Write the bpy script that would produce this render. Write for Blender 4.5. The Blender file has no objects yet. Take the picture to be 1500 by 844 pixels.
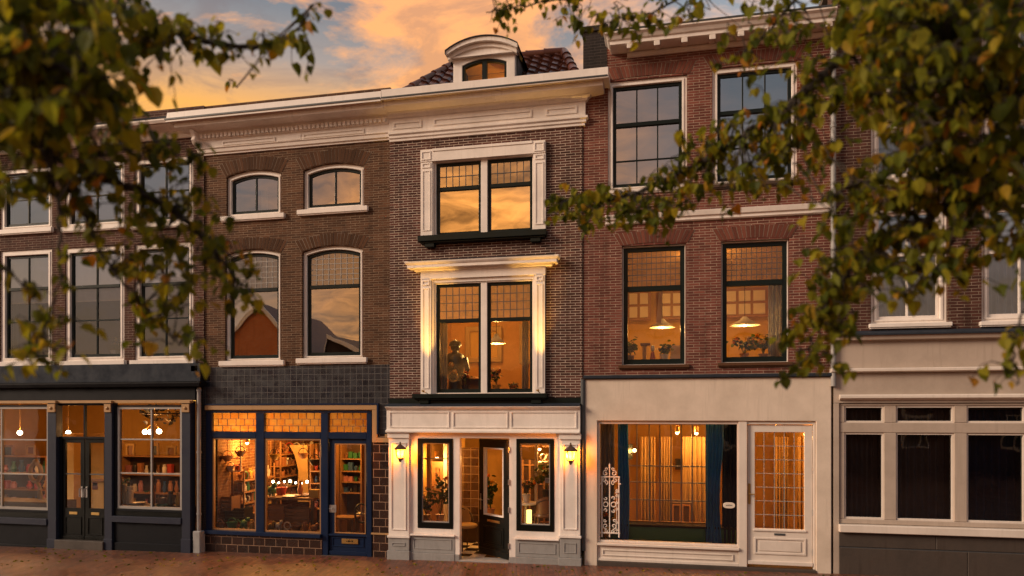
import bpy, bmesh, math, random
from math import sin, cos, tan, atan, pi, radians, sqrt
from mathutils import Vector, Matrix
random.seed(7)
scene = bpy.context.scene
COL = scene.collection

# ------------------------------------------------------------------ survey: photo pixel -> facade plane
F, CX, HY = 1041.67, 750.0, 605.0
TH = atan(F/4810.0)
CT, ST = cos(TH), sin(TH)
D, H = 12.6, 2.71                      # camera distance from the facades, eye height
def X(px, Y=0.0):
    return (D+Y)*tan(atan((px-CX)/F)-TH)
def Z(px, py, Y=0.0):
    r = (px-CX)/F
    return H-(py-HY)/F*((D+Y)/(r*ST+CT))
def R(x0, x1, y0, y1, Y=0.0):          # pixel box (left, right, top, bottom) -> X0, X1, Z0, Z1
    m = .5*(x0+x1)
    return X(x0, Y), X(x1, Y), Z(m, y1, Y), Z(m, y0, Y)
def ground(x):
    return .0105*(x+3.2)
def PT(px, py, t):                     # pixel and distance along the view axis -> point
    r, u = (px-CX)/F*t, (HY-py)/F*t
    return Vector((CT*r-ST*t, -D+ST*r+CT*t, H+u))

# ------------------------------------------------------------------ mesh collecting
def outline(x0, x1, z0, z1, rise=0.0, n=14):
    if rise <= 1e-4:
        return [(x0, z0), (x1, z0), (x1, z1), (x0, z1)]
    w = (x1-x0)/2; cx = (x0+x1)/2
    rad = (w*w+rise*rise)/(2*rise); zc = z1-rad
    a = math.asin(min(1, w/rad))
    arc = [(cx+rad*sin(a-2*a*i/n), zc+rad*cos(a-2*a*i/n)) for i in range(n+1)]
    return [(x0, z0), (x1, z0)]+arc
class MB:
    def __init__(s): s.v = []; s.f = []; s.m = []
    def face(s, idx, m=0): s.f.append(tuple(idx)); s.m.append(m)
    def add(s, verts, faces, m=0):
        b = len(s.v); s.v += [tuple(p) for p in verts]
        for f in faces: s.face([b+i for i in f], m)
    def box(s, x0, x1, y0, y1, z0, z1, m=0):
        if x0 > x1: x0, x1 = x1, x0
        if y0 > y1: y0, y1 = y1, y0
        if z0 > z1: z0, z1 = z1, z0
        s.add([(x0,y0,z0),(x1,y0,z0),(x1,y1,z0),(x0,y1,z0),(x0,y0,z1),(x1,y0,z1),(x1,y1,z1),(x0,y1,z1)],
              [(0,3,2,1),(4,5,6,7),(0,1,5,4),(1,2,6,5),(2,3,7,6),(3,0,4,7)], m)
        return s
    def obox(s, c, sx, sy, sz, rz=0, rx=0, ry=0, m=0):
        M = Matrix.Rotation(rz, 3, 'Z') @ Matrix.Rotation(ry, 3, 'Y') @ Matrix.Rotation(rx, 3, 'X')
        c = Vector(c); vs = []
        for k in (-1, 1):
            for i, j in ((-1,-1),(1,-1),(1,1),(-1,1)):
                vs.append(c+M @ Vector((i*sx/2, j*sy/2, k*sz/2)))
        s.add(vs, [(0,3,2,1),(4,5,6,7),(0,1,5,4),(1,2,6,5),(2,3,7,6),(3,0,4,7)], m)
        return s
    def prism(s, pts, y0, y1, m=0):    # outline in XZ, pushed along Y
        n = len(pts)
        s.add([(p[0], y0, p[1]) for p in pts]+[(p[0], y1, p[1]) for p in pts],
              [tuple(range(n)), tuple(range(2*n-1, n-1, -1))]+[(i, i+n, (i+1) % n+n, (i+1) % n) for i in range(n)], m)
        return s
    def fill(s, pts, y, m=0):
        s.add([(p[0], y, p[1]) for p in pts], [tuple(range(len(pts)))], m); return s
    def ring(s, o, i, y0, y1, m=0):
        n = len(o)
        vs = [(p[0], y0, p[1]) for p in o]+[(p[0], y0, p[1]) for p in i]+[(p[0], y1, p[1]) for p in o]+[(p[0], y1, p[1]) for p in i]
        fs = []
        for k in range(n):
            l = (k+1) % n
            fs += [(k, l, n+l, n+k), (2*n+k, 3*n+k, 3*n+l, 2*n+l), (k, 2*n+k, 2*n+l, l), (n+k, n+l, 3*n+l, 3*n+k)]
        s.add(vs, fs, m); return s
    def tube(s, path, r, n=8, m=0, cap=True):
        path = [Vector(p) for p in path]; k = len(path)
        rs = r if isinstance(r, (list, tuple)) else [r]*k
        b = len(s.v); up = Vector((.13, .31, .94))
        for i, p in enumerate(path):
            t = (path[min(i+1, k-1)]-path[max(i-1, 0)])
            t = t.normalized() if t.length > 1e-9 else Vector((0, 0, 1))
            a = t.cross(up)
            if a.length < .05: a = t.cross(Vector((1, 0, 0)))
            a.normalize(); c = t.cross(a)
            for j in range(n):
                g = 2*pi*j/n
                s.v.append(tuple(p+(a*cos(g)+c*sin(g))*rs[i]))
        for i in range(k-1):
            for j in range(n):
                l = (j+1) % n
                s.face((b+i*n+j, b+i*n+l, b+(i+1)*n+l, b+(i+1)*n+j), m)
        if cap:
            s.face([b+j for j in range(n)][::-1], m); s.face([b+(k-1)*n+j for j in range(n)], m)
        return s
    def lathe(s, prof, cx, cy, n=16, m=0, a0=0):   # prof: (r, z)
        b = len(s.v)
        for r, z in prof:
            for j in range(n):
                g = a0+2*pi*j/n
                s.v.append((cx+r*cos(g), cy+r*sin(g), z))
        for i in range(len(prof)-1):
            for j in range(n):
                l = (j+1) % n
                s.face((b+i*n+j, b+i*n+l, b+(i+1)*n+l, b+(i+1)*n+j), m)
        if prof[0][0] > 1e-4: s.face([b+j for j in range(n)][::-1], m)
        if prof[-1][0] > 1e-4: s.face([b+(len(prof)-1)*n+j for j in range(n)], m)
        return s
    def ball(s, c, r, n=10, k=7, m=0, sz=1.0):
        return s.lathe([(max(r*sin(pi*i/k), 1e-5), c[2]-sz*r*cos(pi*i/k)) for i in range(k+1)], c[0], c[1], n, m)
    def torus(s, c, R_, r, axis='Y', n=20, k=6, m=0, a0=0, a1=2*pi, sx=1.0):
        pts = []
        full = abs(a1-a0-2*pi) < 1e-3
        for i in range(n+1):
            g = a0+(a1-a0)*i/n
            u, w = R_*cos(g)*sx, R_*sin(g)
            pts.append((c[0]+u, c[1], c[2]+w) if axis == 'Y' else ((c[0]+u, c[1]+w, c[2]) if axis == 'Z' else (c[0], c[1]+u, c[2]+w)))
        return s.tube(pts, r, k, m, cap=not full)
    def cornice(s, x0, x1, yw, prof, rl=False, rr=False, back=.05, m=0):
        # prof: (projection, z) from the bottom up; rl / rr: mitred return at that end
        st = []
        if rl: st.append([(x0-p, yw+back, z) for p, z in prof])
        st.append([(x0-p if rl else x0, yw-p, z) for p, z in prof])
        st.append([(x1+p if rr else x1, yw-p, z) for p, z in prof])
        if rr: st.append([(x1+p, yw+back, z) for p, z in prof])
        n = len(prof); b = len(s.v)
        for q in st: s.v += q
        for i in range(len(st)-1):
            for j in range(n-1):
                s.face((b+i*n+j, b+(i+1)*n+j, b+(i+1)*n+j+1, b+i*n+j+1), m)
        # back, ends, top and bottom
        bb = len(s.v)
        s.v += [(x0, yw+back, prof[0][1]), (x0, yw+back, prof[-1][1]), (x1, yw+back, prof[-1][1]), (x1, yw+back, prof[0][1])]
        if not rl: s.face([b+j for j in range(n)]+[bb+1, bb], m)
        if not rr: s.face([b+(len(st)-1)*n+j for j in range(n)]+[bb+2, bb+3], m)
        tops = [b+i*n+n-1 for i in range(len(st))]
        bots = [b+i*n for i in range(len(st))]
        s.face(tops+([] if rr else [bb+2])+([] if rl else [bb+1]), m)
        s.face(bots+([] if rr else [bb+3])+([] if rl else [bb]), m)
        return s
    def frame(s, x0, x1, z0, z1, w, y0, y1, m=0):      # raised rectangular moulding
        return s.ring(outline(x0, x1, z0, z1), outline(x0+w, x1-w, z0+w, z1-w), y0, y1, m)

WL = {}
def wloc(o): return WL.get(o.name, Vector((0, 0, 0))) if o else Vector((0, 0, 0))
def part(mb, name, mats, parent=None, bevel=0.0, smooth=False, label=None, recalc=True, origin=None):
    mats = mats if isinstance(mats, (list, tuple)) else [mats]
    xs = [p[0] for p in mb.v]; ys = [p[1] for p in mb.v]; zs = [p[2] for p in mb.v]
    c = Vector(((min(xs)+max(xs))/2, (min(ys)+max(ys))/2, min(zs))) if origin is None else Vector(origin)
    me = bpy.data.meshes.new(name)
    me.from_pydata([(p[0]-c.x, p[1]-c.y, p[2]-c.z) for p in mb.v], [], mb.f)
    for m in mats: me.materials.append(m)
    if len(mats) > 1: me.polygons.foreach_set('material_index', mb.m)
    if recalc:
        bm = bmesh.new(); bm.from_mesh(me); bmesh.ops.recalc_face_normals(bm, faces=bm.faces); bm.to_mesh(me); bm.free()
    if smooth:
        me.polygons.foreach_set('use_smooth', [True]*len(me.polygons))
        try: me.set_sharp_from_angle(angle=radians(40))
        except Exception: pass
    me.update()
    o = bpy.data.objects.new(name, me); COL.objects.link(o)
    WL[o.name] = c.copy()
    if parent is not None:
        o.parent = parent; o.location = c-wloc(parent)
    else: o.location = c
    if bevel > 0:
        b = o.modifiers.new('edge', 'BEVEL'); b.width = bevel; b.segments = 1; b.limit_method = 'ANGLE'; b.angle_limit = radians(50)
    if label: o['label'] = label
    return o
def tag(o, label, cat, group=None, kind=None):
    o['label'] = label; o['category'] = cat
    if group: o['group'] = group
    if kind: o['kind'] = kind
    return o
def thing(name, label, cat, loc, group=None):
    o = bpy.data.objects.new(name, None); COL.objects.link(o)
    o.location = loc; o.empty_display_size = .2
    WL[o.name] = Vector(loc)
    return tag(o, label, cat, group)
def copy_tree(o, loc, label=None, rz=0, parent=None):
    c = o.copy(); COL.objects.link(c)
    if parent is None:
        c.location = loc; c.rotation_euler = (0, 0, rz)
        if label: c['label'] = label
    else: c.parent = parent
    for ch in list(o.children): copy_tree(ch, None, None, 0, c)
    return c
def lamp(name, loc, power, parent=None, color=(1, .49, .12), r=.04, kind='POINT', **kw):
    L = bpy.data.lights.new(name, kind); L.energy = power*(1 if kind == 'SUN' or name == 'lantern_light' else 2.6); L.color = color
    if kind != 'SUN': L.shadow_soft_size = r
    for k, v in kw.items(): setattr(L, k, v)
    o = bpy.data.objects.new(name, L); COL.objects.link(o)
    o.location = Vector(loc)-wloc(parent); o.parent = parent
    return o
# ------------------------------------------------------------------ materials
class NT:
    def __init__(s, name):
        s.mat = bpy.data.materials.new(name); s.mat.use_nodes = True
        s.t = s.mat.node_tree; s.t.nodes.clear()
        s.out = s.n('ShaderNodeOutputMaterial')
    def n(s, typ, **kw):
        nd = s.t.nodes.new(typ)
        for k, v in kw.items(): setattr(nd, k, v)
        return nd
    def l(s, a, b): s.t.links.new(a, b)
    def put(s, sock, v):
        if isinstance(v, bpy.types.NodeSocket): s.l(v, sock)
        elif isinstance(v, (tuple, list)) and len(v) == 3 and sock.type == 'RGBA': sock.default_value = (*v, 1)
        else: sock.default_value = v
    def math(s, op, a, b=0.0, clamp=False):
        nd = s.n('ShaderNodeMath', operation=op, use_clamp=clamp); s.put(nd.inputs[0], a); s.put(nd.inputs[1], b); return nd.outputs[0]
    def mix(s, f, a, b, blend='MIX'):
        nd = s.n('ShaderNodeMix', data_type='RGBA', blend_type=blend)
        s.put(nd.inputs[0], f); s.put(nd.inputs[6], a); s.put(nd.inputs[7], b); return nd.outputs[2]
    def noise(s, vec, scale, detail=4, rough=.6, col=False, dist=0.0):
        nd = s.n('ShaderNodeTexNoise'); nd.inputs['Scale'].default_value = scale; nd.inputs['Detail'].default_value = detail
        nd.inputs['Roughness'].default_value = rough; nd.inputs['Distortion'].default_value = dist
        if vec is not None: s.l(vec, nd.inputs['Vector'])
        return nd.outputs['Color' if col else 0]
    def ramp(s, f, stops):
        nd = s.n('ShaderNodeValToRGB'); s.put(nd.inputs[0], f); e = nd.color_ramp.elements
        while len(e) < len(stops): e.new(.5)
        for el, (p, c) in zip(e, stops):
            el.position = p; el.color = (*c, 1) if isinstance(c, tuple) else (c, c, c, 1)
        return nd.outputs[0]
    def rng(s, f, a, b, c, d):
        nd = s.n('ShaderNodeMapRange'); s.put(nd.inputs[0], f)
        for i, v in enumerate((a, b, c, d)): nd.inputs[i+1].default_value = v
        return nd.outputs[0]
    def obj(s): return s.n('ShaderNodeTexCoord').outputs['Object']
    def wpos(s): return s.n('ShaderNodeNewGeometry').outputs['Position']
    def wall_uv(s, vec):
        sp = s.n('ShaderNodeSeparateXYZ'); s.l(vec, sp.inputs[0]); cb = s.n('ShaderNodeCombineXYZ')
        s.l(s.math('ADD', sp.outputs[0], sp.outputs[1]), cb.inputs[0]); s.l(sp.outputs[2], cb.inputs[1]); return cb.outputs[0]
    def bump(s, h, strength, dist, nrm=None):
        b = s.n('ShaderNodeBump'); b.inputs['Strength'].default_value = strength; b.inputs['Distance'].default_value = dist
        s.l(h, b.inputs['Height'])
        if nrm is not None: s.l(nrm, b.inputs['Normal'])
        return b.outputs[0]
    def bsdf(s, col, rough=.5, nrm=None, **kw):
        p = s.n('ShaderNodeBsdfPrincipled'); s.put(p.inputs['Base Color'], col); s.put(p.inputs['Roughness'], rough)
        if nrm is not None: s.l(nrm, p.inputs['Normal'])
        for k, v in kw.items(): s.put(p.inputs[k], v)
        s.l(p.outputs[0], s.out.inputs[0]); return p
def sc(c, k): return tuple(v*k for v in c)
def paint(name, col, rough=.35, dirt=.25, scale=3.0, bump=.15, metallic=0.0, spec=.5):
    m = NT(name); g = m.wpos()
    n1 = m.noise(g, scale, 6, .65); n2 = m.noise(g, scale*9, 3, .6)
    mp = m.n('ShaderNodeMapping'); mp.inputs['Scale'].default_value = (14, 14, .9); m.l(g, mp.inputs[0])
    streak = m.noise(mp.outputs[0], 1.0, 4, .6)
    f = m.math('MULTIPLY', m.rng(n1, .42, .72, 0, 1), dirt)
    f2 = m.math('MULTIPLY', m.rng(streak, .5, .75, 0, 1), dirt*.8)
    c = m.mix(m.math('MAXIMUM', f, f2), col, tuple(v*.46*k for v, k in zip(col, (1, .95, .86))))
    r = m.rng(n1, .3, .7, rough*.8, min(1, rough*1.35))
    m.bsdf(c, r, m.bump(n2, bump, .004), Metallic=metallic, **{'Specular IOR Level': spec})
    return m.mat
def brick(name, c1, c2, mortar, ms=.0055, w=.205, h=.05, rough=.85, patch=.35, seed=0.0, c3=None, bump=.5, spec=.2, mort_rough=.9, offset=.5):
    m = NT(name); uv = m.wall_uv(m.wpos())
    wob = m.n('ShaderNodeVectorMath', operation='SCALE'); m.l(m.noise(m.wpos(), 2.3, 2, .5, col=True), wob.inputs[0]); wob.inputs['Scale'].default_value = .012
    ad = m.n('ShaderNodeVectorMath', operation='ADD'); m.l(uv, ad.inputs[0]); m.l(wob.outputs[0], ad.inputs[1])
    ad2 = m.n('ShaderNodeVectorMath', operation='ADD'); m.l(ad.outputs[0], ad2.inputs[0]); ad2.inputs[1].default_value = (40+seed, 10, 0)
    b = m.n('ShaderNodeTexBrick'); m.l(ad2.outputs[0], b.inputs['Vector']); b.offset = offset
    for k, v in (('Scale', 1), ('Mortar Size', ms), ('Mortar Smooth', .25), ('Bias', -.1), ('Brick Width', w), ('Row Height', h)): b.inputs[k].default_value = v
    m.put(b.inputs['Color1'], (0, 0, 0)); m.put(b.inputs['Color2'], (1, 1, 1)); m.put(b.inputs['Mortar'], (.5, .5, .5))
    stops = [(0, c1), (1, c2)] if c3 is None else [(0, c1), (.55, c2), (1, c3)]
    bc = m.ramp(b.outputs['Color'], stops)
    big = m.noise(m.wpos(), .9, 5, .62); fine = m.noise(m.wpos(), 55, 3, .6)
    bc = m.mix(m.math('MULTIPLY', m.rng(big, .38, .7, 0, 1), patch), bc, sc(c1, .55))
    bc = m.mix(m.rng(fine, .3, .7, 0, .3), bc, sc(c2, 1.25))
    mc = m.mix(m.rng(m.noise(m.wpos(), 3, 6, .65), .38, .62, 0, .75), mortar, sc(mortar, .38))
    col = m.mix(b.outputs['Fac'], bc, mc)
    mp = m.n('ShaderNodeMapping'); mp.inputs['Scale'].default_value = (5, 5, .45); m.l(m.wpos(), mp.inputs[0])
    run = m.rng(m.noise(mp.outputs[0], 1.0, 5, .62), .52, .72, 0, .62)
    col = m.mix(run, col, m.mix(1.0, col, (.42, .40, .38), 'MULTIPLY'))
    bloom = m.rng(m.noise(m.wpos(), 1.7, 6, .7), .6, .78, 0, .35)
    col = m.mix(bloom, col, m.mix(.35, col, (.45, .38, .32)))
    hgt = m.math('SUBTRACT', m.math('MULTIPLY', fine, .35), b.outputs['Fac'])
    m.bsdf(col, m.mix(b.outputs['Fac'], (rough,)*3, (mort_rough,)*3), m.bump(hgt, bump, .008), **{'Specular IOR Level': spec})
    return m.mat
def loose_brick(name, c1, c2, rough=.85):
    m = NT(name); rnd = m.n('ShaderNodeNewGeometry').outputs['Random Per Island']
    fine = m.noise(m.wpos(), 50, 3, .6)
    c = m.ramp(rnd, [(0, c1), (1, c2)]); c = m.mix(m.rng(fine, .3, .7, 0, .35), c, sc(c1, .7))
    m.bsdf(c, rough, m.bump(fine, .4, .004), **{'Specular IOR Level': .2}); return m.mat
def glass(name, base, tint=(1, 1, 1), wavy=.02, rough=.0, scale=1.6):
    m = NT(name); g = m.wpos()
    fr = m.n('ShaderNodeFresnel'); fr.inputs[0].default_value = 1.5
    f = m.rng(fr.outputs[0], .04, 1.0, base, 1.0)
    nrm = m.bump(m.noise(g, scale, 2, .4), wavy, 1.0)
    gl = m.n('ShaderNodeBsdfGlossy'); gl.inputs['Roughness'].default_value = rough; m.l(nrm, gl.inputs['Normal'])
    gl.inputs['Color'].default_value = (1, 1, 1, 1)
    tr = m.n('ShaderNodeBsdfTransparent'); m.put(tr.inputs[0], tint)
    mx = m.n('ShaderNodeMixShader'); m.l(f, mx.inputs[0]); m.l(tr.outputs[0], mx.inputs[1]); m.l(gl.outputs[0], mx.inputs[2])
    m.l(mx.outputs[0], m.out.inputs[0]); return m.mat
def art_glass(name, base, c1, c2, transl=.5, cw=.1, ch=.1):
    m = NT(name); g = m.wpos(); uv = m.wall_uv(g)
    b = m.n('ShaderNodeTexBrick'); m.l(uv, b.inputs['Vector']); b.offset = .3
    for k, v in (('Scale', 1), ('Mortar Size', 0), ('Brick Width', cw), ('Row Height', ch)): b.inputs[k].default_value = v
    m.put(b.inputs['Color1'], c1); m.put(b.inputs['Color2'], c2)
    fr = m.n('ShaderNodeFresnel'); fr.inputs[0].default_value = 1.5
    nrm = m.bump(m.noise(g, 9, 3, .5), .012, 1.0)
    gl = m.n('ShaderNodeBsdfGlossy'); gl.inputs['Roughness'].default_value = .12; m.l(nrm, gl.inputs['Normal'])
    tr = m.n('ShaderNodeBsdfTransparent'); m.l(b.outputs[0], tr.inputs[0])
    tl = m.n('ShaderNodeBsdfTranslucent'); m.l(b.outputs[0], tl.inputs[0])
    m1 = m.n('ShaderNodeMixShader'); m1.inputs[0].default_value = transl; m.l(tr.outputs[0], m1.inputs[1]); m.l(tl.outputs[0], m1.inputs[2])
    mx = m.n('ShaderNodeMixShader'); m.l(m.rng(fr.outputs[0], .04, 1, base, 1), mx.inputs[0]); m.l(m1.outputs[0], mx.inputs[1]); m.l(gl.outputs[0], mx.inputs[2])
    m.l(mx.outputs[0], m.out.inputs[0]); return m.mat
def tiles(name, c1, c2, joint, w, h, ms, rough, offset=0.0, freq=2, seed=0):
    m = NT(name); uv = m.wall_uv(m.wpos())
    ad2 = m.n('ShaderNodeVectorMath', operation='ADD'); m.l(uv, ad2.inputs[0]); ad2.inputs[1].default_value = (40+seed, 10+seed*.3, 0)
    b = m.n('ShaderNodeTexBrick'); m.l(ad2.outputs[0], b.inputs['Vector']); b.offset = offset; b.offset_frequency = freq
    for k, v in (('Scale', 1), ('Mortar Size', ms), ('Mortar Smooth', .15), ('Brick Width', w), ('Row Height', h)): b.inputs[k].default_value = v
    m.put(b.inputs['Color1'], c1); m.put(b.inputs['Color2'], c2); m.put(b.inputs['Mortar'], joint)
    n = m.noise(m.wpos(), 5, 4, .6)
    col = m.mix(m.rng(n, .35, .7, 0, .4), b.outputs[0], sc(c1, .5))
    r = m.mix(b.outputs['Fac'], m.rng(n, .3, .7, rough*.6, rough*1.6), (.8, .8, .8))
    m.bsdf(col, r, m.bump(m.math('SUBTRACT', m.math('MULTIPLY', n, .25), b.outputs['Fac']), .4, .006)); return m.mat
def cloth(name, col, rough=.85, tr=.25):
    m = NT(name); g = m.wpos(); n = m.noise(g, 3, 4, .6)
    c = m.mix(m.rng(n, .3, .7, 0, .5), col, sc(col, .6))
    d = m.n('ShaderNodeBsdfDiffuse'); m.l(c, d.inputs[0]); t = m.n('ShaderNodeBsdfTranslucent'); m.l(c, t.inputs[0])
    mx = m.n('ShaderNodeMixShader'); mx.inputs[0].default_value = tr; m.l(d.outputs[0], mx.inputs[1]); m.l(t.outputs[0], mx.inputs[2])
    m.l(mx.outputs[0], m.out.inputs[0]); return m.mat
def emit(name, col, st):
    m = NT(name); e = m.n('ShaderNodeEmission'); m.put(e.inputs[0], col); e.inputs[1].default_value = st; m.l(e.outputs[0], m.out.inputs[0]); return m.mat
def leafmat(name, stops, tr=.4, rough=.5):
    m = NT(name); rnd = m.n('ShaderNodeNewGeometry').outputs['Random Per Island']
    c = m.ramp(rnd, stops); n = m.noise(m.wpos(), 40, 3, .6)
    c = m.mix(m.rng(n, .35, .7, 0, .5), c, m.mix(.5, c, (.06, .035, .008)))
    p = m.n('ShaderNodeBsdfPrincipled'); m.l(c, p.inputs['Base Color']); p.inputs['Roughness'].default_value = rough; p.inputs['Specular IOR Level'].default_value = .12
    t = m.n('ShaderNodeBsdfTranslucent'); m.l(m.mix(1.0, c, (1.25, 1.15, .6), 'MULTIPLY'), t.inputs[0])
    mx = m.n('ShaderNodeMixShader'); mx.inputs[0].default_value = tr; m.l(p.outputs[0], mx.inputs[1]); m.l(t.outputs[0], mx.inputs[2])
    m.l(mx.outputs[0], m.out.inputs[0]); return m.mat

M = {}
M['brick_dark'] = brick('brick_dark', (.044, .017, .013), (.092, .034, .025), (.56, .45, .36), ms=.0052, h=.046, w=.18, c3=(.15, .056, .040), patch=.5)
M['brick_brown'] = brick('brick_brown', (.062, .028, .014), (.11, .050, .025), (.30, .215, .145), ms=.0042, h=.045, w=.19, c3=(.165, .076, .039), patch=.6, seed=3.1)
M['brick_red'] = brick('brick_red', (.105, .032, .023), (.172, .053, .038), (.43, .31, .23), ms=.0048, h=.046, w=.19, c3=(.24, .082, .056), patch=.45, seed=5.3)
M['brick_purple'] = brick('brick_purple', (.055, .022, .016), (.088, .034, .024), (.28, .21, .16), ms=.0052, h=.05, c3=(.12, .048, .034), patch=.55, seed=8.3)
M['brick_in'] = brick('inside_brick', (.13, .05, .022), (.24, .10, .045), (.36, .22, .12), ms=.006, h=.06, w=.21, patch=.6)
M['brick_soot'] = brick('brick_soot', (.022, .018, .017), (.04, .03, .027), (.075, .062, .055), ms=.005, h=.052, patch=.5, seed=1.7)
M['brick_orange'] = brick('brick_orange', (.60, .17, .05), (.70, .23, .07), (.5, .4, .3), ms=.005, h=.06, patch=.2, seed=1.7)
M['arch_brown'] = loose_brick('arch_brown', (.06, .028, .013), (.115, .052, .025))
M['arch_red'] = loose_brick('arch_red', (.11, .036, .024), (.21, .07, .045))
M['mortar'] = paint('mortar', (.26, .2, .15), .9, .4, 6)
M['white'] = paint('white_paint', (.86, .78, .71), .3, .34, 2.2, .1)
M['cream'] = paint('cream_paint', (.74, .65, .57), .4, .32, 1.5, .15)
M['stucco'] = paint('cream_stucco', (.70, .585, .475), .75, .42, 1.2, .5)
M['stucco2'] = paint('warm_stucco', (.46, .37, .30), .6, .45, 1.2, .3)
M['sashgreen'] = paint('dark_green_paint', (.007, .012, .010), .35, .2, 3, .08, spec=.2)
M['black'] = paint('black_paint', (.005, .006, .005), .32, .2, 3, .08, spec=.2)
M['navy'] = paint('navy_paint', (.005, .016, .050), .35, .2, 3, .08, spec=.25)
M['slate'] = paint('slate_paint', (.024, .028, .046), .45, .3, 3, .1, spec=.25)
M['slate_dark'] = paint('dark_slate_paint', (.006, .007, .010), .5, .3, 3, .1, spec=.15)
M['ochre'] = paint('ochre_paint', (.42, .24, .10), .45, .3, 3, .1)
M['lead'] = paint('lead_sheet', (.026, .032, .044), .7, .4, 4, .4, spec=.2)
M['grey_pipe'] = paint('grey_pipe', (.33, .32, .31), .45, .5, 6, .2)
M['zinc'] = paint('dark_zinc', (.06, .065, .07), .4, .4, 5, .2)
M['stone'] = paint('grey_stone', (.30, .29, .28), .7, .4, 5, .5)
M['bluestone'] = paint('dark_stone', (.062, .046, .036), .6, .6, 2.2, .6)
M['iron_white'] = paint('white_iron', (.74, .66, .58), .45, .3, 9, .2)
M['brass'] = paint('brass', (.62, .40, .14), .3, .3, 9, .1, metallic=.9)
M['steel'] = paint('steel', (.5, .48, .46), .3, .3, 9, .1, metallic=.8)
M['came'] = paint('lead_came', (.07, .07, .072), .5, .2, 9, .1)
M['came_light'] = paint('pale_came', (.34, .31, .28), .5, .2, 9, .1)
M['wood'] = paint('warm_wood', (.33, .16, .06), .5, .35, 6, .2)
M['wood_dark'] = paint('dark_wood', (.07, .035, .018), .45, .35, 6, .2)
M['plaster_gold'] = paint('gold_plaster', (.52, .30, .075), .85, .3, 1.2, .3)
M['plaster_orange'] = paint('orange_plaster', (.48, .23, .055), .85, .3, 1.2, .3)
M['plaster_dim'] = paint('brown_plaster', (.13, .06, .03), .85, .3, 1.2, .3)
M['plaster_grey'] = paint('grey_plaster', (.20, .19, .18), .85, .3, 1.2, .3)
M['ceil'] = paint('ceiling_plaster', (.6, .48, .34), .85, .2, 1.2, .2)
M['dark_floor'] = paint('dark_floor', (.10, .055, .03), .4, .3, 3, .2)
M['paper'] = paint('paper', (.72, .64, .54), .8, .15, 3, .1)
M['tile_blue'] = tiles('dark_blue_tile', (.010, .012, .018), (.022, .025, .034), (.11, .10, .095), .125, .115, .0045, .3, .0)
M['tile_brown'] = tiles('dark_brown_tile', (.026, .014, .011), (.045, .022, .016), (.30, .17, .10), .24, .155, .006, .22, .5, seed=2)
M['tile_wall'] = tiles('interior_tile', (.12, .06, .03), (.28, .16, .08), (.6, .42, .22), .17, .17, .006, .25, 0, seed=1)
M['pantile'] = loose_brick('pantile', (.062, .024, .017), (.13, .047, .031), .18)
M['curtain_grey'] = cloth('grey_curtain', (.74, .75, .76), tr=.4)
M['curtain_pale'] = cloth('pale_curtain', (.62, .56, .48), tr=.4)
M['curtain_blue'] = cloth('blue_curtain', (.10, .38, .74))
M['curtain_navy'] = cloth('navy_curtain', (.02, .038, .085))
M['curtain_dark'] = cloth('dark_curtain', (.13, .115, .12))
M['curtain_tan'] = cloth('tan_curtain', (.55, .36, .16))
M['blind'] = cloth('grey_blind', (.36, .37, .37))
M['glass_shop'] = glass('shop_glass', .055, wavy=.006)
M['glass_dark'] = glass('dark_window_glass', .18, wavy=.01)
M['glass_sky'] = glass('reflective_glass', .42, wavy=.005, scale=.9)
M['glass_gold'] = glass('mirror_glass', .62, wavy=.004, scale=.9)
M['glass_clear'] = glass('room_glass', .05, wavy=.008)
M['glass_lead_pink'] = art_glass('old_leaded_glass', .24, (.34, .22, .17), (.46, .31, .24), .8)
M['glass_lead_grey'] = art_glass('pale_leaded_glass', .34, (.5, .46, .45), (.7, .62, .58), .8, .09, .08)
M['glass_amber'] = art_glass('amber_glass', .05, (.85, .45, .13), (.95, .70, .34), .45)
M['glass_lantern'] = art_glass('lantern_glass', .05, (1, .56, .12), (1, .62, .16), .4)
M['glass_lead_gold'] = art_glass('clear_leaded_glass', .07, (.50, .37, .21), (.66, .5, .3), .35)
M['bulb'] = emit('bulb', (1, .62, .25), 14)
M['bulb_white'] = emit('pale_bulb', (1, .78, .5), 20)
M['flame'] = emit('lantern_bulb', (1, .52, .10), 3)
M['shade_glow'] = emit('lit_shade', (1, .6, .16), 2.6)
M['leaf_in'] = leafmat('house_plant_leaf', [(0, (.02, .05, .012)), (.6, (.05, .085, .02)), (1, (.16, .15, .03))])
M['flower'] = leafmat('flower', [(0, (.7, .12, .02)), (.5, (.75, .38, .03)), (1, (.8, .62, .3))])
M['leaf'] = leafmat('linden_leaf', [(0, (.036, .056, .008)), (.25, (.095, .122, .013)), (.55, (.20, .215, .02)), (.85, (.33, .29, .025)), (.96, (.42, .26, .028)), (1, (.42, .15, .03))], tr=.5)
def bark():
    m = NT('bark'); g = m.wpos(); mp = m.n('ShaderNodeMapping'); mp.inputs['Scale'].default_value = (1, 1, .25); m.l(g, mp.inputs[0])
    n = m.noise(mp.outputs[0], 26, 6, .7)
    m.bsdf(m.ramp(n, [(.3, (.014, .011, .009)), (.7, (.06, .047, .037))]), .9, m.bump(n, .8, .02)); return m.mat
M['bark'] = bark()
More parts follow.
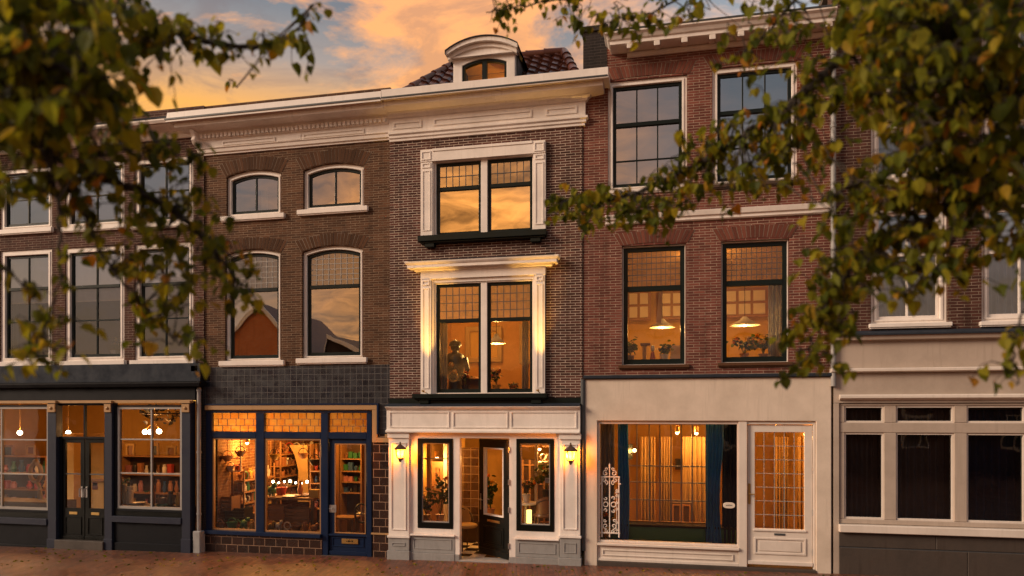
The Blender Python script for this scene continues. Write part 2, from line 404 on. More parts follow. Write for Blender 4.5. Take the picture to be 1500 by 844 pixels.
def paving():
    m = NT('brick_paving'); g = m.wpos()
    mp = m.n('ShaderNodeMapping'); mp.inputs['Rotation'].default_value = (0, 0, radians(78)); m.l(g, mp.inputs[0])
    b = m.n('ShaderNodeTexBrick'); m.l(mp.outputs[0], b.inputs['Vector'])
    for k, v in (('Scale', 1), ('Mortar Size', .006), ('Mortar Smooth', .4), ('Brick Width', .2), ('Row Height', .07)): b.inputs[k].default_value = v
    m.put(b.inputs['Color1'], (.10, .032, .016)); m.put(b.inputs['Color2'], (.22, .075, .036)); m.put(b.inputs['Mortar'], (.07, .045, .032))
    n = m.noise(g, .8, 5, .65); fine = m.noise(g, 40, 3, .6)
    c = m.mix(m.rng(n, .4, .7, 0, .5), b.outputs[0], (.10, .055, .035)); c = m.mix(m.rng(fine, .4, .75, 0, .35), c, (.05, .03, .02))
    h = m.math('SUBTRACT', m.math('ADD', m.math('MULTIPLY', fine, .4), m.math('MULTIPLY', n, .6)), b.outputs['Fac'])
    m.bsdf(c, m.rng(n, .35, .68, .28, .6), m.bump(h, .6, .012), **{'Specular IOR Level': .5}); return m.mat
M['paving'] = paving()
def checker():
    m = NT('checker_floor'); ck = m.n('ShaderNodeTexChecker'); ck.inputs['Scale'].default_value = 3.6; m.l(m.wpos(), ck.inputs[0])
    m.put(ck.inputs[1], (.02, .016, .014)); m.put(ck.inputs[2], (.7, .62, .5)); m.bsdf(ck.outputs[0], .25); return m.mat
M['checker'] = checker()
def roofmix(): return M['pantile']
for nm, c in dict(red=(.42, .05, .03), green=(.03, .16, .07), blue=(.04, .1, .25), yellow=(.55, .33, .06), white=(.7, .62, .52), brown=(.2, .09, .04), pink=(.5, .2, .2), black=(.02, .018, .016), copper=(.4, .17, .07)).items():
    M['g_'+nm] = paint(nm+'_goods', c, .4, .2, 8, .1)
# ------------------------------------------------------------------ building helpers
def wall(mb, x0, x1, z0, z1, y0, y1, holes, m=0):
    xs = sorted({x0, x1, *[h[0] for h in holes], *[h[1] for h in holes]})
    zs = sorted({z0, z1, *[h[2] for h in holes], *[h[3] for h in holes]})
    xs = [x for x in xs if x0-1e-6 <= x <= x1+1e-6]; zs = [z for z in zs if z0-1e-6 <= z <= z1+1e-6]
    def inh(x, z): return any(h[0] < x < h[1] and h[2] < z < h[3] for h in holes)
    solid = [[not inh((xs[i]+xs[i+1])/2, (zs[j]+zs[j+1])/2) for j in range(len(zs)-1)] for i in range(len(xs)-1)]
    vi = {}
    def V(i, j, k):
        q = (i, j, k)
        if q not in vi: vi[q] = len(mb.v); mb.v.append((xs[i], y0 if k == 0 else y1, zs[j]))
        return vi[q]
    ni, nj = len(xs)-1, len(zs)-1
    for i in range(ni):
        for j in range(nj):
            if not solid[i][j]: continue
            mb.face((V(i,j,0), V(i+1,j,0), V(i+1,j+1,0), V(i,j+1,0)), m)
            mb.face((V(i,j,1), V(i,j+1,1), V(i+1,j+1,1), V(i+1,j,1)), m)
            for di, dj, a, b in ((-1,0,(i,j),(i,j+1)), (1,0,(i+1,j),(i+1,j+1)), (0,-1,(i,j),(i+1,j)), (0,1,(i,j+1),(i+1,j+1))):
                p, q = i+di, j+dj
                if 0 <= p < ni and 0 <= q < nj and solid[p][q]: continue
                mb.face((V(*a,0), V(*a,1), V(*b,1), V(*b,0)), m)
    for h in holes:
        if len(h) > 4 and h[4] > 0:
            arc = outline(h[0], h[1], h[2], h[3], h[4])[2:]
            n = len(arc); mid = n//2
            for side in (arc[:mid+1], arc[mid:]):
                cx = h[1] if side is not None and side[0][0] > (h[0]+h[1])/2+1e-6 else h[0]
                pts = [(cx, h[3])]+list(side)
                b = len(mb.v)
                mb.v += [(p[0], y0, p[1]) for p in pts]+[(p[0], y1, p[1]) for p in pts]
                k = len(pts)
                for q in range(1, k-1):
                    mb.face((b, b+q, b+q+1), m)
                    mb.face((b+q, b+k+q, b+k+q+1, b+q+1), m)
    return mb
def window(parent, rect, yw, casing=(.09, 'white'), sash=(.05, 'sashgreen'), rise=0.0, inset=.05, transoms=(), vbars=(), hbars=(), lead=None,
           lead_mat='came', glass_lo='glass_dark', glass_up=None, sill=None, name='window', mid=None, label=None, bar_w=.03, bar_mat=None):
    """rect X0,X1,Z0,Z1 = the wall opening. transoms: z heights. vbars: (x fraction, 'up'|'lo'|'all'); hbars: (z, 'lo')"""
    x0, x1, z0, z1 = rect; cw, cm = casing; sw, sm = sash; yf = yw+inset
    a = MB(); ri = rise*(x1-x0-2*cw)/(x1-x0)
    inner = outline(x0+cw, x1-cw, z0+cw*.8, z1-cw, ri)
    a.ring(outline(x0, x1, z0, z1, rise), inner, yf, yf+.16)
    a.ring(outline(x0+cw*.55, x1-cw*.55, z0+cw*.5, z1-cw*.55, rise*.95), outline(x0+cw*.98, x1-cw*.98, z0+cw*.78, z1-cw*.98, ri), yf-.014, yf+.01)
    w = part(a, name, M[cm], parent, bevel=.004, label=label)
    cols = [(x0+cw, x1-cw)]
    if mid:                                  # a casing mullion between two sashes
        a = MB().box(mid[0], mid[1], yf-.006, yf+.15, z0+cw*.8, z1-cw)
        part(a, 'mullion', M[cm], w, bevel=.004)
        cols = [(x0+cw, mid[0]), (mid[1], x1-cw)]
    for c0, c1 in cols:
        s = MB(); zz0, zz1 = z0+cw*.8, z1-cw
        rr = ri if not mid else 0
        o1 = outline(c0+.002, c1-.002, zz0+.002, zz1-.002, rr); i1 = outline(c0+sw, c1-sw, zz0+sw*1.25, zz1-sw, rr*.95)
        s.ring(o1, i1, yf+.035, yf+.085)
        for t in transoms: s.box(c0+sw-.004, c1-sw+.004, yf+.022, yf+.087, t-sw*.62, t+sw*.62)
        ztop = max(transoms) if transoms else None
        for fx, where in vbars:
            bx = c0+sw+(c1-c0-2*sw)*fx
            lo, hi = zz0+sw, zz1-sw*.5
            if rr and abs(fx-.5) > .2: hi -= rr*.6
            if where == 'up': lo = ztop
            if where == 'lo' and ztop: hi = ztop
            s.box(bx-bar_w/2, bx+bar_w/2, yf+.04, yf+.078, lo, hi, 1)
        for hz in hbars: s.box(c0+sw-.004, c1-sw+.004, yf+.042, yf+.076, hz-bar_w/2, hz+bar_w/2, 1)
        part(s, 'sash', [M[sm], M[bar_mat or sm]], w, bevel=.003)
        gy = yf+.06
        if ztop:
            part(MB().fill(outline(c0+sw*.8, c1-sw*.8, ztop, zz1-sw*.8, rr*.95), gy), 'pane', M[glass_up or glass_lo], w, recalc=False)
            part(MB().fill(outline(c0+sw*.8, c1-sw*.8, zz0+sw*.8, ztop), gy), 'pane', M[glass_lo], w, recalc=False)
        else:
            part(MB().fill(outline(c0+sw*.8, c1-sw*.8, zz0+sw*.8, zz1-sw*.8, rr*.95), gy), 'pane', M[glass_lo], w, recalc=False)
        if lead and ztop:
            g = MB(); nx, nz = lead; X0, X1 = c0+sw, c1-sw; Z0, Z1 = ztop+sw*.6, zz1-sw-(rr*.0)
            for i in range(1, nx):
                bx = X0+(X1-X0)*i/nx; hh = Z1
                if rr: hh = Z1-rr*(2*abs(i/nx-.5))**2
                g.box(bx-.006, bx+.006, gy-.009, gy-.003, Z0, hh)
            for j in range(1, nz):
                bz = Z0+(Z1-Z0)*j/nz
                if rr and bz > Z1-rr: continue
                g.box(X0, X1, gy-.0095, gy-.0025, bz-.006, bz+.006)
            part(g, 'leading', M[lead_mat], w)
    if sill:
        e, h, p, sm_ = sill
        s = MB().box(x0-e, x1+e, yw-p, yw+.09, z0-h, z0+.004)
        s.box(x0-e+.012, x1+e-.012, yw-p+.018, yw+.05, z0-h-.022, z0-h)
        part(s, 'sill', M[sm_], w, bevel=.006)
    return w
def arch(parent, x0, x1, zs, rise, hgt, yw, mat, splay=.06, nb=None, mort='mortar'):
    """soldier arch: springs at (x0, zs) and (x1, zs), crown rise, brick height hgt"""
    w = (x1-x0)/2; cx = (x0+x1)/2; rise = max(rise, .02)
    rad = (w*w+rise*rise)/(2*rise); zc = zs+rise-rad; a = math.asin(min(1, w/rad))
    nb = nb or int(2*a*rad/.062); mb = MB(); k = 1+splay/w
    for i in range(nb):
        g0 = -a+2*a*(i+.08)/nb; g1 = -a+2*a*(i+.92)/nb
        h = hgt+random.uniform(-.006, .006); pr = .005+random.uniform(0, .005)
        def pt(g, r, kk): return (cx+r*sin(g)*kk, zc+r*cos(g))
        q = [pt(g0, rad, 1), pt(g1, rad, 1), pt(g1, rad+h, 1+(k-1)*.9), pt(g0, rad+h, 1+(k-1)*.9)]
        mb.prism(q, yw-pr, yw+.05)
    o = part(mb, 'brick_arch', M[mat], parent)
    b = MB()
    lo = [(cx+rad*sin(-a+2*a*i/16), zc+rad*cos(-a+2*a*i/16)) for i in range(17)]
    hi = [(cx+(rad+hgt)*sin(-a+2*a*i/16)*k, zc+(rad+hgt)*cos(-a+2*a*i/16)) for i in range(17)]
    b.prism(lo+hi[::-1], yw-.003, yw+.045)
    part(b, 'mortar_bed', M[mort], o)
    return o
def room(parent, x0, x1, y0, y1, z0, z1, wm, fm='dark_floor', cm='ceil', sides=True):
    mb = MB()
    mb.add([(x0,y0,z0),(x1,y0,z0),(x1,y1,z0),(x0,y1,z0),(x0,y0,z1),(x1,y0,z1),(x1,y1,z1),(x0,y1,z1)],
           [(3,2,6,7),(0,3,7,4),(1,5,6,2)], 0)
    mb.add([(x0,y0,z0),(x1,y0,z0),(x1,y1,z0),(x0,y1,z0)], [(0,1,2,3)], 1)
    mb.add([(x0,y0,z1),(x1,y0,z1),(x1,y1,z1),(x0,y1,z1)], [(0,1,2,3)], 2)
    return part(mb, 'interior', [M[wm], M[fm], M[cm]], parent, recalc=False)
def downpipe(parent, x, y, z0, z1, r, mat, brackets=3, boot=None):
    p = part(MB().tube([(x, y, z0), (x, y, z1)], r, 12), 'downpipe', M[mat], parent, smooth=True)
    for i in range(brackets):
        z = z0+(z1-z0)*(i+.6)/brackets
        part(MB().lathe([(r*1.25, z-.02), (r*1.25, z+.02)], x, y, 12), 'bracket', M[mat], p)
    if boot: part(MB().box(x-boot[0], x+boot[0], y-boot[0], y+boot[0], boot[1], boot[2]), 'boot', M['stone'], p, bevel=.015)
    return p
def curtain(name, label, x0, x1, y, z0, z1, mat, folds=6, amp=.035, taper=0.0, group=None):
    mb = MB(); n = folds*8; rows = 8; vs = []
    for s_ in (0, 1):
        for j in range(rows+1):
            t = j/rows
            for i in range(n+1):
                u = i/n; w = (x1-x0)*(1-taper*sin(pi*min(1, t*1.2))*.5)
                ph = 2*pi*folds*u+.5*sin(5*u+2*t)
                vs.append((x0+w*u, y+amp*sin(ph)*(1-.45*t)+.012*sin(9*u+t*3)+s_*.006, z0+(z1-z0)*t))
    N = (rows+1)*(n+1); fs = []
    for s_ in (0, 1):
        for j in range(rows):
            for i in range(n):
                a = s_*N+j*(n+1)+i
                fs.append((a, a+1, a+n+2, a+n+1))
    mb.add(vs, fs)
    o = part(mb, name, M[mat], None, smooth=True, recalc=False)
    return tag(o, label, 'curtain', group)
def plant(label, x, y, z, h, w, pot='g_brown', flowers=0, seed=0, leaf_l=.09, name='potted_plant', cat='plant', pot_h=.16, group=None, n=90):
    rnd = random.Random(seed+11)
    t = thing(name, label, cat, (x, y, z), group)
    part(MB().lathe([(pot_h*.36, z), (pot_h*.5, z+pot_h*.9), (pot_h*.55, z+pot_h*.9), (pot_h*.55, z+pot_h), (pot_h*.46, z+pot_h), (.001, z+pot_h*.9)], x, y, 14), 'pot', M[pot], t, smooth=True)
    st, lf, fl = MB(), MB(), MB()
    for k in range(max(5, n//9)):
        a = rnd.uniform(0, 2*pi); rr = w*.5*sqrt(rnd.random()); top = Vector((x+rr*cos(a), y+rr*sin(a)*.7, z+pot_h+(h-pot_h)*rnd.uniform(.45, 1)))
        base = Vector((x, y, z+pot_h*.9)); mid = base.lerp(top, .5)+Vector((0, 0, .06))
        st.tube([base, mid, top], .004, 4)
        for q in range(9):
            p = mid.lerp(top, q/8)+Vector((rnd.gauss(0, .03), rnd.gauss(0, .03), rnd.gauss(0, .03)))
            leaf_shape(lf, p, leaf_l*rnd.uniform(.6, 1.2), rnd.uniform(0, 2*pi), rnd.uniform(-.4, 1.1), rnd.uniform(-.6, .6))
        if k < flowers: fl.ball(top, rnd.uniform(.022, .04), 7, 5)
    part(st, 'stem', M['leaf_in'], t); part(lf, 'foliage', M['leaf_in'], t, recalc=False)
    if fl.v: part(fl, 'flower', M['flower'], t, recalc=False)
    return t
LEAF = [(.02, 0, 0), (.02, .30, .05), (.32, .48, .05), (.66, .34, .01), (1.0, 0, -.10), (.66, -.34, .01), (.32, -.48, .05), (.02, -.30, .05), (.38, 0, -.05)]
def leaf_shape(mb, p, L, yaw, pitch, roll, wid=1.0, curl=0.0):
    # a heart-shaped blade folded along its midrib; p = where the stalk joins
    R_ = Matrix.Rotation(yaw, 3, 'Z') @ Matrix.Rotation(pitch, 3, 'Y') @ Matrix.Rotation(roll, 3, 'X')
    b = len(mb.v)
    for q in LEAF: mb.v.append(tuple(p+R_ @ Vector((q[0]*L, q[1]*L*wid, q[2]*L*(1+curl*6)-curl*L*q[0]*q[0]))))
    for i in range(8): mb.face((b+8, b+i, b+(i+1) % 8))
def pendant(name, label, x, y, ztop, zsh, r, power, shade='shade', bulb_r=.05, group=None, mat='curtain_pale', h=.14):
    t = thing(name, label, 'lamp', (x, y, zsh), group)
    part(MB().tube([(x, y, zsh+h), (x, y, ztop)], .006, 6), 'cord', M['black'], t)
    if shade:
        part(MB().lathe([(r, zsh), (r*.96, zsh+.012), (r*.35, zsh+h*.62), (.035, zsh+h), (.028, zsh+h*.99), (r*.33, zsh+h*.57), (r*.94, zsh+.004)], x, y, 24), 'lamp_shade', M[mat], t, smooth=True)
    part(MB().ball((x, y, zsh+.03), bulb_r), 'bulb', M['bulb'], t, smooth=True)
    lamp('lamp_light', (x, y, zsh-.04), power, t, r=.06)
    return t
def house(name, label, px0, px1, Y=0.0):
    x0, x1 = X(px0, Y), X(px1, Y); xm = (x0+x1)/2
    return thing(name, label, 'house', (xm, Y, ground(xm))), x0, x1
# ================================================================== house with the white surrounds (narrow, in the middle)
YW = 0.0
h3, xa, xb = house('brick_house', 'narrow dark brick house with white framed paired windows, dormer and two lit lanterns', 571, 853)
Zt = Z(712, 197)
up = R(618, 800, 216, 343); mi = R(618, 800, 394, 577)
upo = R(637, 782, 232, 343.5); mio = R(637, 782, 412, 576.5)
zshop = Z(712, 592)
wm = MB(); wall(wm, xa, xb, zshop-.02, Zt+.9, YW, YW+.28, [(upo[0]-.03, upo[1]+.03, upo[2]-.03, upo[3]+.03), (mio[0]-.03, mio[1]+.03, mio[2]-.03, mio[3]+.03)])
part(wm, 'wall', M['brick_dark'], h3)
# entablature and main cornice
fz0, fz1 = Zt, Z(712, 183.5)
zt1 = Z(712, 162, -.05); zc1 = Z(712, 136); ztop = Z(712, 129, -.44)
c = MB()
c.cornice(xa, xb+.02, YW, [(.03, fz0), (.03, fz0+.05), (.055, fz0+.055), (.055, fz0+.10), (.085, fz0+.12), (.085, fz1-.01), (.04, fz1), (.04, zt1), (.07, zt1+.01), (.085, zt1+.05), (.12, zt1+.075), (.14, zt1+.10)], rr=True)
fr = part(c, 'frieze', M['white'], h3, bevel=.004)
p = MB()
for a0, a1 in ((577, 619), (636, 780), (800, 846)):
    p.frame(X(a0), X(a1), fz1+.05, zt1-.06, .035, YW-.058, YW-.03)
part(p, 'panel_moulding', M['white'], fr, bevel=.004)
c = MB(); q = zt1+.101
c.cornice(xa-.0, xb+.06, YW, [(.16, q), (.30, q+.02), (.33, q+.03), (.33, q+.14), (.345, q+.145), (.36, q+.19), (.41, q+.25), (.43, q+.29), (.43, ztop-.03), (.44, ztop-.02), (.44, ztop)], rr=True, back=.3)
cn = part(c, 'cornice', M['white'], h3, bevel=.004)
part(MB().box(xa+.01, xb+.48, YW-.455, YW+.5, ztop+.001, ztop+.022), 'gutter_edge', M['zinc'], cn)
# tiled roof
rz0 = ztop-.05
def slope_tiles(mb, P00, P10, P01, P11, tw=.21, cs=.27, amp=.036, skip=None):
    # pantiles on the quad P00-P10 (eaves) to P01-P11 (ridge)
    P00, P10, P01, P11 = map(Vector, (P00, P10, P01, P11))
    nrm = (P10-P00).cross(P01-P00).normalized()
    wid = (P10-P00).length; hgt = ((P01+P11)*.5-(P00+P10)*.5).length
    nr = max(1, round(hgt/cs)); nt = max(1, round(wid/tw)); sub = 8
    for r in range(nr):
        for k in range(nt):
            b = len(mb.v)
            if skip:
                q = P00.lerp(P10, (k+.5)/nt)
                if skip(q.x, (r+.5)/nr): continue
            for e in range(2):
                v = (r+(-.06 if e == 0 else 1.0))/nr
                L, Rr = P00.lerp(P01, max(v, 0)), P10.lerp(P11, max(v, 0))
                l_in = (L-P00).dot((P10-P00).normalized()); r_in = (Rr-P00).dot((P10-P00).normalized())
                for s_ in range(sub+1):
                    u = (k+s_/sub)*wid/nt
                    u = min(max(u, l_in), r_in)
                    base = P00.lerp(P01, v); base = base-(P10-P00).normalized()*(l_in)+(P10-P00).normalized()*u
                    ph = s_/sub
                    hgt_ = amp*(sin(2*pi*ph)*.8+.35*sin(4*pi*ph+.6))
                    mb.v.append(tuple(base+nrm*(hgt_+(.045 if e == 0 else .012))))
            for s_ in range(sub):
                mb.face((b+s_, b+s_+1, b+sub+2+s_, b+sub+1+s_))
            # the tile's thick lower edge
            c0 = len(mb.v)
            for s_ in range(sub+1): mb.v.append(tuple(Vector(mb.v[b+s_])-nrm*.03))
            for s_ in range(sub): mb.face((c0+s_, c0+s_+1, b+s_+1, b+s_))
def caps(mb, a, b, r=.085, L=.34):
    a, b = Vector(a), Vector(b); n = max(1, round((b-a).length/L)); d = (b-a)/n
    for i in range(n):
        p = a+d*i
        mb.tube([p-d*.06, p+d*.10, p+d*1.02], [r*1.18, r*1.08, r*.92], 10)
rz0 = ztop+.03
rf0 = (xa+.10, -.26, rz0); rf1 = (xb-.02, -.2, rz0)
zrd = Z(826, 76, 1.15); rt0 = (X(668, 1.15), 1.15, zrd); rt1 = (X(826, 1.15), 1.15, zrd)
t = MB(); slope_tiles(t, rf0, rf1, rt0, rt1, skip=lambda x, v: X(664, -.2)+.06 < x < X(754, -.2)-.02 and v < .8)
roof = part(t, 'roof', M['pantile'], h3, smooth=True)
t = MB()
slope_tiles(t, (rf1[0], rf1[1], rz0), (rf1[0], 4.0, rz0), rt1, (rt1[0], 4.0, rt1[2]))
slope_tiles(t, (rf0[0], 4.0, rz0), (rf0[0], rf0[1], rz0), (rt0[0], 4.0, rt0[2]), rt0)
part(t, 'side_slope', M['pantile'], roof, smooth=True)
t = MB(); caps(t, rf0, rt0); caps(t, rf1, rt1); caps(t, rt0, rt1)
part(t, 'ridge_tile', M['pantile'], roof, smooth=True)
part(MB().box(rt0[0], rt1[0], 1.17, 4.0, rt0[2]-.06, rt0[2]), 'flat_top', M['zinc'], roof)
# dormer
yd = -.2
dx0, dx1 = X(664, yd), X(754, yd); dz1 = Z(709, 76, yd); dz0 = ztop+.02
wx0, wx1, wz0, wz1 = X(677, yd), X(742, yd), Z(709, 127, yd), Z(709, 86, yd)
d = MB(); ar = .16
wall(d, dx0, dx1, dz0-.1, wz1+.12, yd, yd+.14, [(wx0, wx1, wz0, wz1, .09)])
dm = part(d, 'dormer', M['white'], h3, bevel=.004)
hx0_, hx1_ = X(656, yd), X(761, yd)
o = outline(dx0-.06, dx1+.06, wz1+.10, dz1+.14, .2)
d = MB(); d.prism(o, yd-.02, yd+.16)
d.prism(outline(hx0_+.02, hx1_-.02, wz1+.06, dz1+.15, .22), yd-.05, yd-.021); d.box(hx0_+.02, hx1_-.02, yd-.075, yd-.0, wz1+.03, wz1+.062)
part(d, 'pediment', M['white'], dm, bevel=.004)
d = MB(); hx0, hx1 = X(656, yd), X(761, yd)
oo = outline(hx0, hx1, dz1-.06, dz1+.20, .20)[1:]; ii = outline(hx0+.03, hx1-.03, dz1-.06, dz1+.12, .18)[1:]
def band(mb, o, i, y0, y1):
    for a in range(len(o)-1):
        q = [o[a], o[a+1], i[a+1], i[a]]; mb.prism(q, y0, y1)
oo = oo+[(hx0, dz1-.06)]; ii = ii+[(hx0+.03, dz1-.06)]
band(d, oo, ii, yd-.16, yd+.02)
o2 = [(x, z-.05) for x, z in ii]; band(d, ii, [(a*.94+b*.06*((hx0+hx1)/2/a if a else 1) if False else a, z-.07) for (a, z), b in zip(ii, ii)], yd-.09, yd+.02)
part(d, 'hood_moulding', M['white'], dm, bevel=.003)
d = MB(); top = [(x, z+.012) for x, z in oo]
band(d, top, [(x, z+.001) for x, z in oo], yd-.19, 1.6)
d.box(dx1-.03, dx1+.03, yd+.14, 1.5, dz0-.1, dz1-.02); d.box(dx0-.03, dx0+.03, yd+.14, 1.5, dz0-.1, dz1-.02)
part(d, 'lead_roof', M['zinc'], dm)
d = MB(); d.ring(outline(wx0, wx1, wz0, wz1, .09), outline(wx0+.045, wx1-.045, wz0+.05, wz1-.045, .08), yd+.02, yd+.09)
mx = (wx0+wx1)/2; d.box(mx-.045, mx+.045, yd+.015, yd+.09, wz0+.04, wz1-.02)
part(d, 'sash', M['sashgreen'], dm, bevel=.003)
part(MB().fill(outline(wx0+.03, wx1-.03, wz0+.03, wz1-.03, .08), yd+.06), 'pane', M['glass_clear'], dm, recalc=False)
part(MB().box(wx0-.1, wx1+.1, yd+.75, yd+.77, wz0-.3, wz1+.08), 'back_wall', M['plaster_gold'], dm)
part(MB().box(wx0-.1, wx1+.1, yd+.15, yd+.749, wz1+.085, wz1+.1), 'ceiling', M['plaster_gold'], dm)
lt = thing('attic_lamp', 'low lit lamp standing inside the roof dormer window', 'lamp', (mx+.22, yd+.5, wz0-.1))
part(MB().lathe([(.05, wz0-.1), (.02, wz0-.06), (.015, wz0+.02)], mx+.22, yd+.5, 10), 'base', M['brass'], lt); part(MB().ball((mx+.22, yd+.5, wz0+.06), .045, 12, 8), 'globe', M['shade_glow'], lt, smooth=True)
lamp('attic_light', (mx+.22, yd+.42, wz0+.1), 14, lt, r=.06)

# paired windows with white surrounds
def surround(rect, opening, pil_px, head_z0, head_z1, capitals, cornice_z=None, tall=False):
    x0, x1, z0, z1 = rect
    w = MB(); (a0, a1), (b0, b1) = pil_px
    pw = []
    for q0, q1 in ((a0, a1), (b0, b1)):
        w.box(q0, q1, YW-.07, YW+.01, z0, head_z0)
        w.frame(q0+.035, q1-.035, z0+.10, head_z0-.16, .018, YW-.082, YW-.07)
        if capitals: w.frame(q0+.03, q1-.03, head_z0-.11, head_z0-.02, .02, YW-.084, YW-.07)
    # inner architrave
    w.ring(outline(a1+.001, b0-.001, z0, head_z0-.001), outline(opening[0], opening[1], z0+.001, opening[3]), YW-.035, YW+.02)
    s = part(w, 'window_surround', M['white'], h3, bevel=.005)
    hd = MB()
    if cornice_z is None:
        hd.box(x0, x1, YW-.085, YW+.01, head_z0+.001, head_z1)
        for q0, q1 in ((a0, a1), (b0, b1)): hd.frame(q0+.02, q1-.02, head_z0+.03, head_z1-.03, .025, YW-.098, YW-.085)
        hd.box(a1+.01, b0-.01, YW-.10, YW+.01, head_z1-.045, head_z1+.004)
    else:
        hd.box(x0, x1, YW-.078, YW+.01, head_z0+.001, head_z1)
        c0, c1 = cornice_z
        hd.cornice(x0-.02, x1+.02, YW, [(.085, head_z1), (.10, head_z1+.012), (.115, head_z1+.05), (.13, head_z1+.055), (.165, c0), (.20, c0+.012), (.20, c0+.07), (.215, c0+.075), (.235, c1-.03), (.24, c1-.012), (.24, c1)], rl=True, rr=True)
    part(hd, 'head_moulding', M['white'], s, bevel=.004)
    return s
px = lambda v: X(v)
s1 = surround(up, upo, ((X(618), X(635)), (X(782), X(800))), Z(709, 233), Z(709, 215), True)
s2 = surround(mi, mio, ((X(618), X(633)), (X(784), X(799))), Z(709, 407), Z(709, 395), True, (Z(709, 389, -.2), Z(709, 377.5, -.24)))
part(MB().box(X(603.5), X(814), YW-.25, YW, Z(709, 377.5, -.24)+.001, Z(709, 377.5, -.24)+.012), 'lead_flashing', M['lead'], s2)
for op, midx, tr, ld, gu, gl in ((upo, (704.5, 714), 272.5, (6, 2), 'glass_sky', 'glass_gold'), (mio, (704.5, 713.5), 468.5, (6, 4), 'glass_lead_pink', 'glass_clear')):
    window(h3, (op[0]-.02, op[1]+.02, op[2]-.02, op[3]+.02), YW, casing=(.045, 'white'), sash=(.055, 'sashgreen'), inset=.0, transoms=(Z(709, tr),), lead=ld, glass_up=gu, glass_lo=gl,
           mid=(X(midx[0]), X(midx[1])))
# dark sills
for (a, b, y0, y1) in ((616, 802, 343.5, 352), (608, 803, 577, 583.5)):
    s = MB(); s.box(X(a), X(b), YW-.17, YW+.02, Z(709, y1), Z(709, y0)); s.box(X(a)+.03, X(b)-.03, YW-.13, YW+.01, Z(709, y1)-.03, Z(709, y1)-.001)
    for k in (a+16, b-16): s.box(X(k)-.09, X(k)+.09, YW-.12, YW+.01, Z(709, y1)-.10, Z(709, y1)-.031)
    part(s, 'sill', M['sashgreen'], h3, bevel=.006)
# fascia of the shopfront
s = MB(); zl = Z(712, 591.5)
s.box(xa+.005, xb-.005, YW-.05, YW-.001, zl, Z(712, 583)); part(s, 'drip_board', M['sashgreen'], h3)
YS = -.06
f0, f1 = Z(712, 633), Z(712, 595.5)
s = MB(); xl, xr = X(569.5), X(851)
s.cornice(xl, xr, YS, [(.06, f0-.02), (.115, f0-.012), (.115, f0+.02), (.10, f0+.03), (.05, f0+.05), (.05, f1-.07), (.075, f1-.05), (.13, f1-.015), (.13, f1)], rl=False, rr=False, back=.1)
fa = part(s, 'shop_fascia', M['white'], h3, bevel=.004)
s = MB()
for a0, a1 in ((574, 661), (666, 746), (750, 846)): s.frame(X(a0), X(a1), f0+.075, f1-.095, .022, YS-.066, YS-.05)
part(s, 'panel_moulding', M['white'], fa, bevel=.003)
s = MB(); s.add([(xl, YS-.135, f1+.002), (xr, YS-.135, f1+.002), (xr, YW+.0, zl+.01), (xl, YW+.0, zl+.01), (xl, YS-.135, f1+.014), (xr, YS-.135, f1+.014), (xr, YW+.0, zl+.022), (xl, YW+.0, zl+.022)],
      [(0,3,2,1),(4,5,6,7),(0,1,5,4),(1,2,6,5),(2,3,7,6),(3,0,4,7)]); part(s, 'lead_flashing', M['lead'], fa)
# shopfront wall with openings
zg = Z(712, 823); zp = Z(712, 783)
winL = R(613.5, 665, 642.5, 773.5); winR = R(757.5, 812.5, 643, 777.5)
dO = (X(675), X(747), Z(711, 820), Z(711, 642))
s = MB(); wall(s, X(600), X(823), zp-.02, f0-.015, YS, YS+.12, [winL, winR, (dO[0], dO[1], zp-.02, dO[3])])
s.box(dO[0]-.13, dO[0]-.001, YS-.004, YS+.12, zg+.12, zp-.021); s.box(dO[1]+.001, dO[1]+.13, YS-.004, YS+.12, zg+.12, zp-.021)
sf = part(s, 'shopfront', M['white'], h3, bevel=.004)
for q0, q1 in ((572.5, 602), (821.5, 851)):
    s = MB(); a0, a1 = X(q0), X(q1); zt_ = f0-.02; zb_ = Z((q0+q1)/2, 783)
    s.box(a0, a1, YS-.05, YS+.1, zb_, zt_); s.frame(a0+.05, a1-.05, zb_+.10, zt_-.18, .02, YS-.066, YS-.05)
    s.box(a0-.015, a1+.015, YS-.075, YS+.05, zt_-.10, zt_-.001); s.box(a0-.02, a1+.02, YS-.08, YS+.05, zb_-.045, zb_-.001)
    pl = part(s, 'pilaster', M['white'], h3, bevel=.005)
    s = MB(); s.box(a0-.005, a1+.005, YS-.055, YS+.1, zg+.16, zb_-.046); s.frame(a0+.07, a1-.07, zg+.24, zb_-.13, .018, YS-.066, YS-.055); s.box(a0-.02, a1+.02, YS-.085, YS+.1, zg-.15, zg+.159)
    part(s, 'plinth', M['stone'], pl, bevel=.006)
for q0, q1 in ((603.5, 668), (756, 820)):
    a0, a1 = X(q0), X(q1)
    s = MB(); s.box(a0, a1, YS-.055, YS+.1, zp-.055, zp-.021); part(s, 'shop_sill', M['white'], sf, bevel=.006)
    s = MB(); s.box(a0, a1-.0, YS-.012, YS+.1, zg+.13, zp-.056); s.frame(a0+.06, a1-.06, zg+.2, zp-.11, .015, YS-.022, YS-.012); s.box(a0, a1, YS-.04, YS+.1, zg-.15, zg+.129)
    part(s, 'stone_plinth', M['stone'], h3, bevel=.006)
for x0_, x1_ in ((dO[0]-.135, dO[0]-.001), (dO[1]+.001, dO[1]+.135)):
    part(MB().box(x0_, x1_, YS-.03, YS+.12, zg-.15, zg+.119), 'jamb_stone', M['stone'], h3, bevel=.005)
part(MB().box(dO[0], dO[1], YS-.06, YS+.3, zg-.12, Z(711, 820)-.005), 'doorstep', M['stone'], h3, bevel=.006)
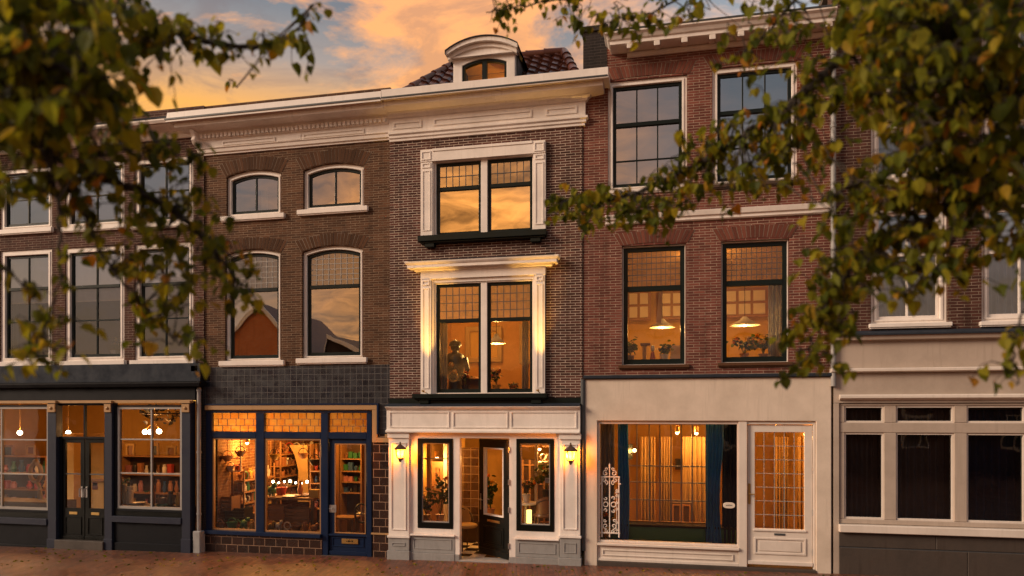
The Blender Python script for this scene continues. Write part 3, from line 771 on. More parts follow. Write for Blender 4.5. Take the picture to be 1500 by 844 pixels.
for r_ in (winL, winR):
    s = MB(); s.ring(outline(*r_), outline(r_[0]+.075, r_[1]-.075, r_[2]+.11, r_[3]-.08), YS-.012, YS+.07)
    w = part(s, 'shop_window', M['black'], h3, bevel=.006)
    s = MB(); s.ring(outline(r_[0]+.076, r_[1]-.076, r_[2]+.111, r_[3]-.081), outline(r_[0]+.092, r_[1]-.092, r_[2]+.13, r_[3]-.097), YS+.015, YS+.05)
    part(s, 'beading', M['came_light'], w)
    part(MB().fill(outline(r_[0]+.08, r_[1]-.08, r_[2]+.12, r_[3]-.085), YS+.04), 'pane', M['glass_shop'], w, recalc=False)
# the open door, swung inwards on its right jamb
hx, hy = dO[1]-.012, YS+.10; dw = dO[1]-dO[0]-.02; dzb, dzt = Z(711, 820)+.015, dO[3]-.03
def door_pts(mb):
    a = -radians(37); ca, sa = cos(a), sin(a)
    out = []
    for (u, v, z) in mb.v:            # u to the left from the hinge, v = depth
        out.append((hx-u*ca-v*sa*-1*-1, hy-u*sa+v*ca, z))
    mb.v = out; return mb
dh = dzt-dzb
s = MB(); wall(s, 0, dw, dzb, dzt, 0, .05, [(.17, dw-.15, dzb+dh*.34, dzt-.16)])
s.frame(.16, dw-.14, dzb+.17, dzb+dh*.25, .03, -.016, 0); s.box(.22, dw-.2, -.012, 0, dzb+.24, dzb+dh*.25-.06)
s.box(.02, dw-.02, -.022, .06, dzb-.006, dzb+.11)
dr = part(door_pts(s), 'door', M['black'], h3, bevel=.005)
s = MB(); s.ring(outline(.171, dw-.151, dzb+dh*.34, dzt-.161), outline(.195, dw-.175, dzb+dh*.34+.024, dzt-.185), -.012, .02); part(door_pts(s), 'beading', M['white'], dr)
s = MB().fill(outline(.18, dw-.16, dzb+dh*.345, dzt-.17), .025); part(door_pts(s), 'pane', M['glass_shop'], dr, recalc=False)
s = MB().box(.28, dw-.26, -.012, 0, dzb+dh*.285, dzb+dh*.305); part(door_pts(s), 'letter_plate', M['brass'], dr, bevel=.003)
s = MB(); s.tube([(dw-.06, -.005, dzb+dh*.47), (dw-.06, -.06, dzb+dh*.47), (dw-.17, -.06, dzb+dh*.47)], .012, 8); s.box(dw-.075, dw-.045, -.008, .0, dzb+dh*.38, dzb+dh*.52); part(door_pts(s), 'handle', M['steel'], dr)
for fz in (.12, .42, .65, .92):
    part(MB().tube([(hx+.006, hy-.11, dzb+dh*fz-.05), (hx+.006, hy-.11, dzb+dh*fz+.05)], .014, 8), 'hinge', M['steel'], dr)
# rooms
ztp = Z(712, 590)
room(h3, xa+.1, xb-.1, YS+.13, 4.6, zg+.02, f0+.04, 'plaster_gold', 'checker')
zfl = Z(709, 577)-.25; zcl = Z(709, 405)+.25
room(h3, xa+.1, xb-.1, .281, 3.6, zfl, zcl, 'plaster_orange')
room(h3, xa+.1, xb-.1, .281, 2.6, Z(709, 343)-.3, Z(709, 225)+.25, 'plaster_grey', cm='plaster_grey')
room(h3, xa+.1, xb-.1, .3, 1.0, -1, -.9, 'plaster_dim') if False else None

# ================================================================== brown house with arched windows and the blue shop
YW2 = .03
h2, x2a, x2b = house('brick_house', 'brown brick house with arched windows above a navy blue shopfront and dark tiles', 300, 571, YW2)
x2b = xa-.002
zc0 = Z(428, 218, YW2); zti = Z(435, 536, YW2)
wins = []
for (a, b, yt, yb, rise, tr) in ((331.5, 411.5, 249, 316, .10, None), (444, 533, 239, 306, .10, None), (329.5, 411, 365, 529, .10, 424), (442.5, 531.5, 359.5, 525, .10, 418.5)):
    wins.append((R(a, b, yt, yb, YW2), rise, tr, a, b))
s = MB(); wall(s, x2a, x2b, zti, zc0+1.0, YW2, YW2+.3, [(*w_[0], w_[1]) for w_ in wins]); part(s, 'wall', M['brick_brown'], h2)
for (r_, rise, tr, a, b) in wins:
    m_ = (a+b)/2
    if tr is None:
        window(h2, r_, YW2, casing=(.08, 'white'), sash=(.05, 'sashgreen'), rise=rise, inset=.06, vbars=((.5, 'all'),), glass_lo='glass_sky', sill=(.10, .085, .07, 'white'))
    else:
        window(h2, r_, YW2, casing=(.07, 'white'), sash=(.055, 'sashgreen'), rise=rise, inset=.06, transoms=(Z(m_, tr, YW2),), lead=(8, 6), lead_mat='came_light', glass_up='glass_lead_grey', glass_lo='glass_sky', sill=(.10, .09, .07, 'white'))
    arch(h2, r_[0]-.02, r_[1]+.02, r_[3]-rise+.01, rise, .25 if tr is None else .22, YW2, 'arch_brown', splay=.06)
# cornice
ztp2 = Z(428, 158, YW2-.46); zfr1 = Z(428, 196, YW2-.05)
xl2, xr2 = X(296, YW2), x2b
s = MB(); s.cornice(xl2, xr2, YW2, [(.03, zc0), (.03, zc0+.035), (.06, zc0+.04), (.07, zc0+.1), (.095, zc0+.12), (.04, zc0+.13), (.04, zfr1+.02), (.08, zfr1+.03), (.08, zfr1+.13), (.13, zfr1+.17)], rl=True)
f2 = part(s, 'frieze', M['white'], h2, bevel=.004)
s = MB()
for a0, a1 in ((328, 405), (446, 535)): s.frame(X(a0, YW2), X(a1, YW2), zc0+.16, zfr1-.025, .025, YW2-.058, YW2-.04)
s.box(X(405, YW2)+.05, X(446, YW2)-.05, YW2-.05, YW2-.04, zc0+.15, zfr1-.02)
part(s, 'panel_moulding', M['white'], f2, bevel=.003)
s = MB(); nd = 44
for i in range(nd):
    bx = xl2+.02+(xr2-xl2-.05)*(i+.5)/nd; part(MB().box(bx-.026, bx+.026, YW2-.125, YW2-.079, zfr1+.045, zfr1+.12), 'dentil', M['white'], f2)
s = MB(); q = zfr1+.171
s.cornice(xl2, xr2, YW2, [(.14, q), (.30, q+.02), (.36, q+.03), (.36, q+.13), (.38, q+.14), (.40, q+.2), (.45, q+.29), (.47, ztp2-.04), (.47, ztp2)], rl=True, back=.3)
c2 = part(s, 'cornice', M['white'], h2, bevel=.004)
part(MB().box(xl2-.49, xr2-.012, YW2-.485, YW2+.6, ztp2+.001, ztp2+.03), 'gutter_edge', M['zinc'], c2)
s = MB(); s.cornice(xl2-.10, xl2-.01, YW2, [(.06, zfr1-.12), (.16, zfr1-.08), (.22, zfr1+.0), (.19, zfr1+.06), (.28, q-.002)])
part(s, 'scroll_bracket', M['white'], c2, bevel=.01)
part(MB().box(x2a, x2b, YW2+.31, 5, ztp2-.3, ztp2-.2), 'roof', M['zinc'], h2)
# tile band and shop opening
ftop = Z(428, 603, YW2)
opn = (X(302, YW2), X(545, YW2), Z(425, 783, YW2), ftop+.02)
zg2 = Z(430, 813, YW2)-.12
s = MB(); s.box(x2a, x2b-.0, YW2-.012, YW2+.3, ftop+.021, zti-.001); s.box(opn[1]+.02, x2b, YW2-.011, YW2+.3, Z(556, 636, YW2)-.0, ftop+.02)
part(s, 'tile_band', M['tile_blue'], h2)
s = MB(); s.box(opn[1]+.02, x2b, YW2-.012, YW2+.3, zg2, Z(556, 636, YW2)-.001); part(s, 'tiled_pier', M['tile_brown'], h2)
s = MB(); s.box(X(543, YW2)+.02, x2b+.0, YW2-.03, YW2, Z(556, 783, YW2), Z(556, 780.5, YW2)); part(s, 'tile_ledge', M['ochre'], h2)
s = MB(); s.box(x2a, X(472, YW2), YW2-.008, YW2+.28, zg2, opn[2]-.045); part(s, 'tiled_plinth', M['tile_brown'], h2)
s = MB(); s.box(x2a, opn[0], YW2-.006, YW2+.28, opn[2]-.044, ftop+.02); part(s, 'brick_pier', M['brick_soot'], h2)
# ochre trim
t0, t1 = Z(428, 600.5, YW2), Z(428, 593.5, YW2); tx0, tx1 = X(302, YW2), X(553.5, YW2)
s = MB(); s.box(tx0, tx1, YW2-.05, YW2-.013, t0, t1); s.box(X(546.5, YW2), tx1, YW2-.049, YW2-.013, Z(550, 648, YW2), t0-.001)
s.box(tx1+.001, x2b-.01, YW2-.048, YW2-.013, Z(560, 648, YW2), Z(560, 641, YW2)); s.box(x2b-.09, x2b-.01, YW2-.047, YW2-.013, Z(560, 640.5, YW2), Z(560, 636, YW2))
tr_ = part(s, 'ochre_trim', M['ochre'], h2, bevel=.004)
s = MB(); s.box(tx0, tx1+.03, YW2-.06, YW2-.013, t1+.001, t1+.03); s.box(tx1+.001, tx1+.03, YW2-.06, YW2-.013, Z(556, 636, YW2), t1); part(s, 'navy_edge', M['navy'], tr_)
# navy joinery
YF = YW2+.02
zb = opn[2]
def X2(v): return X(v, YF)
tzt, tzb = Z(428, 604, YF), Z(428, 637.5, YF)
s = MB()
s.box(X2(302.5), X2(545), YF-.03, YF+.10, Z(428, 605, YF), ftop+.018)
for a0, a1, zz in ((302.5, 311, zb), (375.5, 387.5, zb), (470.5, 481, zg2+.1), (537.5, 545, zg2+.1)):
    s.box(X2(a0), X2(a1), YF-.02, YF+.10, zz-.02, Z(428, 605, YF)-.001)
for a0, a1 in ((311, 375.5), (387.5, 470.5), (481, 537.5)):
    s.box(X2(a0)+.001, X2(a1)-.001, YF-.015, YF+.09, Z(428, 642.5, YF), Z(428, 633, YF))
s.box(X2(300), X2(472), YF-.09, YF+.10, zb-.044, zb+.03)
sf2 = part(s, 'shopfront', M['navy'], h2, bevel=.006)
s = MB()
for a0, a1 in ((311, 375.5), (387.5, 470.5)): s.frame(X2(a0)+.002, X2(a1)-.002, zb+.032, Z(428, 642.5, YF)-.002, .03, YF+.0, YF+.06)
part(s, 'beading', M['wood'], sf2)
for a0, a1 in ((311, 375.5), (387.5, 470.5)):
    part(MB().fill(outline(X2(a0), X2(a1), zb+.03, Z(428, 641, YF)), YF+.04), 'pane', M['glass_shop'], sf2, recalc=False)
for k, (a0, a1) in enumerate(((311, 375.5), (387.5, 470.5), (481, 537.5))):
    r_ = (X2(a0), X2(a1), Z(428, 634, YF), Z(428, 604, YF))
    part(MB().fill(outline(*r_), YF+.045), 'leaded_pane', M['glass_amber'], sf2, recalc=False)
    g = MB(); rows = 3; hh = (r_[3]-r_[2])/rows
    for j in range(1, rows): g.box(r_[0], r_[1], YF+.034, YF+.042, r_[2]+hh*j-.005, r_[2]+hh*j+.005)
    for j in range(rows):
        nx = 5+(k == 1)*2; off = .5*(j % 2)
        for i in range(nx+1):
            bx = r_[0]+(r_[1]-r_[0])*(i+off+random.uniform(-.12, .12))/nx
            if r_[0]+.03 < bx < r_[1]-.03: g.box(bx-.005, bx+.005, YF+.033, YF+.041, r_[2]+hh*j+.006, r_[2]+hh*(j+1)-.006)
    part(g, 'leading', M['came'], sf2)
# navy door
d0, d1 = X2(481)+.01, X2(537.5)-.01; dz0_, dz1_ = Z(509, 814, YF), Z(509, 643, YF)
gz0, gz1 = Z(509, 782, YF), Z(509, 650, YF); gx0, gx1 = X2(489.5), X2(535)
s = MB(); wall(s, d0, d1, dz0_, dz1_, YF+.03, YF+.08, [(gx0, gx1, gz0, gz1)])
s.frame(d0+.06, d1-.06, dz0_+.16, gz0-.08, .02, YF+.018, YF+.03); s.box(d0, d1, YF+.0, YF+.06, dz0_, dz0_+.08); s.box(d0-.01, d1+.01, YF-.01, YF+.06, gz0-.05, gz0-.012)
dr2 = part(s, 'door', M['navy'], h2, bevel=.005)
part(MB().fill(outline(gx0-.01, gx1+.01, gz0-.01, gz1+.01), YF+.055), 'pane', M['glass_shop'], dr2, recalc=False)
s = MB(); s.frame(gx0, gx1, gz0, gz1, .018, YF+.02, YF+.05); part(s, 'beading', M['wood'], dr2)
lp = (X2(500), X2(524), Z(512, 797, YF), Z(512, 789.5, YF))
part(MB().box(lp[0], lp[1], YF+.008, YF+.03, lp[2], lp[3]), 'letter_plate', M['brass'], dr2, bevel=.003)
s = MB()
for i, w_ in enumerate((.02, .03, .016, .026)): s.box(lp[0]+.1+i*.036, lp[0]+.1+i*.036+w_, YF+.005, YF+.0085, (lp[2]+lp[3])/2-.01, (lp[2]+lp[3])/2+.012*((i % 2)+.5))
part(s, 'engraved_script', M['black'], dr2)
part(MB().box(X2(481.5), X2(492), YF+.012, YF+.03, Z(487, 751, YF), Z(487, 740, YF)), 'lock_plate', M['steel'], dr2, bevel=.004)
part(MB().tube([(X2(487), YF+.012, Z(487, 745, YF)), (X2(487), YF-.03, Z(487, 745, YF)), (X2(483), YF-.03, Z(487, 745, YF))], .008, 6), 'handle', M['steel'], dr2)
part(MB().box(X2(472), X2(545), YF-.06, YF+.3, zg2, dz0_-.005), 'doorstep', M['bluestone'], h2, bevel=.006)
room(h2, x2a+.08, x2b-.08, YW2+.301, 4.8, zg2+.16, ftop+.15, 'brick_in', 'wood_dark')
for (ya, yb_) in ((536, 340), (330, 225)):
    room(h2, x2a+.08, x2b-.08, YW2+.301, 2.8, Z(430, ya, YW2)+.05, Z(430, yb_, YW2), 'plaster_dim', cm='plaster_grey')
# ================================================================== red house with the cream shopfront
YW4 = .02
h4, x4a, x4b = house('brick_house', 'red brick house with leaded windows above a wide cream stucco shopfront', 853, 1218, YW4)
x4a = xb+.012
def r4(*a): return R(*a, YW4)
zt4 = Z(1052, 551, YW4)
zc4 = Z(1035, 74, YW4)
U = [(r4(890.5, 1006.5, 114.5, 277), 178.5, 948), (r4(1043.5, 1168, 94.5, 268), 160, 1106)]
L4 = [(r4(911, 1005, 358.5, 535), 421.5, 958), (r4(1056.5, 1156, 351.5, 531.5), 413, 1106)]
s = MB(); wall(s, x4a, x4b, zt4-.05, zc4+.3, YW4, YW4+.3, [U[0][0], U[1][0], L4[0][0], L4[1][0]]); part(s, 'wall', M['brick_red'], h4)
for r_, tr, m_ in U:
    w = window(h4, r_, YW4, casing=(.085, 'white'), sash=(.055, 'sashgreen'), inset=.04, transoms=(Z(m_, tr, YW4),), vbars=((1/3, 'all'), (2/3, 'all')), hbars=(Z(m_, tr+53, YW4),),
           glass_lo='glass_sky', glass_up='glass_sky', bar_w=.022, sill=(.03, .05, .05, 'wood_dark') if m_ > 1000 else (.02, .05, .04, 'white'))
    arch(h4, r_[0]-.04, r_[1]+.04, r_[3]+.015, .03, .2, YW4, 'arch_red', splay=.1)
    part(MB().box(r_[0]+.1, r_[1]-.1, YW4+.26, YW4+.27, r_[2]+.05, r_[2]+(r_[3]-r_[2])*.66), 'blind', M['blind'], w)
for r_, tr, m_ in L4:
    window(h4, r_, YW4, casing=(.022, 'white'), sash=(.075, 'sashgreen'), inset=.06, transoms=(Z(m_, tr, YW4),), lead=(11, 6), glass_up='glass_lead_gold', glass_lo='glass_clear', sill=(.06, .05, .05, 'arch_brown'))
    arch(h4, r_[0]-.03, r_[1]+.03, r_[3]+.01, .03, .21, YW4, 'arch_red', splay=.1)
# string course
zs0, zs1 = Z(1052, 322, YW4), Z(1052, 308, YW4)
s = MB(); s.cornice(X(887, YW4), x4b, YW4, [(.03, zs0), (.05, zs0+.02), (.05, zs0+.06), (.08, zs0+.08), (.09, zs0+.12), (.10, zs1)]); part(s, 'string_course', M['white'], h4, bevel=.004)
# bracketed cornice
zb4, zt4c = zc4, Z(1035, 30, YW4-.43)
xl4 = X(884, YW4-.43)+.38
s = MB(); s.cornice(xl4, x4b, YW4, [(.03, zb4), (.06, zb4+.03), (.06, zb4+.07), (.035, zb4+.08), (.035, zt4c-.19)]); fr4 = part(s, 'frieze', M['cream'], h4, bevel=.004)
s = MB(); nb = 8
for i in range(nb):
    bx = xl4+.06+i*(x4b-xl4-.16)/(nb-1); s = MB()
    pf = [(-.034, zb4+.075), (-.10, zb4+.075), (-.15, zb4+.12), (-.33, zt4c-.27), (-.34, zt4c-.192), (-.034, zt4c-.192)]
    s.add([(bx-.05, YW4+p, z) for p, z in pf]+[(bx+.05, YW4+p, z) for p, z in pf], [(0,1,2,3,4,5), (11,10,9,8,7,6)]+[(i, (i+1) % 6, (i+1) % 6+6, i+6) for i in range(6)])
    part(s, 'bracket', M['white'], fr4, bevel=.006)
s = MB(); s.cornice(xl4+.05, x4b, YW4, [(.28, zt4c-.19), (.33, zt4c-.185), (.33, zt4c-.12), (.36, zt4c-.11), (.39, zt4c-.06), (.43, zt4c-.03), (.43, zt4c)], rl=True, back=.3)
c4 = part(s, 'cornice', M['white'], h4, bevel=.004)
part(MB().box(xl4-.38, x4b, YW4-.44, YW4+.5, zt4c+.001, zt4c+.025), 'gutter_edge', M['zinc'], c4)
s = MB(); s.box(x4a+.002, X(889, 0), .012, .7, Z(868, 118, 0), Z(868, 38, 0)); s.box(x4a-.03, X(889, 0)+.02, -.02, .73, Z(868, 46, 0), Z(868, 38.5, 0)); part(s, 'chimney', M['brick_soot'], h4)
part(MB().box(x4a, x4b, YW4+.31, 5, zc4+.1, zc4+.2), 'roof', M['zinc'], h4)
part(MB().lathe([(.045, Z(856, 806)), (.045, Z(856, 556))], xb-.012+.03, -.03, 10), 'downpipe', M['zinc'], h4, smooth=True)
# stucco shopfront
YS4 = -.04
def x4(v): return X(v, YS4)
zg4 = Z(1036, 832, YS4); ops = (x4(875), x4(1195.5), zg4-.3, Z(1036, 617, YS4))
s = MB(); wall(s, x4(856), x4(1218), zg4-.3, zt4-.03, YS4, YS4+.33, [ops]); sf4 = part(s, 'shopfront', M['stucco'], h4, bevel=.01)
s = MB(); s.box(x4(855), x4(1219), YS4-.05, YS4+.2, zt4-.029, zt4+.03); part(s, 'lead_cap', M['lead'], sf4, bevel=.008)
gw = (x4(876.5), x4(1080.5), Z(978, 795.5, YS4), Z(978, 621.5, YS4))
yj = YS4+.05
s = MB(); s.ring(outline(ops[0]+.002, x4(1082), gw[2]-.04, ops[3]-.002), outline(gw[0]+.02, gw[1]-.0, gw[2]+.0, gw[3]+.0), yj, yj+.13)
s.box(ops[0]+.002, x4(1083), yj-.07, yj+.05, gw[2]-.085, gw[2]-.041)
w4 = part(s, 'display_window', M['cream'], h4, bevel=.006)
part(MB().fill(outline(gw[0], gw[1]+.02, gw[2]-.01, gw[3]+.01), yj+.06), 'pane', M['glass_shop'], w4, recalc=False)
s = MB(); pz1, pz0 = gw[2]-.086, Z(978, 826, YS4)
s.box(ops[0]+.002, x4(1082), yj-.01, yj+.12, pz0, pz1); s.frame(ops[0]+.08, x4(1082)-.08, pz0+.09, pz1-.07, .025, yj-.026, yj-.01); s.box(ops[0]+.002, x4(1082), yj-.03, yj+.1, pz0, pz0+.05)
part(s, 'stall_riser', M['cream'], w4, bevel=.005)
s = MB(); s.box(x4(1082)+.002, x4(1094.5), yj-.03, yj+.13, pz0, ops[3]-.003); s.box(x4(1094.5)+.001, ops[1]-.002, yj-.01, yj+.13, Z(1143, 622, YS4), ops[3]-.003); s.box(x4(1192), ops[1]-.002, yj-.01, yj+.13, pz0, Z(1143, 622, YS4)-.001)
part(s, 'door_frame', M['cream'], h4, bevel=.005)
part(MB().box(ops[0], ops[1], YS4-.02, YS4+.3, zg4-.25, pz0-.002), 'stone_threshold', M['bluestone'], h4, bevel=.006)
dx0_, dx1_ = x4(1095.5), x4(1191.5); da, db = Z(1143, 829, YS4), Z(1143, 623, YS4)
g0, g1, gz0, gz1 = x4(1106.5), x4(1179.5), Z(1143, 776, YS4), Z(1143, 633.5, YS4)
s = MB(); wall(s, dx0_, dx1_, da, db, yj+.02, yj+.075, [(g0, g1, gz0, gz1)])
a0, a1 = x4(1105), x4(1182); s.frame(a0, a1, Z(1143, 814, YS4), Z(1143, 789, YS4), .035, yj+.003, yj+.02); s.box(a0+.08, a1-.08, yj+.008, yj+.02, Z(1143, 809, YS4), Z(1143, 794, YS4))
s.box(dx0_, dx1_, yj-.02, yj+.05, da, da+.06); s.box(g0-.03, g1+.03, yj+.0, yj+.05, gz0-.045, gz0-.012)
d4 = part(s, 'door', M['cream'], h4, bevel=.005)
part(MB().fill(outline(g0-.01, g1+.01, gz0-.01, gz1+.01), yj+.05), 'pane', M['glass_shop'], d4, recalc=False)
s = MB()
for i in range(1, 5): bx = g0+(g1-g0)*(i/5 if i != 1 else .19); s.box(bx-.005, bx+.005, yj+.038, yj+.046, gz0, gz1)
for j in range(1, 7): bz = gz0+(gz1-gz0)*j/7; s.box(g0, g1, yj+.037, yj+.0455, bz-.005, bz+.005)
part(s, 'leading', M['came_light'], d4)
s = MB(); s.box(x4(1096.5), x4(1100), yj+.008, yj+.02, Z(1098, 739, YS4), Z(1098, 709, YS4)); part(s, 'handle_plate', M['brass'], d4, bevel=.003)
s = MB(); hz = Z(1098, 724, YS4); s.tube([(x4(1098), yj+.01, hz), (x4(1098), yj-.045, hz), (x4(1106), yj-.05, hz)], .011, 8); part(s, 'handle', M['brass'], d4, smooth=True)
part(MB().box(x4(1135), x4(1151), yj+.012, yj+.02, Z(1143, 785.5, YS4), Z(1143, 782.5, YS4)), 'letter_slot', M['zinc'], d4)
for f_ in (.1, .38, .68, .95):
    part(MB().tube([(dx1_+.004, yj+.012, da+(db-da)*f_-.05), (dx1_+.004, yj+.012, da+(db-da)*f_+.05)], .013, 8), 'hinge', M['steel'], d4)
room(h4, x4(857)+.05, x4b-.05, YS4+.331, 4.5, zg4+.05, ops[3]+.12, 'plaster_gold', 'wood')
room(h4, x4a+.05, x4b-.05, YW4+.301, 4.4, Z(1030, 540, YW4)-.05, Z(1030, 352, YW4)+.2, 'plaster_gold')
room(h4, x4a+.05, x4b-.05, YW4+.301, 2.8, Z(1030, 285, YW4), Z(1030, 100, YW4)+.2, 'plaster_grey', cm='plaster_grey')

# ================================================================== right-hand house
YW5 = .03
h5, x5a, x5b = house('brick_house', 'purple brick house with white sash windows above a cream shopfront with dark panes', 1219, 1660, YW5)
x5a = x4b+.004
def r5(*a): return R(*a, YW5)
zl5 = Z(1370, 488, YW5); top5 = Z(1370, -60, YW5)
W5 = []
for (a, b) in ((1276, 1389), (1438, 1560)):
    m_ = (a+b)/2; dy = -(m_-1332)*.03
    W5.append((r5(a, b, 300+dy*1.4, 474+dy*.7), Z(m_, 371+dy, YW5), True))
    W5.append((r5(a, b, 176+dy*2, 263+dy*1.7), None, False))
    W5.append((r5(a, b, 20+dy*2.4, 130+dy*2.2), None, False))
s = MB(); wall(s, x5a, x5b, zl5-.05, top5, YW5, YW5+.3, [w_[0] for w_ in W5]); part(s, 'wall', M['brick_purple'], h5)
for k, (r_, tr, lo) in enumerate(W5):
    w = window(h5, r_, YW5, casing=(.10, 'white'), sash=(.045, 'white'), inset=.07, transoms=(tr,) if tr else (), vbars=((.5, 'all'),), glass_lo='glass_dark', glass_up='glass_sky', bar_w=.035, sill=(.04, .06, .07, 'white'))
    arch(h5, r_[0]-.04, r_[1]+.04, r_[3]+.015, .03, .22, YW5, 'arch_brown', splay=.1)
    curtain('window_curtain', ['pleated grey curtain drawn across the large window just above the cream shopfront', 'pleated grey curtain behind the small middle window of the purple brick house', 'pleated grey curtain behind the topmost window over the downpipe',
            'pleated grey curtain in the large window cut by the picture edge', 'pleated grey curtain in the small window cut by the picture edge', 'pleated grey curtain in the topmost window cut by the picture edge'][k],
            r_[0]+.115, r_[1]-.115, YW5+.215, r_[2]+.09, r_[3]-.11, 'curtain_grey', folds=9, group='grey pleated curtains')
    room(h5, r_[0]-.2, r_[1]+.2, YW5+.301, 1.6, r_[2]-.1, r_[3]+.15, 'plaster_grey', cm='plaster_grey')
downpipe(h5, X(1220.5, -.05), -.06, Z(1220, 566), Z(1220, 40), .042, 'grey_pipe', 5)
part(MB().box(x5a, x5b, YW5+.31, 4, top5-.1, top5), 'roof', M['zinc'], h5)
YS5 = -.02
def x5(v): return X(v, YS5)
def z5(y, x=1360): return Z(x, y, YS5)
s = MB(); s.cornice(x5(1222), x5b, YS5, [(.0, z5(538)), (.0, z5(498)), (.09, z5(497)), (.11, z5(491)), (.11, z5(488))], back=.2)
s2_ = part(s, 'upper_fascia', M['stucco2'], h5, bevel=.004)
s = MB(); s.add([(x5(1221), YS5-.14, z5(490.5)), (x5b, YS5-.14, z5(490.5)), (x5b, YW5, z5(484)), (x5(1221), YW5, z5(484)), (x5(1221), YS5-.14, z5(488)), (x5b, YS5-.14, z5(488)), (x5b, YW5, z5(482)), (x5(1221), YW5, z5(482))],
      [(0,3,2,1),(4,5,6,7),(0,1,5,4),(1,2,6,5),(2,3,7,6),(3,0,4,7)]); part(s, 'lead_cap', M['lead'], s2_)
s = MB(); s.cornice(x5(1216), x5b, YS5, [(.06, z5(545)), (.10, z5(543.5)), (.10, z5(539.5)), (.06, z5(538.3))], back=.2); part(s, 'moulding', M['cream'], s2_, bevel=.004)
s = MB(); s.cornice(x5(1221), x5b, YS5, [(.0, z5(590)), (.0, z5(545.5))], back=.25); part(s, 'lower_fascia', M['stucco2'], h5)
s = MB(); s.cornice(x5(1229), x5b, YS5, [(.02, z5(586)), (.08, z5(583)), (.08, z5(579)), (.04, z5(577.5))], back=-.001); part(s, 'fascia_moulding', M['cream'], h5, bevel=.004)
zg5 = Z(1360, 845, YS5)
s = MB(); s.box(x5(1221), x5(1229.5), YS5-.0, YS5+.25, zg5-.3, z5(590.5)); part(s, 'pilaster', M['stucco2'], h5, bevel=.006)
yj5 = YS5+.06
s = MB(); cols5 = ((1238, 1296), (1314, 1399), (1418, 1504), (1522, 1608))
rws = ((763.5, 635), (619, 595))
lefts = [1230]+[c_[1] for c_ in cols5]; rights = [c_[0] for c_ in cols5]+[1640]
s.box(x5(1230), x5(1640), yj5-.03, yj5+.1, z5(594.5), z5(590.5)); s.box(x5(1230), x5(1640), yj5-.03, yj5+.1, z5(634.5), z5(619.5)); s.box(x5(1230), x5(1640), yj5-.03, yj5+.1, z5(771), z5(764))
for a0, a1 in zip(lefts, rights):
    for y0_, y1_ in rws: s.box(x5(a0), x5(a1), yj5-.028, yj5+.1, z5(y0_)-.004, z5(y1_)+.004)
sf5 = part(s, 'shopfront', M['stucco2'], h5, bevel=.008)
s = MB()
for a0, a1 in cols5:
    for y0_, y1_ in rws: s.frame(x5(a0)-.02, x5(a1)+.02, z5(y0_)-.02, z5(y1_)+.02, .045, yj5-.005, yj5+.06)
part(s, 'beading', M['cream'], sf5, bevel=.003)
for a0, a1 in cols5:
    for y0_, y1_ in rws: part(MB().fill(outline(x5(a0)-.01, x5(a1)+.01, z5(y0_)-.01, z5(y1_)+.01), yj5+.04), 'pane', M['glass_shop'], sf5, recalc=False)
s = MB(); s.box(x5(1228), x5(1645), YS5-.09, yj5+.05, z5(783), z5(771.5)); part(s, 'shop_sill', M['cream'], h5, bevel=.01)
s = MB(); bm_ = z5(806); xx = x5(1229)
while xx < x5b:
    s.box(xx, min(xx+1.45, x5b)-.006, YS5-.01, YS5+.2, bm_+.008, z5(783.5)); xx += 1.45
xx = x5(1229)
while xx < x5b:
    s.box(xx, min(xx+1.9, x5b)-.006, YS5-.02, YS5+.2, zg5-.3, bm_-.008); xx += 1.9
part(s, 'stone_plinth', M['bluestone'], h5, bevel=.008)
part(MB().box(x5(1229), x5b, YS5+.0, YS5+.19, zg5-.3, z5(784)), 'joint_bed', M['zinc'], h5)
room(h5, x5(1222), x5b, YS5+.251, 3.6, zg5, z5(588), 'plaster_dim', cm='plaster_grey')
for k, (a0, a1) in enumerate(((1238, 1296), (1312, 1400), (1416, 1506), (1520, 1610))):
    curtain('shop_curtain', ['dark pleated curtain behind the narrow shop pane nearest the grey downpipe', 'dark pleated curtain behind the middle pane of the closed cream shop', 'dark pleated curtain behind the wide shop pane at the picture edge', 'dark pleated curtain in the shop pane past the picture edge'][k],
            x5(a0)-.05, x5(a1)+.05, .31, zg5+.35, z5(600), 'curtain_dark' if k < 2 else 'curtain_navy', folds=9, amp=.05, group='dark pleated shop curtains')

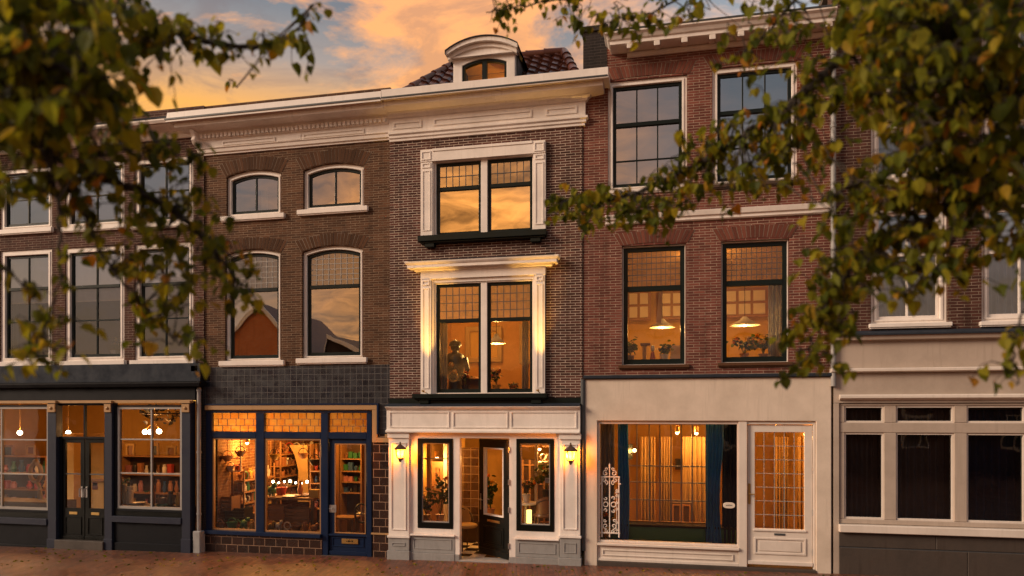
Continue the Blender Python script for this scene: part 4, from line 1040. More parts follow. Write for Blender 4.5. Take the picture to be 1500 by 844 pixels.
# ================================================================== left house with the slate shopfront
YW1 = 0.0
h1, x1a, x1b = house('brick_house', 'purple brown brick house half hidden by leaves above a slate grey double door shopfront', -190, 298.5, YW1)
x1b = x2a-.004
zl1 = Z(150, 531, YW1); zc1_ = Z(230, 205, YW1)
s = MB(); W1 = []
for a, b in ((-95, -20), (0, 76), (95, 182), (197, 283)):
    m_ = (a+b)/2
    W1.append((R(a, b, 361-(m_-138)*.05, 529-(m_-138)*.012, YW1), m_, 1)); W1.append((R(a, b, 246-(m_-38)*.075, 336-(m_-38)*.045, YW1), m_, 0))
wall(s, x1a, x1b, zl1-.4, zc1_+.6, YW1, YW1+.3, [w_[0] for w_ in W1]); part(s, 'wall', M['brick_purple'], h1)
for r_, m_, lo in W1:
    z0, z1 = r_[2], r_[3]
    if lo: window(h1, r_, YW1, casing=(.11, 'white'), sash=(.05, 'sashgreen'), inset=.03, transoms=(z0+(z1-z0)*.655,), vbars=((.5, 'all'),), hbars=(z0+(z1-z0)*.36,), glass_lo='glass_dark', glass_up='glass_sky', sill=(.06, .10, .08, 'white'))
    if lo:
        t = thing('roller_blind', ['pale roller blind behind the lower window beyond the left picture edge', '', 'pale roller blind in the leftmost lower window above the slate shop', '', 'pale roller blind in the lower window above the black double doors', '', 'pale roller blind in the lower window nearest the grey downpipe'][W1.index((r_, m_, lo))], 'blind', ((r_[0]+r_[1])/2, YW1+.34, r_[3]))
        part(MB().box(r_[0]+.115, r_[1]-.115, YW1+.135, YW1+.141, r_[3]-(r_[3]-r_[2])*.46, r_[3]-.1), 'cloth', M['curtain_grey'], t); part(MB().box(r_[0]+.113, r_[1]-.113, YW1+.13, YW1+.146, r_[3]-(r_[3]-r_[2])*.47, r_[3]-(r_[3]-r_[2])*.46-.001), 'bar', M['g_white'], t)
    if not lo: window(h1, r_, YW1, casing=(.10, 'white'), sash=(.05, 'sashgreen'), inset=.03, vbars=((.5, 'all'),), hbars=(z0+(z1-z0)*.5,), glass_lo='glass_sky', sill=(.05, .09, .07, 'white'))
room(h1, x1a+.1, x1b-.1, YW1+.301, 3.2, zl1-.1, Z(150, 352, YW1), 'plaster_dim', cm='plaster_dim')
room(h1, x1a+.1, x1b-.1, YW1+.301, 3.2, Z(150, 340, YW1), zc1_, 'plaster_grey', cm='plaster_grey')
ztp1 = Z(230, 174, YW1-.36)
s = MB(); s.cornice(x1a, x1b-.1, YW1, [(.03, zc1_-.02), (.06, zc1_+.02), (.06, zc1_+.10), (.09, zc1_+.12), (.25, zc1_+.16), (.28, zc1_+.18), (.28, zc1_+.28), (.33, ztp1-.08), (.36, ztp1-.03), (.36, ztp1)], back=.3)
c1_ = part(s, 'cornice', M['white'], h1, bevel=.004)
part(MB().box(x1a, x1b-.1, YW1-.37, YW1+.3, ztp1+.001, ztp1+.03), 'gutter_edge', M['lead'], c1_)
s = MB(); e0, e1 = (x1a, .1, ztp1-.05), (X(180, .1), .1, ztp1-.05); k0, k1 = (x1a, 1.7, ztp1+1.6), (X(146, 1.7), 1.7, ztp1+1.25)
slope_tiles(s, e0, e1, k0, k1, tw=.24, cs=.32); rf = part(s, 'roof', M['pantile'], h1, smooth=True)
s = MB(); caps(s, e1, k1); part(s, 'ridge_tile', M['pantile'], rf, smooth=True)
s = MB(); s.add([e1, (e1[0]+.1, 5, e1[2]), (k1[0], 5, k1[2]), k1], [(0, 1, 2, 3)]); part(s, 'side_slope', M['pantile'], rf)
# slate shopfront
Y1 = -.14
def x1(v): return X(v, Y1)
def z1_(y, x=150): return Z(x, y, Y1)
zg1 = z1_(801)-.2
s = MB(); s.box(x1a, x1(294), Y1+.02, YW1+.02, z1_(560.5), z1_(535)); s.cornice(x1a, x1(290), Y1, [(.0, z1_(569)), (.10, z1_(567.5)), (.13, z1_(563)), (.13, z1_(560.8))], rr=True, back=.1); s.box(x1a, x1(286), Y1, YW1+.02, z1_(587), z1_(569.2))
fa1 = part(s, 'shop_fascia', [M['slate_dark']], h1, bevel=.006)
s = MB(); s.box(x1a, x1(293), Y1+.0, YW1+.015, z1_(559.8), z1_(534)); part(s, 'lead_apron', M['lead'], fa1)
part(MB().box(x1a, x1(283), Y1-.03, Y1-.001, z1_(590.5), z1_(586.5)), 'ochre_trim', M['ochre'], fa1)
for (q0, q1, cc) in ((-88, -76, 1), (72.5, 85, 1), (155.5, 166.5, 1), (268.5, 281, 1)):
    m_ = (q0+q1)/2
    s = MB(); s.box(x1(q0), x1(q1), Y1-.05, Y1+.12, zg1, Z(m_, 587.3, Y1)); s.box(x1(q0)-.012, x1(q1)+.012, Y1-.065, Y1+.12, zg1, Z(m_, 789, Y1))
    pl = part(s, 'pilaster', M['slate'], h1, bevel=.006)
    s = MB(); s.box(x1(q0)-.02, x1(q1)+.02, Y1-.09, Y1-.031, Z(m_, 591, Y1)+.0, Z(m_, 587.2, Y1)); s.box(x1(q0)+.01, x1(q1)-.01, Y1-.075, Y1-.051, Z(m_, 604, Y1), Z(m_, 592, Y1)); s.ball(((x1(q0)+x1(q1))/2, Y1-.07, Z(m_, 598, Y1)), .035)
    part(s, 'carved_capital', M['ochre'], pl, bevel=.004)
def shopwin1(a, b, yt, yb, vb):
    m_ = (a+b)/2; r_ = (x1(a), x1(b), Z(m_, yb, Y1), Z(m_, yt, Y1))
    s = MB(); s.ring(outline(*r_), outline(r_[0]+.06, r_[1]-.03, r_[2]+.05, r_[3]-.03), Y1+.0, Y1+.12); w = part(s, 'shop_window', M['slate_dark'], h1, bevel=.005)
    s = MB(); s.frame(r_[0]+.061, r_[1]-.031, r_[2]+.051, r_[3]-.031, .05, Y1+.02, Y1+.09)
    for v in vb: s.box(x1(v)-.016, x1(v)+.016, Y1+.03, Y1+.08, r_[2]+.06, r_[3]-.04)
    for y_ in (644, 694): s.box(r_[0]+.07, r_[1]-.04, Y1+.032, Y1+.078, Z(m_, y_, Y1)-.014, Z(m_, y_, Y1)+.014)
    part(s, 'glazing_bars', M['came_light'], w)
    part(MB().fill(outline(r_[0]+.07, r_[1]-.04, r_[2]+.06, r_[3]-.04), Y1+.06), 'pane', M['glass_shop'], w, recalc=False)
    s = MB(); s.box(r_[0]-.0, r_[1]+.0, Y1-.07, Y1+.1, Z(m_, 766, Y1), Z(m_, 757, Y1)); part(s, 'shop_sill', M['slate'], w, bevel=.006)
    s = MB(); s.box(r_[0], r_[1], Y1+.0, Y1+.11, zg1, Z(m_, 766.3, Y1)); s.box(r_[0], r_[1], Y1-.03, Y1+.1, zg1, Z(m_, 796, Y1)); part(s, 'stall_riser', M['slate_dark'], w, bevel=.006)
    s = MB(); s.box(r_[0], r_[1], Y1+.0, Y1+.11, Z(m_, 756.8, Y1), r_[2]-.001); part(s, 'bottom_rail', M['black'], w)
shopwin1(-75, 72, 593.5, 749, (0,)); shopwin1(167, 268, 593.5, 750, (220,))
zt_, zb_ = z1_(594, 120), z1_(640, 120); da, db = z1_(791, 120), z1_(643, 120)
s = MB(); s.box(x1(85.3), x1(155.3), Y1+.03, Y1+.12, z1_(587.3), zt_); s.box(x1(85.3), x1(155.3), Y1+.02, Y1+.12, db+.0, zb_)
s.box(x1(85.3), x1(88.5), Y1+.03, Y1+.12, zg1, db); s.box(x1(152.5), x1(155.3), Y1+.03, Y1+.12, zg1, db); s.box(x1(121)-.02, x1(121)+.02, Y1+.04, Y1+.1, zb_, zt_)
df1 = part(s, 'door_frame', M['slate_dark'], h1, bevel=.004)
part(MB().fill(outline(x1(86), x1(155), zb_, zt_), Y1+.07), 'transom_pane', M['glass_shop'], df1, recalc=False)
for a, b, g0, g1, hxp in ((88.5, 121.3, 93, 115, 117.5), (121.7, 152.5, 128, 149, 124.5)):
    s = MB(); A, B = x1(a)+.004, x1(b)-.004
    wall(s, A, B, da, db, Y1+.05, Y1+.10, [(x1(g0), x1(g1), z1_(745, 120), z1_(649, 120))]); s.frame(A+.07, B-.07, da+.1, z1_(758, 120), .02, Y1+.036, Y1+.05); s.box(A, B, Y1+.03, Y1+.1, da, da+.07)
    d_ = part(s, 'door', M['black'], h1, bevel=.004)
    part(MB().fill(outline(x1(g0)-.01, x1(g1)+.01, z1_(746, 120), z1_(648, 120)), Y1+.075), 'pane', M['glass_shop'], d_, recalc=False)
    part(MB().box(x1(g0), x1(g1), Y1+.055, Y1+.09, z1_(695, 120)-.012, z1_(695, 120)+.012), 'glazing_bar', M['came'], d_)
    part(MB().box((A+B)/2-.1, (A+B)/2+.1, Y1+.04, Y1+.05, z1_(754.5, 120), z1_(750.5, 120)), 'letter_plate', M['brass'], d_, bevel=.003)
    s = MB(); s.box(x1(hxp)-.02, x1(hxp)+.02, Y1+.038, Y1+.05, z1_(729, 120), z1_(713, 120)); s.tube([(x1(hxp), Y1+.04, z1_(716, 120)), (x1(hxp), Y1-.02, z1_(716, 120)), (x1(hxp), Y1-.02, z1_(728, 120))], .013, 8); part(s, 'handle', M['steel'], d_)
part(MB().box(x1(85), x1(156), Y1-.1, Y1+.3, zg1, da-.004), 'doorstep', M['bluestone'], h1, bevel=.008)
part(MB().box(x1(281), x2a-.002, YW1-.01, YW1+.2, zg1, zl1-.41), 'brick_pier', M['brick_soot'], h1)
downpipe(h1, X(291.5, -.09), -.09, Z(290, 806), Z(290, 536), .04, 'grey_pipe', 3, boot=(.085, Z(286, 806)-.05, Z(286, 776)))
part(MB().box(X(285), X(297), -.14, -.0, Z(290, 546), Z(290, 535)), 'hopper', M['grey_pipe'], h1, bevel=.02)
room(h1, x1a+.1, x1(282), Y1+.121, 4.6, z1_(798), z1_(588), 'plaster_gold', 'wood_dark')
# ================================================================== wall lanterns
def lantern(label, px, py0, py1, yw):
    x = X(px, yw-.12); zt, zb = Z(px, py0, yw-.12), Z(px, py1, yw-.12); hh = zt-zb; y = yw-.13
    t = thing('wall_lantern', label, 'lantern', (x, yw-.05, zb), 'wall lanterns beside the open door')
    s = MB(); s.box(x-.035, x+.035, yw-.062, yw-.05, zb+hh*.1, zb+hh*.4); s.tube([(x, yw-.06, zb+hh*.22), (x, y+.04, zb+hh*.05), (x, y, zb+hh*.02), (x, y, zb+hh*.14)], .011, 8); part(s, 'bracket', M['wood_dark'], t)
    w = hh*.25
    s = MB(); s.lathe([(w*.62, zb+hh*.18), (w*.72, zb+hh*.2), (w*.66, zb+hh*.22)], x, y, 6); s.lathe([(.012, zb-.0), (.03, zb+hh*.06), (w*.4, zb+hh*.15), (w*.62, zb+hh*.18)], x, y, 6)
    for k in range(6):
        a = pi/3*k
        s.tube([(x+w*.66*cos(a), y+w*.66*sin(a), zb+hh*.2), (x+w*1.0*cos(a), y+w*1.0*sin(a), zb+hh*.64)], .007, 5)
    part(s, 'cage', M['wood_dark'], t)
    s = MB(); s.lathe([(w*1.25, zb+hh*.62), (w*1.3, zb+hh*.655), (w*.95, zb+hh*.73), (w*.35, zb+hh*.84), (w*.2, zb+hh*.87), (w*.22, zb+hh*.9), (.012, zb+hh*.93), (.018, zb+hh*.96), (.003, zt)], x, y, 6); part(s, 'cap', M['wood_dark'], t)
    s = MB(); s.lathe([(w*.6, zb+hh*.21), (w*.94, zb+hh*.63)], x, y, 6); s.f = s.f[:6]; s.m = s.m[:6]; part(s, 'glass', M['glass_lantern'], t, recalc=False)
    part(MB().ball((x, y, zb+hh*.44), .026, 10, 8, sz=1.6), 'bulb', M['flame'], t, smooth=True)
    lamp('lantern_light', (x, y, zb+hh*.44), 100, t, color=(1, .43, .065), r=.06)
lantern('lit black wall lantern on the white pilaster beside the dark tiled pier', 586.5, 647, 677, YS-.05)
lantern('lit black wall lantern on the white pilaster next to the cream stucco shopfront', 836, 648.5, 681, YS-.05)

# ================================================================== inside the narrow house
def spot_row(lab, pts, power, r=.04, name='ceiling_spot', color=(1, .46, .11)):
    for i, (x, y, z) in enumerate(pts):
        t = thing(name, lab[i], 'lamp', (x, y, z))
        part(MB().lathe([(.045, z), (.05, z+.02), (.05, z+.12), (.02, z+.13)], x, y, 12), 'housing', M['brass'], t, smooth=True)
        part(MB().ball((x, y, z-.01), .035), 'bulb', M['bulb'], t, smooth=True)
        lamp('spot_light', (x, y, z-.08), power, t, r=.05, color=color)
zc = f0-.1
spot_row(['lit ceiling spot above the plants in the left pane beside the open door', 'lit ceiling spot seen through the glass of the open black door', 'lit ceiling spot above the chair in the right pane of the white shopfront'],
         [(X(640, 1.6), 1.6, Z(648, 670, 1.6)), (X(718, 1.9), 1.9, Z(718, 668, 1.9)), (X(790, 1.6), 1.6, Z(785, 657, 1.6))], 13)
# orange inner door at the back
t = thing('inner_door', 'orange panelled inner door with small dark panes behind the flowers', 'door', (X(640, 1.9), 1.9, zg+.1))
ax0, ax1 = X(629, 1.9), X(653, 1.9); az0, az1 = zg+.05, Z(640, 676, 1.9)
s = MB(); wall(s, ax0, ax1, az0, az1, 1.9, 1.96, [(ax0+.14, ax1-.14, az1-.42, az1-.14), (ax0+.14, ax1-.14, az0+.9, az1-.5)]); part(s, 'leaf', M['wood'], t, bevel=.006)
s = MB()
for zz0, zz1 in ((az1-.42, az1-.14), (az0+.9, az1-.5)):
    for i in range(1, 3): s.box(ax0+.14+(ax1-ax0-.28)*i/3-.01, ax0+.14+(ax1-ax0-.28)*i/3+.01, 1.91, 1.94, zz0, zz1)
    n = max(2, int((zz1-zz0)/.14))
    for j in range(1, n): s.box(ax0+.14, ax1-.14, 1.912, 1.938, zz0+(zz1-zz0)*j/n-.008, zz0+(zz1-zz0)*j/n+.008)
part(s, 'glazing_bars', M['wood'], t)
part(MB().box(ax0+.14, ax1-.14, 1.945, 1.955, az0+.9, az1-.14), 'pane', M['g_black'], t)
t = thing('partition_wall', 'tan plaster partition at the right of the orange inner door', 'partition', (X(660, 1.9), 1.9, zg))
part(MB().box(X(654, 1.9), X(668, 1.9), 1.9, 2.6, zg+.03, f0), 'panel', M['plaster_gold'], t); part(MB().box(X(650, 1.88), X(655, 1.88), 1.86, 1.98, zg+.03, f0), 'edge_post', M['paper'], t)
t = thing('tiled_screen', 'brown glazed tile screen with pale joints just inside the open door', 'screen', (X(688, 1.7), 1.7, zg))
part(MB().box(X(671, 1.75), X(704, 1.75), 1.75, 1.85, zg+.45, Z(686, 656, 1.75)), 'tile_panel', M['tile_wall'], t); part(MB().box(X(671, 1.75), X(704, 1.75), 1.74, 1.86, zg+.03, zg+.449), 'base', M['wood_dark'], t)
def chair(label, x, y, z, rz, seat='wood', cush='curtain_tan', back_h=.85, style=0):
    t = thing('chair', label, 'chair', (x, y, z)); t.rotation_euler = (0, 0, rz)
    def P(mb, n, m, **k):
        mb.v = [(p[0]+x, p[1]+y, p[2]+z) for p in mb.v]; return part(mb, n, M[m], t, **k)
    P(MB().lathe([(.01, .43), (.23, .43), (.25, .455), (.24, .49), (.18, .505), (.001, .505)], 0, 0, 20), 'seat', cush, smooth=True)
    for i, (sx, sy) in enumerate(((-1,-1),(1,-1),(1,1),(-1,1))): P(MB().tube([(sx*.16, sy*.16, .44), (sx*.2, sy*.21, 0)], [.018, .012], 8), 'leg', 'wood_dark')
    pts = [(.24*cos(a), .06+.2*sin(a), .5+.28*max(0, sin(a))**.5) for a in [pi*i/12 for i in range(13)]]
    P(MB().tube(pts, .02, 8), 'back_rail', 'wood_dark', smooth=True)
    s = MB(); n = 9
    vs = []
    for k_ in (0, 1):
        for i in range(n+1):
            a = pi*(.12+.76*i/n); r0 = .235-.03*k_
            vs += [(r0*cos(a), .05+r0*.85*sin(a), .5), (r0*cos(a)*1.02, .07+r0*.9*sin(a), .5+.34*max(0, sin(a))**.4)]
    fs = [(k_*(2*n+2)+2*i, k_*(2*n+2)+2*i+2, k_*(2*n+2)+2*i+3, k_*(2*n+2)+2*i+1) for k_ in (0, 1) for i in range(n)]
    s.add(vs, fs); P(s, 'backrest', cush, smooth=True)
    return t
chair('round backed tan upholstered chair just inside the open black door', X(681, .95), .95, zg+.03, radians(50))
chair('wooden armchair with sloping back behind the right pane of the white shopfront', X(800, .9), .9, zg+.30, radians(200), cush='g_brown')
plant('bushy green arrangement with yellow blooms in the left pane beside the open door', X(645, .38), .38, winL[2]+.04, .98, .62, 'g_copper', 10, 3, .1, cat='flowers', name='flower_arrangement', n=120)
plant('red flowering low plant in the left pane under the brown post', X(624, .42), .42, winL[2]+.02, .52, .42, 'g_brown', 5, 5, .07)
plant('dark leafy pot plant with small lights in the right pane by the chair', X(800, 1.25), 1.25, winR[2]+.45, .75, .5, 'g_black', 3, 9, .1)
plant('pale cut flowers in a jug on the small round table in the right pane', X(771, .8), .8, Z(771, 736, .8), .42, .34, 'g_white', 9, 12, .05, name='flower_jug', cat='flowers')
t = thing('side_table', 'small round white table under the flower jug in the right pane', 'table', (X(770, .8), .8, zg))
zt_t = Z(770, 736, .8); xt = X(770, .8)
part(MB().lathe([(.001, zt_t-.03), (.26, zt_t-.03), (.27, zt_t-.015), (.26, zt_t-.001), (.001, zt_t-.001)], xt, .8, 24), 'tabletop', M['g_white'], t, smooth=True); part(MB().lathe([(.16, zg+.04), (.14, zg+.07), (.03, zg+.12), (.028, zt_t-.031)], xt, .8, 14), 'pedestal', M['g_white'], t, smooth=True)
t = thing('candle', 'lit amber pillar candle beside the round table in the right pane', 'candle', (X(775.5, .5), .5, winR[2]))
cx_ = X(775, .5); part(MB().lathe([(.05, winR[2]-.1), (.05, winR[2]+.30), (.001, winR[2]+.30)], cx_, .5, 14), 'wax', M['shade_glow'], t, smooth=True); part(MB().lathe([(.08, winR[2]-.13), (.08, winR[2]-.1), (.001, winR[2]-.1)], cx_, .5, 14), 'dish', M['brass'], t)
t = thing('wall_shelf', 'white wall shelf near the top of the right pane', 'shelf', (X(802, 1.6), 1.6, Z(802, 677, 1.6)))
sx0, sx1, sz = X(788, 1.6), X(815, 1.6), Z(802, 680, 1.6)
part(MB().box(sx0, sx1, 1.45, 1.75, sz, sz+.05), 'board', M['g_white'], t, bevel=.006); part(MB().box(sx0, sx1, 1.74, 1.78, sz-.1, sz-.001), 'rail', M['g_white'], t)
t = thing('ornament', 'pale curled animal ornament standing on the white wall shelf', 'ornament', (X(803, 1.58), 1.58, sz+.05))
s = MB(); ox = X(803, 1.58); s.ball((ox, 1.58, sz+.13), .075, 12, 8); s.ball((ox+.1, 1.58, sz+.19), .05, 10, 7); s.torus((ox-.09, 1.58, sz+.14), .06, .018, n=14); part(s, 'body', M['g_white'], t, smooth=True)
part(MB().ball((ox+.105, 1.53, sz+.2), .012, 6, 5), 'eye', M['g_black'], t)
t = thing('window_post', 'tall cream post standing between the dark panels in the right pane', 'post', (X(785, 1.3), 1.3, zg))
part(MB().box(X(783, 1.3), X(787, 1.3), 1.3, 1.4, zg+.03, f0), 'shaft', M['paper'], t); part(MB().box(X(781, 1.29), X(789, 1.29), 1.28, 1.42, zg+.03, zg+.35), 'base', M['paper'], t)
t = thing('glazed_cabinet', 'dark glazed cabinet filling the back of the right pane', 'cabinet', (X(790, 2.2), 2.2, zg))
s = MB(); c0, c1 = X(755, 2.2), X(818, 2.2); ct = Z(785, 674, 2.2); s.box(c0, c1, 2.25, 2.5, zg+.03, ct); 
cb = part(s, 'carcass', M['wood_dark'], t)
s = MB()
for i in range(7): bx = c0+(c1-c0)*i/6; s.box(bx-.02, bx+.02, 2.21, 2.249, zg+.05, ct)
for j in range(5): s.box(c0, c1, 2.212, 2.248, zg+.4+j*.4, zg+.43+j*.4)
part(s, 'door_bars', M['wood'], t)
t = thing('notice', 'small pale paper notice stuck inside the right pane', 'notice', (X(803, .05), -.005, Z(803, 706)))
part(MB().box(X(798.5), X(807.5), -.012, -.009, Z(803, 707.5), Z(803, 700)), 'sheet', M['paper'], t)
s = MB()
for j in range(3): s.box(X(799.5), X(806-j), -.0135, -.0125, Z(803, 702+j*1.8)-.006, Z(803, 702+j*1.8)); 
part(s, 'print', M['came'], t)
t = thing('coat_rail', 'brown wooden post rising beside the left pane of the white shopfront', 'post', (X(627, 1.1), 1.1, zg))
part(MB().box(X(625, 1.1), X(630, 1.1), 1.1, 1.2, zg+.03, f0), 'shaft', M['wood'], t); part(MB().box(X(612, 1.1), X(660, 1.1), 1.1, 1.16, Z(635, 673, 1.1), Z(635, 671, 1.1)), 'rail', M['paper'], t)

for i, q in enumerate((626, 791)):  # added spots for the golden glow on the surround; no known fixture
    ux, uz, uy = X(q, -.13), mi[2]+.03, YW-.36
    t = thing('uplight', ['small brass uplight on the left end of the dark sill under the pilaster', 'small brass uplight on the right end of the dark sill under the pilaster'][i], 'lamp', (ux, YW-.15, uz))
    part(MB().lathe([(.026, uz), (.028, uz+.03), (.022, uz+.032), (.02, uz+.02), (.001, uz+.02)], ux, uy, 12), 'housing', M['brass'], t, smooth=True)
    part(MB().lathe([(.019, uz+.022), (.001, uz+.024)], ux, uy, 10), 'lens', M['bulb'], t)
    part(MB().tube([(ux, YW-.12, uz-.02), (ux, uy, uz+.004)], .008, 6), 'arm', M['brass'], t)
    l_ = lamp('uplight_beam', (ux, uy, uz+.05), 88, t, color=(1, .52, .10), r=.02, kind='SPOT', spot_size=radians(34), spot_blend=1.0); l_.rotation_euler = (radians(180-9), 0, 0)
# first floor of the narrow house
zs = mi[2]
pendant('pendant_lamp', 'wide lit pendant lamp in the right half of the lower white framed window', X(727, 1.3), 1.3, zcl, Z(727, 503.5, 1.3), .2, 28, bulb_r=.05, h=.2)
t = thing('ceiling_lamp', 'plain lit ceiling lamp at the back of the orange first floor room', 'lamp', (X(680, 1.9), 1.9, zcl-.12))  # guessed lamp, added to help light this room
part(MB().lathe([(.14, zcl-.01), (.16, zcl-.05), (.10, zcl-.1), (.001, zcl-.115)], X(680, 1.9), 1.9, 18), 'diffuser', M['shade_glow'], t, smooth=True); lamp('ceiling_light', (X(680, 1.9), 1.9, zcl-.2), 22, t, r=.1)
curtain('curtain', 'pale narrow curtain at the left edge of the lower white framed window', X(644, .36), X(655, .36), .38, zs, Z(650, 470, .3), 'curtain_pale', 3, .03)
curtain('curtain', 'pale narrow curtain at the right edge of the lower white framed window', X(764, .36), X(774, .36), .38, zs, Z(770, 470, .3), 'curtain_pale', 3, .03)
for (a, b, yt, yb, lab) in ((681, 735, 478, 531, 'wide empty picture frame on the orange wall behind the white mullion'), (760, 785, 474, 533, 'cropped picture frame beside the right curtain on the orange wall')):
    r_ = R(a, b, yt, yb, 3.5); t = thing('picture_frame', lab, 'picture', ((r_[0]+r_[1])/2, 3.55, r_[2]))
    s = MB(); s.frame(*r_, .12, 3.5, 3.58); part(s, 'frame', M['curtain_tan'], t, bevel=.02); part(MB().box(r_[0]+.1, r_[1]-.1, 3.56, 3.575, r_[2]+.1, r_[3]-.1), 'picture', M['plaster_gold'], t)
# dark standing figure
t = thing('statue', 'dark armoured statue standing behind the left half of the lower white framed window', 'statue', (X(668, .75), .75, zs-.3))
sx_ = X(667, .75); z0_ = zs-.25; hgt_ = Z(667, 497, .75)-z0_
s = MB(); s.lathe([(.17, z0_), (.15, z0_+.25*hgt_), (.13, z0_+.4*hgt_), (.17, z0_+.55*hgt_), (.21, z0_+.7*hgt_), (.16, z0_+.78*hgt_), (.06, z0_+.81*hgt_), (.06, z0_+.83*hgt_)], sx_, .75, 14)
s.tube([(sx_-.19, .75, z0_+.72*hgt_), (sx_-.25, .7, z0_+.58*hgt_), (sx_-.15, .6, z0_+.48*hgt_)], [.06, .05, .04], 8); s.tube([(sx_+.19, .75, z0_+.72*hgt_), (sx_+.26, .7, z0_+.56*hgt_), (sx_+.22, .62, z0_+.42*hgt_)], [.06, .05, .04], 8)
part(s, 'body', M['g_black'], t, smooth=True)
s = MB(); s.ball((sx_, .75, z0_+.9*hgt_), .1, 12, 8, sz=1.25); s.lathe([(.125, z0_+.9*hgt_), (.13, z0_+.92*hgt_), (.10, z0_+.96*hgt_), (.001, z0_+hgt_)], sx_, .75, 12); part(s, 'helmet', M['g_black'], t, smooth=True)
s = MB(); s.ball((sx_-.02, .57, z0_+.62*hgt_), .06, 10, 7); s.ball((sx_+.04, .58, z0_+.52*hgt_), .05, 10, 7); s.torus((sx_, .6, z0_+.45*hgt_), .09, .02); part(s, 'gilt_ornament', M['brass'], t, smooth=True)
plant('small gold leaved pot plant beside the dark statue', X(682, .45), .45, zs+.02, .42, .2, 'g_black', 6, 21, .05, n=60)
plant('tall gold leaved pot plant under the lit pendant lamp', X(727, .45), .45, zs+.02, .46, .22, 'g_yellow', 8, 22, .06, n=70)
plant('low yellow flowers on the sill by the right curtain of the lower white framed window', X(755, .42), .42, zs+.02, .16, .2, 'g_yellow', 9, 23, .04, pot_h=.07, name='flower_bowl', cat='flowers', n=60)
t = thing('sideboard', 'dark low sideboard behind the statue', 'sideboard', (X(690, 1.6), 1.6, zfl))
s = MB(); s.box(X(672, 1.6), X(712, 1.6), 1.5, 1.95, zfl+.1, Z(692, 556, 1.6)); part(s, 'carcass', M['wood_dark'], t, bevel=.01)
s = MB(); s.box(X(671, 1.6), X(713, 1.6), 1.46, 1.97, Z(692, 556, 1.6)+.001, Z(692, 555, 1.6)+.03); part(s, 'top', M['wood'], t, bevel=.008)

# ================================================================== red house, first floor
zs4 = L4[0][0][2]; zcl4 = Z(1030, 352, YW4)+.2
pendant('pendant_lamp', 'lit flat pendant lamp behind the left leaded window of the red house', X(970, 1.5), 1.5, zcl4, Z(970, 480, 1.5), .25, 27, h=.17)
pendant('pendant_lamp', 'lit flat pendant lamp behind the right leaded window of the red house', X(1091, 1.5), 1.5, zcl4, Z(1091, 477, 1.5), .28, 27, h=.17)
t = thing('ceiling_lamp', 'round lit ceiling lamp between the two pendant lamps of the red house', 'lamp', (X(1030, 2.0), 2.0, zcl4-.12))  # added lamp, brightens the ceiling behind the upper leaded panes
part(MB().lathe([(.14, zcl4-.01), (.16, zcl4-.05), (.10, zcl4-.1), (.001, zcl4-.115)], X(1030, 2.0), 2.0, 18), 'diffuser', M['shade_glow'], t, smooth=True); lamp('ceiling_light', (X(1030, 2.0), 2.0, zcl4-.22), 24, t, r=.1)
t = thing('roller_banner', 'pale narrow cloth strip hanging above the left pendant lamp of the red house', 'banner', (X(966, 1.3), 1.3, Z(964, 472, 1.3)))
s = MB(); s.prism([(X(961, 1.3), Z(963, 474, 1.3)), (X(969, 1.3), Z(968, 474, 1.3)), (X(970.5, 1.3), Z(968, 420, 1.3)), (X(966, 1.3), Z(966, 420, 1.3))], 1.3, 1.31); part(s, 'cloth', M['paper'], t)
for (a, b, yt, yb, nx, lab) in ((920, 951, 428, 467, 2, 'pair of pale paper window panes at the back left of the red house upper room'), (968, 1000, 428, 465, 2, 'pale papered back window to the right of the hanging cloth strip'), (1059, 1123, 424, 462, 3, 'wide pale papered back window above the right pendant lamp')):
    r_ = R(a, b, yt, yb, 4.2); t = thing('back_window', lab, 'window', ((r_[0]+r_[1])/2, 4.2, r_[2]))
    s = MB()
    for i in range(nx):
        for j in range(2):
            w_ = (r_[1]-r_[0])/nx; h_ = (r_[3]-r_[2])/2
            s.box(r_[0]+i*w_+.03, r_[0]+(i+1)*w_-.03, 4.2, 4.22, r_[2]+j*h_+.03, r_[2]+(j+1)*h_-.03)
    part(s, 'paper_panes', M['paper'], t); part(MB().box(r_[0]-.04, r_[1]+.04, 4.225, 4.3, r_[2]-.04, r_[3]+.04), 'frame', M['wood'], t)
curtain('curtain', 'white grey curtain at the right side of the right leaded window', X(1126, .38), X(1149, .38), .42, zs4-.05, Z(1138, 410, .4), 'curtain_grey', 4, .04, taper=.2)
for args in (('dark leafy plant in the left corner of the left leaded window', 923, .55, .42, .3, 'g_brown', 0, 31), ('yellow flowering plant at the right of the left leaded window', 973, .5, .34, .22, 'g_white', 9, 32), ('wide yellow green flowering plant filling the right leaded window', 1090, .55, .42, .58, 'g_copper', 24, 33), ('orange leaved plant beside the pale curtain of the right leaded window', 1118, .7, .5, .3, 'g_brown', 8, 34)):
    lab, p_, y_, hh, ww, pot, nf, sd = args
    plant(lab, X(p_, y_), y_, zs4+.06, hh, ww, pot, nf, sd, .07, n=120)
t = thing('figurine', 'small figure in a red coat with a white cap on the left leaded window sill', 'figurine', (X(956, .5), .5, zs4+.06))
fx = X(956, .5); zf = zs4+.06
part(MB().lathe([(.055, zf), (.05, zf+.1), (.03, zf+.2), (.02, zf+.22)], fx, .5, 12), 'coat', M['g_red'], t, smooth=True); part(MB().ball((fx, .5, zf+.255), .035, 10, 7), 'head', M['g_white'], t, smooth=True); part(MB().lathe([(.045, zf+.27), (.04, zf+.28), (.03, zf+.32), (.001, zf+.33)], fx, .5, 10), 'cap', M['g_white'], t, smooth=True)
t = thing('stool', 'tan cardboard stool shape behind the small red figurine', 'stool', (X(945, .8), .8, zs4-.3))
